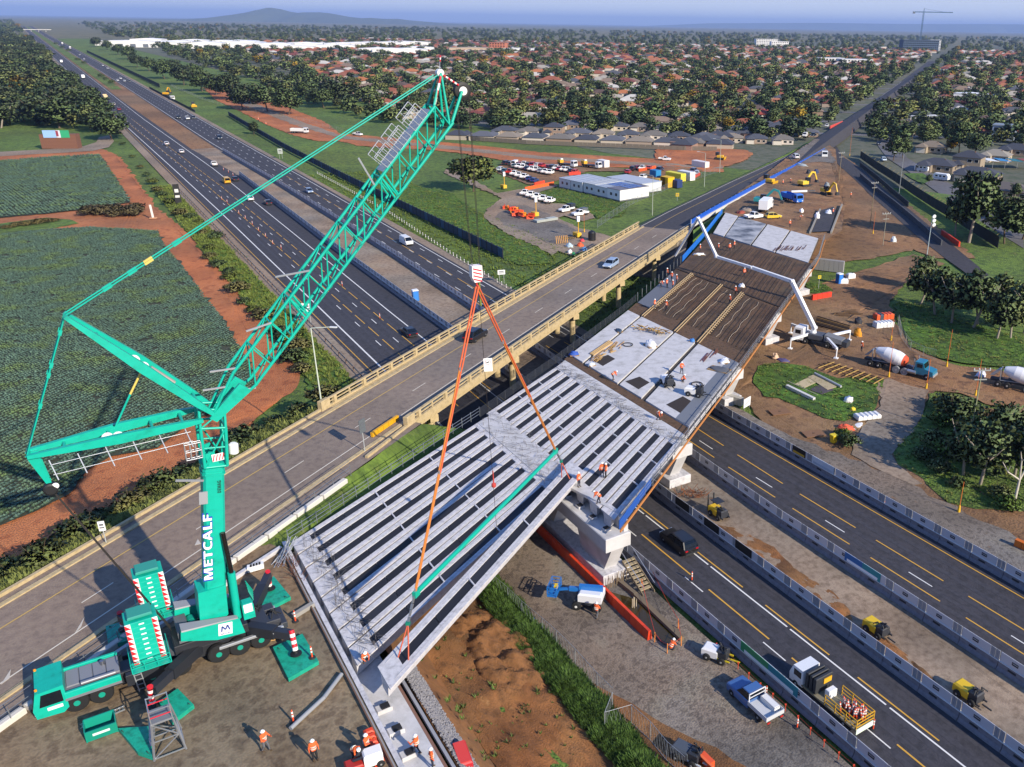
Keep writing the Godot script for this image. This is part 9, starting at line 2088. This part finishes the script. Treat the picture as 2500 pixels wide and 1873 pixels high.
# ---------- houses, sheds, far town ----------
func hip(g:Geo,c:Vector3,w:float,d:float,h:float,o:=0.5):
	var x:=w*0.5+o;var z:=d*0.5+o;var r:float=max(x-z,0.05)
	var a:=c+V(-x,0,z);var b:=c+V(x,0,z);var e:=c+V(x,0,-z);var f:=c+V(-x,0,-z);var p:=c+V(-r,h,0);var q:=c+V(r,h,0)
	g.quad(a,b,q,p);g.quad(e,f,p,q);g.tri(b,e,q);g.tri(f,a,p);g.quad(f,e,b,a)
var house_src:={}
func house_proto(kind:int,roofhex:String,wallhex:String)->Node3D:
	var key:="%d%s%s" % [kind,roofhex,wallhex]
	if house_src.has(key):return house_src[key]
	var t:=Node3D.new();var two:=kind==2;var H:=5.4 if two else 2.7
	var W:float=[14.0,12.0,11.0,16.0][kind];var D:float=[10.0,9.0,9.0,9.5][kind]
	var g:=N();g.box(V(0,H*0.5,0),V(W,H,D));g.box(V(-W*0.26,H*0.5 if not two else 1.35,D*0.5+1.6),V(W*0.42,H if not two else 2.7,3.6));part(t,"wall",g,M(wallhex,0.85))
	var rm:=M(roofhex,0.75)
	g=N();hip(g,V(0,H,0),W,D,2.3);var rf:=part(t,"roof",g,rm)
	g=N();hip(g,V(-W*0.26,H if not two else 2.7,D*0.5+1.2),4.6,W*0.42,1.7,0.45);var r2:=part(t,"wing_roof",g,rm)
	g=N();g.box(V(W*0.2,H+1.5,0.8),V(0.5,1.2,0.5));part(rf,"chimney",g,M("#7a5a48",0.9))
	for q in [[W*0.12,D*0.5+0.02,1.6],[W*0.36,D*0.5+0.02,1.4]]:
		for f in (2 if two else 1):
			g=N();g.box(V(q[0],1.5+f*2.7,q[1]),V(q[2]+0.2,1.3,0.06));var w:=part(t,"window",g,M("#dcd8d0",0.6));g=N();g.box(V(q[0],1.5+f*2.7,q[1]+0.03),V(q[2],1.1,0.05));part(w,"pane",g,glass_m())
	g=N();g.box(V(-W*0.26,1.15,D*0.5+3.43),V(W*0.32,2.2,0.06));part(t,"garage_door",g,M("#cfc8ba",0.6))
	for s in [-1,1]:
		g=N();g.box(V(s*(W*0.5+0.02),1.5,0),V(0.06,1.1,1.8));part(t,"side_window",g,glass_m())
	house_src[key]=t
	return t
func house(at:Vector3,turn:float,kind:int,roofhex:String,wallhex:String,label:String,group:="")->Node3D:
	var r:Node3D=house_proto(kind,roofhex,wallhex).duplicate();r.name=numbered("house");add_child(r);r.position=at;r.rotation.y=turn
	tag(r,label,"house",group);return r
func block(called:String,label:String,cat:String,at:Vector3,turn:float,s:Vector3,wallhex:String,roofhex:String,floors:=0,group:=""):
	var t:=thing(called,label,cat,group,at,turn);var g:=N()
	g.box(V(0,s.y*0.5,0),s);part(t,"wall",g,M(wallhex,0.7));g=N()
	if floors==0:g.extrude([Vector2(-s.x*0.5-0.4,0),Vector2(s.x*0.5+0.4,0),Vector2(0,s.y*0.16)],V(0,s.y+0.02,0),Vector3.RIGHT,Vector3.UP,Vector3.BACK,-s.z*0.5-0.4,s.z*0.5+0.4)
	else:g.cbox(V(0,s.y+0.3,0),V(s.x+0.6,0.6,s.z+0.6),0.1)
	part(t,"roof",g,M(roofhex,0.6))
	if floors==0:
		for k in 3:g=N();g.box(V((k-1)*s.x*0.28,s.y*0.3,s.z*0.5+0.05),V(s.x*0.12,s.y*0.55,0.12));part(t,"door",g,M("#5f666e",0.6))
	for f in floors:
		for k in int(s.x / 5.0):g=N();g.box(V(-s.x*0.5+2.5+k*5.0,(f+0.55)*s.y / floors,s.z*0.5+0.04),V(3.2,s.y / floors*0.45,0.1));part(t,"window",g,glass_m())
func make_suburb():
	var A:=V(-97.11,0,-425.8);var B:=V(11,0,-411.1);var u:=(B-A).normalized();var v:=V(u.z,0,-u.x)
	if v.z>0:v=-v
	var yw:=atan2(-u.z,u.x);var grey:=["#3c3f48","#474a52","#565860","#6a655e","#7d7468"];var walls:=["#a89c8c","#b9ad9c","#9a8a7c","#c4bab0","#8f7a6a"]
	var reds:=["#84503c","#8a5038","#9a6244","#6e3a32","#a8683e","#b8b4ac","#57463e","#4c4e54","#9a9488","#7c6a5a"]
	# three rows of grey roofed houses behind the haul road
	for r in 3:
		for k in [11,12,11][r]:
			var p:Vector3=A+u*(k*12.6+[4.0,20.0,46.0][r])+v*[2.0,27.0,62.0][r]
			house(up(p,-0.35),yw+(0.0 if r!=0 else PI)+rng.randf_range(-0.04,0.04),2 if (r==1 and k==2) else [1,0,1][(k+r) % 3],grey[(k*2+r) % 5],walls[(k+r*2) % 5],"%s house from the left in the %s row behind the haul road" % [ordinal(k),["front","second","third"][r]],"grey roofed houses behind the haul road").scale=Vector3.ONE*0.86
	for k in 7:
		house(up((V(16.09,0,-406.3)).lerp(V(80.18,0,-504.1),k / 6.0),-0.3),yaw_of(BRIDGE)+1.6,3,grey[k % 2],"#8f7468","%s dark roofed unit of the terrace beside the far road" % ordinal(k),"dark roofed terrace beside the far road")
	# houses on the right by the side street
	for q in [[V(128.3,0,-355.9),2,"#3a3c44","#8f8270","two storey grey roofed house with caravan in front"],[V(115.1,0,-352.7),0,"#3e4048","#8a7d6c","low grey roofed house left of the two storey one"],[V(123.3,0,-330.2),3,"#3d4048","#857868","dark roofed house behind the tall gum"],[V(121.3,0,-296),3,"#5c5652","#9a8672","brown roofed house beside the parking bays"],[V(129.8,0,-409.5),1,"#7a6e5e","#9c8f7a","tan roofed house behind the yellow tree"],[V(166.9,0,-404.8),0,"#3b3e46","#8c7e70","dark roofed house at the right edge"],[V(149.5,0,-383.3),1,"#8a8478","#a89c88","small tan roofed house behind the blue awning"],[V(190.1,0,-520.2),3,"#4a463f","#a08a70","brown house behind the white hall"]]:
		house(up(q[0],-0.3),-0.55,q[1],q[2],q[3],q[4])
	block("commercial_building","pale blue grey two storey block with two garage doors","building",up(V(183.3,0,-463.6),-0.3),-0.5,V(11,7,9),"#8f9cae","#7d8894",2)
	block("hall","long white hall on the lawn behind the street","building",up(V(165.1,0,-527.4),-0.3),-0.4,V(24,5,10),"#dcdad2","#c8c6c0",0)
	block("commercial_building","red roofed motel building beside the far road","building",up(V(191.6,0,-648.8),-0.3),-0.5,V(50,4,12),"#b4aca0","#7a2c28",0)
	block("commercial_building","second red roofed building right of the motel","building",up(V(219.1,0,-654),-0.3),-0.5,V(34,4,14),"#b8a898","#8c3428",0)
	block("dome_hall","white curved roof hall behind the red roofs","building",up(V(257.6,0,-732.2),-0.3),-0.4,V(26,5,12),"#d8dadc","#e2e4e6",0)
	for q in [[V(85.1,0,-562.7),"#b05a30","bright orange roofed house beside the far road"],[V(68.17,0,-559.8),"#8a3c2c","red roofed house left of the orange roof"],[V(55.38,0,-548),"#6a2c28","dark red house in the row before the terrace"]]:house(up(q[0],-0.3),0.4,3,q[1],"#a8765c",q[2])
	awning()
	# the suburb in blocks: the nearest houses one by one, the rest as one mass
	var far:={};var near:=0
	var spots:=[]
	for j in 62:
		for i in range(-60,110):
			var p:=A+u*(i*17.5+rng.randf_range(-3,3))+v*(92.0+j*25.0+(j / 2)*16.0+rng.randf_range(-2,2))
			var t:=p.dot(ACROSS);var s:=p.dot(ALONG);var rx:=p.x / -p.z
			if rx<-0.86 or rx>0.54 or t<168.0:continue
			if s<-420.0 and t<168.0+(-420.0-s)*0.12:continue
			var b:=p.dot(SIDE);var a:=p.dot(BRIDGE)
			if b>-90.0 and b<-36.0:continue
			if b>=-36.0 and a<330.0-(b+36.0)*0.7:continue
			if rng.randf()<0.16:continue
			spots.append([p.length(),p,j])
	for j in range(0,62,2):
		var d:=92.0+j*25.0+(j / 2)*16.0-20.0;var sg:=N()
		for i in range(-60,110):
			var p:=A+u*(i*17.5)+v*d;var t:=p.dot(ACROSS);var rx:=p.x / -p.z
			if rx<-0.86 or rx>0.54 or t<170.0+max(0.0,(-420.0-p.dot(ALONG))*0.12) or (p.dot(SIDE)>-36.0 and p.dot(BRIDGE)<360.0):continue
			sg.quad(up(p,-0.32),up(p+u*17.6,-0.32),up(p+u*17.6+v*8.0,-0.32),up(p+v*8.0,-0.32))
		if sg.v.size()>0:struct("street",sg,cache["street"])
	spots.sort_custom(func(x,y):return x[0]<y[0])
	for q in spots:
		var h:String=reds[rng.randi() % 10];var p:Vector3=up(q[1],-0.35);var turn:float=yw+(PI if q[2] % 2 else 0.0)+(PI*0.5 if rng.randf()<0.15 else 0.0)
		if near<225:
			house(p,turn,[0,1,3,0][rng.randi() % 4],h,walls[rng.randi() % 5],"%s house among the trees of the suburb" % {"#84503c":"terracotta roofed","#8a5038":"orange brown roofed","#9a6244":"orange roofed","#6e3a32":"dark red roofed","#a8683e":"bright orange roofed","#b8b4ac":"pale roofed","#57463e":"dark brown roofed","#4c4e54":"slate roofed","#9a9488":"pale tan roofed","#7c6a5a":"brown roofed"}[h],"houses among the trees of the suburb");near+=1
		else:
			if not far.has(h):far[h]=[]
			far[h].append(Transform3D(Basis(Vector3.UP,turn).scaled(V(1,1,1)*rng.randf_range(0.9,1.3)),p))
	var hm:=N();hip(hm,V(0,2.7,0),14,10,2.6,0.5)
	var wm:=N();wm.box(V(0,1.35,0),V(14,2.7,10))
	var allw:=[]
	for h in far:
		mass("house_roofs",hm.mesh(),far[h],M(h,0.8),"far roofs of the suburb in %s" % {"#84503c":"terracotta","#8a5038":"orange brown","#9a6244":"orange","#6e3a32":"dark red","#a8683e":"bright orange","#b8b4ac":"pale grey","#57463e":"dark brown","#4c4e54":"slate","#9a9488":"pale tan","#7c6a5a":"brown"}[h],"roofs");allw.append_array(far[h])
	mass("house_walls",wm.mesh(),allw,M("#c4bcb0",0.8),"far house walls of the suburb in pale brick","houses")
	# white sheds of the industrial estate, and larger buildings of the town
	var k:=0
	for q in w3([-1015.5,0,-1765,-946,0,-1688.1,-1006.7,0,-1842.6,-908.5,0,-1714.8,-913.1,0,-1775,-941.7,0,-1894.2,-813.4,0,-1685.8,-871.9,0,-1874.7,-877.9,0,-1944.9,-767.9,0,-1751.9,-720.4,0,-1702.2,-678.9,0,-1663.5,-638.3,0,-1617.2,-683,0,-1810.2,-640.8,0,-1777.8,-584.7,0,-1701.3]):
		block("warehouse","%s white warehouse from the left beyond the tree belt" % ordinal(k),"warehouse",up(q,-0.4),0.25,V(rng.randf_range(55,85),rng.randf_range(8,11),rng.randf_range(40,60)),"#d8d8d6","#e2e2e0",0,"white warehouses");k+=1
	for q in w3([-603.1,0,-1802.7,-614,0,-1923.9,-607.6,0,-1999.9,-565.3,0,-1958.5,-554,0,-2039.3,-512.1,0,-1996.3,-447.9,0,-1503.2,-420.5,0,-1478.4,-403.9,0,-1510.3,-429,0,-1692.1]):
		block("warehouse","%s white warehouse from the left beyond the tree belt" % ordinal(k),"warehouse",up(q,-0.4),0.25,V(rng.randf_range(45,70),rng.randf_range(8,10),rng.randf_range(35,50)),"#d8d8d6","#dedede",0,"white warehouses");k+=1
	for q in [[V(-332.8,0,-1698.3),V(80,8,30),"#b8a48c","#a89a86",0,"long tan roofed hall right of the crane head"],[V(-295.8,0,-1770.1),V(34,16,24),"#a8664a","#8a5440",4,"brick block right of the crane head"],[V(-250.4,0,-1745.2),V(70,7,30),"#dcdcda","#d6d6d4",0,"white hall right of the brick block"],[V(315.2,0,-2583.7),V(60,20,30),"#d6d6d4","#c8c8c8",5,"white multi storey hospital block in the far town"],[V(335.2,0,-2457.8),V(46,16,24),"#dededc","#cfcfcd",4,"lower white block beside the hospital block"],[V(760.2,0,-2506.7),V(30,26,22),"#c8ccd0","#b8bcc0",7,"white tower beside the dark building site"],[V(696.1,0,-2422.5),V(96,26,30),"#2e4258","#26384c",5,"dark blue building under a tower crane"],[V(310.9,0,-1414.2),V(50,8,24),"#d2d4d4","#c2c6cc",2,"white blocks left of the tree lined road"],[V(281.3,0,-1460.3),V(40,8,24),"#d6d6d4","#c8c8c8",2,"pale flats in the middle of the suburb"],[V(626.7,0,-2455),V(50,7,22),"#d2c4b4","#d8d0c4",0,"cream hall near the horizon on the right"]]:
		block("town_building",q[5],"building",up(q[0],-0.4),0.1,q[1],q[2],q[3],q[4])
	var tc:=thing("tower_crane","blue tower crane over the dark building on the horizon","tower crane","",up(V(698.5,0,-2424),0));var g:=N()
	lattice_face(g,V(-1.5,26,0),V(-1.5,92,0),V(1.5,26,0),V(1.5,92,0),14,0.4);g.bar(V(-1.5,26,0),V(-1.5,92,0),0.8,0.8);g.bar(V(1.5,26,0),V(1.5,92,0),0.8,0.8);part(tc,"mast",g,M("#3c5a78",0.7))
	g=N();g.bar(V(-28,93,0),V(75,93,0),1.6,2.2);g.bar(V(0,93,0),V(0,102,0),1.2,1.2);g.bar(V(0,101,0),V(50,94,0),0.5,0.5);part(tc,"jib",g,M("#3c5a78",0.7));g=N();g.box(V(-25,91,0),V(6,4,3));part(tc,"counterweight",g,M("#5a6470",0.7))
	town_trees()
func mass(called:String,mesh:Mesh,xf:Array,m:Material,label:String,cat:String,cols:=[]):
	var mm:=MultiMesh.new();mm.transform_format=MultiMesh.TRANSFORM_3D;mm.use_colors=cols.size()>0;mm.mesh=mesh;mm.instance_count=xf.size()
	for i in xf.size():
		mm.set_instance_transform(i,xf[i])
		if cols.size()>0:mm.set_instance_color(i,cols[i])
	var mi:=MultiMeshInstance3D.new();mi.multimesh=mm;mi.name=numbered(called);add_child(mi);mi.material_override=m;mi.set_meta("kind","stuff");tag(mi,label,cat)
func awning():
	var t:=thing("awning","white and blue canopies behind the two storey house","awning","",up(V(142.6,0,-362.9),0))
	for q in [[-3.0,"#d2d8dc"],[2.0,"#2f7fb4"],[7.0,"#1f6a78"],[12.0,"#8c3a34"]]:
		var g:=N();g.slab([V(q[0]-2.6,3.2,-4),V(q[0]+2.3,2.8,-4),V(q[0]+2.3,2.8,4),V(q[0]-2.6,3.2,4)],0.1);part(t,"canopy",g,M(q[1],0.6))
		g=N();g.bar(V(q[0],0,3.6),V(q[0],2.9,3.6),0.12,0.12);part(t,"post",g,M("#888c90",0.5))
# trees through the town: the nearest singly, the far ones as masses
func town_trees():
	var hues:=["#6f8450","#5a7246","#7f9058","#4f6640","#80884c"];var xf:=[[],[],[]];var cl:=[[],[],[]];var n:=0
	for i in 12500:
		var d:=430.0*exp(rng.randf()*2.75);var rx:=rng.randf_range(-0.86,0.54);var p:=V(rx,0,-1)*d;var t:=p.dot(ACROSS);var s:=p.dot(ALONG);var b:=p.dot(SIDE);var a:=p.dot(BRIDGE)
		if t>24.0 and t<150.0+max(0.0,(-500.0-s)*0.03):continue
		if t<=24.0 and (s>-470.0 or (s>-1500.0 and rng.randf()<0.45)):continue
		if t>24.0 and (p-A0()).dot(VV())<40.0:continue
		if b>-74.0 and b<-52.0 or (d<1000.0 and rng.randf()<0.42):continue
		if b>=-52.0 and a<340.0-(b+36.0)*0.7:continue
		if noise.get_noise_2d(p.x*0.35,p.z*0.35)>0.30 and d>1100.0:continue
		var h:=rng.randf_range(4.5,10.5)*(1.0+d / 6000.0)*(1.25 if t<24.0 else 1.0);var c:String=hues[rng.randi() % 5]
		if rng.randf()<0.025:c="#b09426"
		if n<130 and d<620.0 and t>24.0:
			tree(["round","gum","cypress","column"][n % 4],c,p-V(0,0.3,0),h,"%s tree among the nearer houses of the suburb" % {"#6f8450":"olive","#5a7246":"deep green","#7f9058":"pale olive","#4f6640":"dark green","#80884c":"dull yellow green","#b09426":"golden autumn"}[c],"trees among the nearer houses",1.15);n+=1
		else:
			var k:=rng.randi() % 3;xf[k].append(Transform3D(Basis(Vector3.UP,rng.randf()*TAU).scaled(V(h*0.55,h*0.46,h*0.55)),p+V(0,h*0.5-0.3,0)));cl[k].append(lin(Color(c))*rng.randf_range(0.75,1.2))
	for k in 3:
		for i in cl[k].size():cl[k][i].a=1.0
		var m:=StandardMaterial3D.new();m.vertex_color_use_as_albedo=true;m.roughness=0.8;m.cull_mode=BaseMaterial3D.CULL_DISABLED
		mass("tree_mass",crown_mesh(90+k,34,12,0.15,"round"),xf[k],m,["far tree crowns spread through the suburb","farther tree crowns out to the horizon","tree crowns of the distant woods"][k],"trees",cl[k])
func A0()->Vector3:return V(-97.11,0,-425.8)
func VV()->Vector3:
	var u:=(V(11,0,-411.1)-V(-97.11,0,-425.8)).normalized();var v:=V(u.z,0,-u.x);return v if v.z<0 else -v
# ---------- poles, signs, cones, fences ----------
func pole(called:String,label:String,at:Vector3,h:float,hex:String,kind:String,turn:=0.0):
	var t:=thing(called,label,"pole","",at,turn);var m:=M(hex,0.6);var g:=N();var rr:=0.05 if kind=="tiger" else 0.1;g.tube(Vector3.ZERO,V(0,h,0),rr,rr*0.7,8);part(t,"pole",g,m)
	if kind=="lamp":
		g=N();g.tube(V(0,h,0),V(2.6,h+0.3,0),0.06,-1,6);part(t,"arm",g,m);g=N();g.cbox(V(2.9,h+0.3,0),V(0.9,0.14,0.3),0.04);part(t,"lamp_head",g,M("#c8cccc",0.4))
	elif kind=="power":
		for e in [0.3,1.6]:
			g=N();g.box(V(0,h-e,0),V(2.4 if e<1 else 1.7,0.14,0.14));part(t,"crossarm",g,M("#8c8f8c",0.7))
		for x in [-1.1,-0.4,0.4,1.1]:
			g=N();g.lathe(V(x,h-0.22,0),Vector3.UP,[[0,0.06],[0.1,0.09],[0.28,0.05]],8);part(t,"insulator",g,M("#c4c8c8",0.3))
	elif kind=="flood":
		for k in 3:g=N();g.lathe(V(0.25+0.1*k,h-k*0.9,0.1),V(0.3,-0.2,1).normalized(),[[0,0.1],[0.1,0.4],[0.25,0.42]],12);part(t,"floodlight",g,M("#e6eaec",0.3))
	elif kind=="tiger":
		g=N();g.lathe(Vector3.ZERO,Vector3.UP,[[0,0.2],[0.8,0.12],[0.9,0.06]],8);part(t,"yellow_base",g,M("#d0a41c",0.6))
	return t
func sign_post(label:String,at:Vector3,h:float,w:float,bh:float,hex:String,turn:float,legs:=1):
	var t:=thing("road_sign",label,"sign","",at,turn);var g:=N();g.box(V(0,h-bh*0.5,0),V(w,bh,0.06));part(t,"board",g,M(hex,0.5))
	for k in legs:g=N();g.tube(V((k-(legs-1)*0.5)*w*0.6,0,-0.06),V((k-(legs-1)*0.5)*w*0.6,h-0.1,-0.06),0.05,-1,6);part(t,"post",g,M("#a4a8a8",0.5))
	g=N();g.box(V(0,h-bh*0.35,0.04),V(w*0.6,bh*0.18,0.02));g.box(V(0,h-bh*0.65,0.04),V(w*0.7,bh*0.12,0.02));part(t,"text_line",g,M("#5a5e64" if hex!="#1a1b1e" else "#c8c8c4",0.6))
func make_small_things():
	var cam_yaw:=0.3
	pole("street_light","tall street lamp on the grass left of the old bridge",V(-41.12,6.2,-99.1),11.0,"#b9c2b4","lamp",-0.1)
	pole("flood_mast","white floodlight mast behind the gum grove",V(60.72,0,-184.8),15.0,"#a8b8bc","flood")
	pole("street_light","lamp pole left of the black screen on the detour road",V(83.75,0,-292.6),14.0,"#8a9094","lamp",3.0)
	pole("power_pole","power pole with cross arms beside the platform edge",V(64.85,0,-300.5),13.0,"#8c8064","power",0.4)
	pole("power_pole","second power pole with cross arms on the sandy track",V(63.38,0,-246.3),12.0,"#7d7258","power",0.4)
	pole("power_pole","power pole rising from the lower gum grove",V(44.56,0,-106.6),10.5,"#8c9070","power",0.1)
	pole("power_pole","short pole with box beside the white tank",V(60.62,0,-220.4),8.5,"#8c8878","power",0.3)
	pole("street_light","lamp pole in front of the site offices",V(0.71,0,-253.5),11.5,"#a9b0a4","lamp",2.6)
	pole("street_light","lamp pole beside the white container",V(18.78,0,-303.5),11.5,"#a9b0a4","lamp",2.6)
	pole("street_light","lamp pole at the upper end of the old bridge bank",V(26.16,0.5,-332.2),12.0,"#a9b0a4","lamp",2.6)
	for q in [[V(39.08,0,-129.1),6.0,"orange marker pole beside the mixer drum"],[V(43.79,0,-124.5),5.0,"orange marker pole in front of the blue cab"],[V(50.69,0,-122.1),6.0,"orange marker pole beside the second mixer"],[V(50.06,0,-134.2),6.5,"orange marker pole on the fence line"],[V(44,0,-146.9),5.0,"orange marker pole beside the white barriers"],[V(87.63,0,-389.4),12.0,"tall yellow marker pole at the top of the black screen"],[V(36.66,0,-87.22),4.0,"orange marker pole at the lower right shrubs"],[V(-17.68,0,-230.1),5.5,"orange marker pole beside the scrap heap"],[V(61.32,0,-234.2),6.0,"orange marker pole on the sandy batter"]]:
		pole("marker_pole",q[2],q[0],q[1],"#cc6a2a","tiger")
	# signs
	sign_post("black and white roadside sign tower on the left verge",V(-141.5,0,-258.2),6.0,1.7,5.6,"#1a1b1e",0.5)
	sign_post("white sign on two legs beside the jib on the verge",V(-62.88,0,-150.4),4.0,2.0,1.6,"#dfe2e4",0.2,2)
	sign_post("white and red notice on the bank edge near the crane",V(-49.67,6.8,-67.24),2.6,0.55,1.0,"#e4e2e2",0.3)
	sign_post("grey sign beside the blue screen on the right verge",V(-148.4,0,-352.3),4.0,1.8,2.0,"#a8b0a8",0.3,2)
	sign_post("yellow diamond sign on the bank below the offices",V(7.99,4,-255.2),2.4,1.0,1.0,"#c8a81c",0.2)
	sign_post("white sign on the grass beside the wire rope barrier",V(-31.66,0,-179.2),3.0,1.6,1.0,"#d8dcdc",0.3,2)
	sign_post("grey backed road sign at the end of the old bridge rail",V(-31.7,6.6,-86.47),4.4,1.0,1.6,"#5c6266",1.2)
	sign_post("yellow sign standing on the works grass by the pier",V(36.58,0,-179.1),3.0,0.7,0.7,"#d8c41c",0.2)
	var t:=thing("marker_post","white marker post on the red track between the fields","post","",V(-138.4,0,-238));var g:=N();g.bar(Vector3.ZERO,V(-0.15,3.8,0),0.4,0.4);part(t,"post",g,M("#e6e2da",0.6));g=N();g.box(V(0,0.15,0),V(1.6,0.3,1.2));part(t,"base",g,M("#b98a68",0.9))
	t=thing("billboard","brick building with bright billboard on its roof edge","billboard","",V(-248.5,0,-370.2),0.15)
	g=N();g.box(V(0,2.9,-2),V(14,5.8,4));part(t,"brick_wall",g,M("#6e4a3a",0.9))
	for q in [[-2.6,"#8fb4e0",5.4],[0.6,"#c8ccd8",1.8],[3.2,"#2f9a6c",3.4]]:g=N();g.box(V(q[0],6.0,0.1),V(q[2],3.0,0.12));part(t,"poster_panel",g,M(q[1],0.5))
	g=N();g.box(V(0.3,6.2,0.2),V(0.9,2.2,0.06));part(t,"poster_figure",g,M("#8c3848",0.5))
	for k in 10:g=N();g.box(V(0,0.5+k*0.56,0.02),V(14.02,0.06,0.04));part(t,"brick_course",g,M("#8a6450",0.9))
	# bollards along the freeway lanes
	var i:=0
	for p in w3([-132.1,0,-265.8,-128.3,0,-261.1,-117.9,0,-245.7,-113.1,0,-239,-108.1,0,-231.9,-103.3,0,-224.6,-98.61,0,-217.8,-93.8,0,-210.5,-89.88,0,-205.9]):
		bollard(up(p,0.05),"%s orange bollard of the line along the yellow lane mark" % ordinal(i),"bollards along the left carriageway");i+=1
	i=0
	for p in w3([-157.2,0,-321.4,-153.1,0,-316.4,-148.5,0,-309.9]):bollard(up(p,0.05),"%s orange bollard before the median barrier" % ordinal(i),"bollards before the median barrier");i+=1
	for q in [[V(-64.71,0,-175.1),"orange bollard in the lane left of the blue toilet"],[V(-50.56,0,-154),"orange bollard in front of the black sedan"],[V(4.87,0,-72.82),"orange bollard in the lane before the black suv"],[V(18.6,0,-53.16),"orange bollard behind the traffic truck"],[V(10.44,0,-56.72),"orange post beside the blue pickup"],[V(12.51,0,-53.2),"orange post below the traffic truck"]]:bollard(up(q[0],0.05),q[1])
	# fences
	t=thing("noise_screen","long black screen with pale top rail along the side street","fence")
	var bl:=w3([90.74,0,-382.6,90.07,0,-350,90.14,0,-320.7,89.47,0,-293.1,89.57,0,-271.9,90.01,0,-258.3,89.98,0,-242.2,90.15,0,-229.6,90.15,0,-219.5])
	for k in bl.size()-1:
		for j in 5:
			var a:Vector3=bl[k].lerp(bl[k+1],j / 5.0);var b:Vector3=bl[k].lerp(bl[k+1],(j+0.97) / 5.0);g=N();g.bar(a+V(0,1.5,0),b+V(0,1.5,0),0.1,3.0);part(t,"panel",g,M("#15211f",0.8));g=N();g.bar(a+V(0,3.0,0),a+V(0.9,3.5,-0.6),0.1,0.1);part(t,"bracket",g,M("#7a6c44",0.7))
	t=thing("barrier_wall","dark barrier along the left side of the detour road","barrier");var d2:=w3([79.14,0,-330.4,78.05,0,-299.8,77.89,0,-275.3,77.19,0,-252.3,76.21,0,-232.6,76.06,0,-221.2])
	for k in d2.size()-1:block_wall(t,d2[k],d2[k+1],8,1.5,0.3,M("#4a4d52",0.7),"panel")
	t=thing("barrier_wall","dark barrier along the right side of the detour road","barrier");d2=w3([85.37,0,-358.5,84.38,0,-326.2,82.92,0,-300.3,81.75,0,-273.4])
	for k in d2.size()-1:block_wall(t,d2[k],d2[k+1],8,1.6,0.3,M("#26292c",0.7),"panel")
	t=thing("orange_barrier","red barrier row at the end of the detour road","barrier");block_wall(t,V(80.31,0,-234.9),V(80.43,0,-220.3),8,1.3,0.4,M("#cc3a20",0.5))
	t=thing("orange_barrier","pink red barrier row beside the far road","barrier");block_wall(t,V(98.66,0.5,-493.3),V(111.7,0.2,-523.9),8,1.6,0.4,M("#c85048",0.5))
	t=thing("paling_fence","grey timber fence in front of the front row of houses","fence");d2=w3([-102.8,0,-431.2,-80.89,0,-419,-57.65,0,-410.5,-35.6,0,-406.2,-14.05,0,-403.5,14.84,0,-398.1,29.66,0,-398.4])
	for k in d2.size()-1:block_wall(t,d2[k],d2[k+1],10,1.8,0.12,M("#6a6258",0.9),"panel")
	t=thing("gate_barrier","yellow plastic barrier at the end of the old bridge rail","barrier")
	for k in 5:g=N();g.bar((V(-32.02,7,-90.02)).lerp(V(-30.3,7,-95.02),k / 5.0)+V(0,0.35,0),(V(-32.02,7,-90.02)).lerp(V(-30.3,7,-95.02),(k+0.94) / 5.0)+V(0,0.35,0),0.3,0.6);part(t,"segment",g,M("#d09a14",0.5))
	t=thing("mesh_fence","wire fence along the foot of the dark tree belt","fence");mesh_fence(t,w3([-387.8,0,-730.2,-306.7,0,-614.4,-257.8,0,-553,-222.9,0,-524.2,-190.9,0,-489.8,-153.4,0,-443.5]),1.8,M("#9aa0a0",0.5,0.3),9.0)
	t=thing("mesh_fence","wire fence around the bright grass beside the mixer trucks","fence");mesh_fence(t,w3([47.68,0,-156.2,46.13,0,-148.2,46.04,0,-141.7,47.36,0,-138.7,49.08,0,-137.3]),1.8,M("#9aa0a0",0.5,0.3),3.0)
	t=thing("overpass","small white overpass crossing the freeway near the horizon","bridge");g=N();g.bar(fp(-3600,20,6.5),fp(-3600,105,6.5),9,1.6);part(t,"deck",g,M("#c4c2bc",0.8))
	for k in 4:g=N();g.bar(fp(-3600,30+k*20,0),fp(-3600,30+k*20,6),2,2);part(t,"pier",g,M("#a8a6a0",0.8))
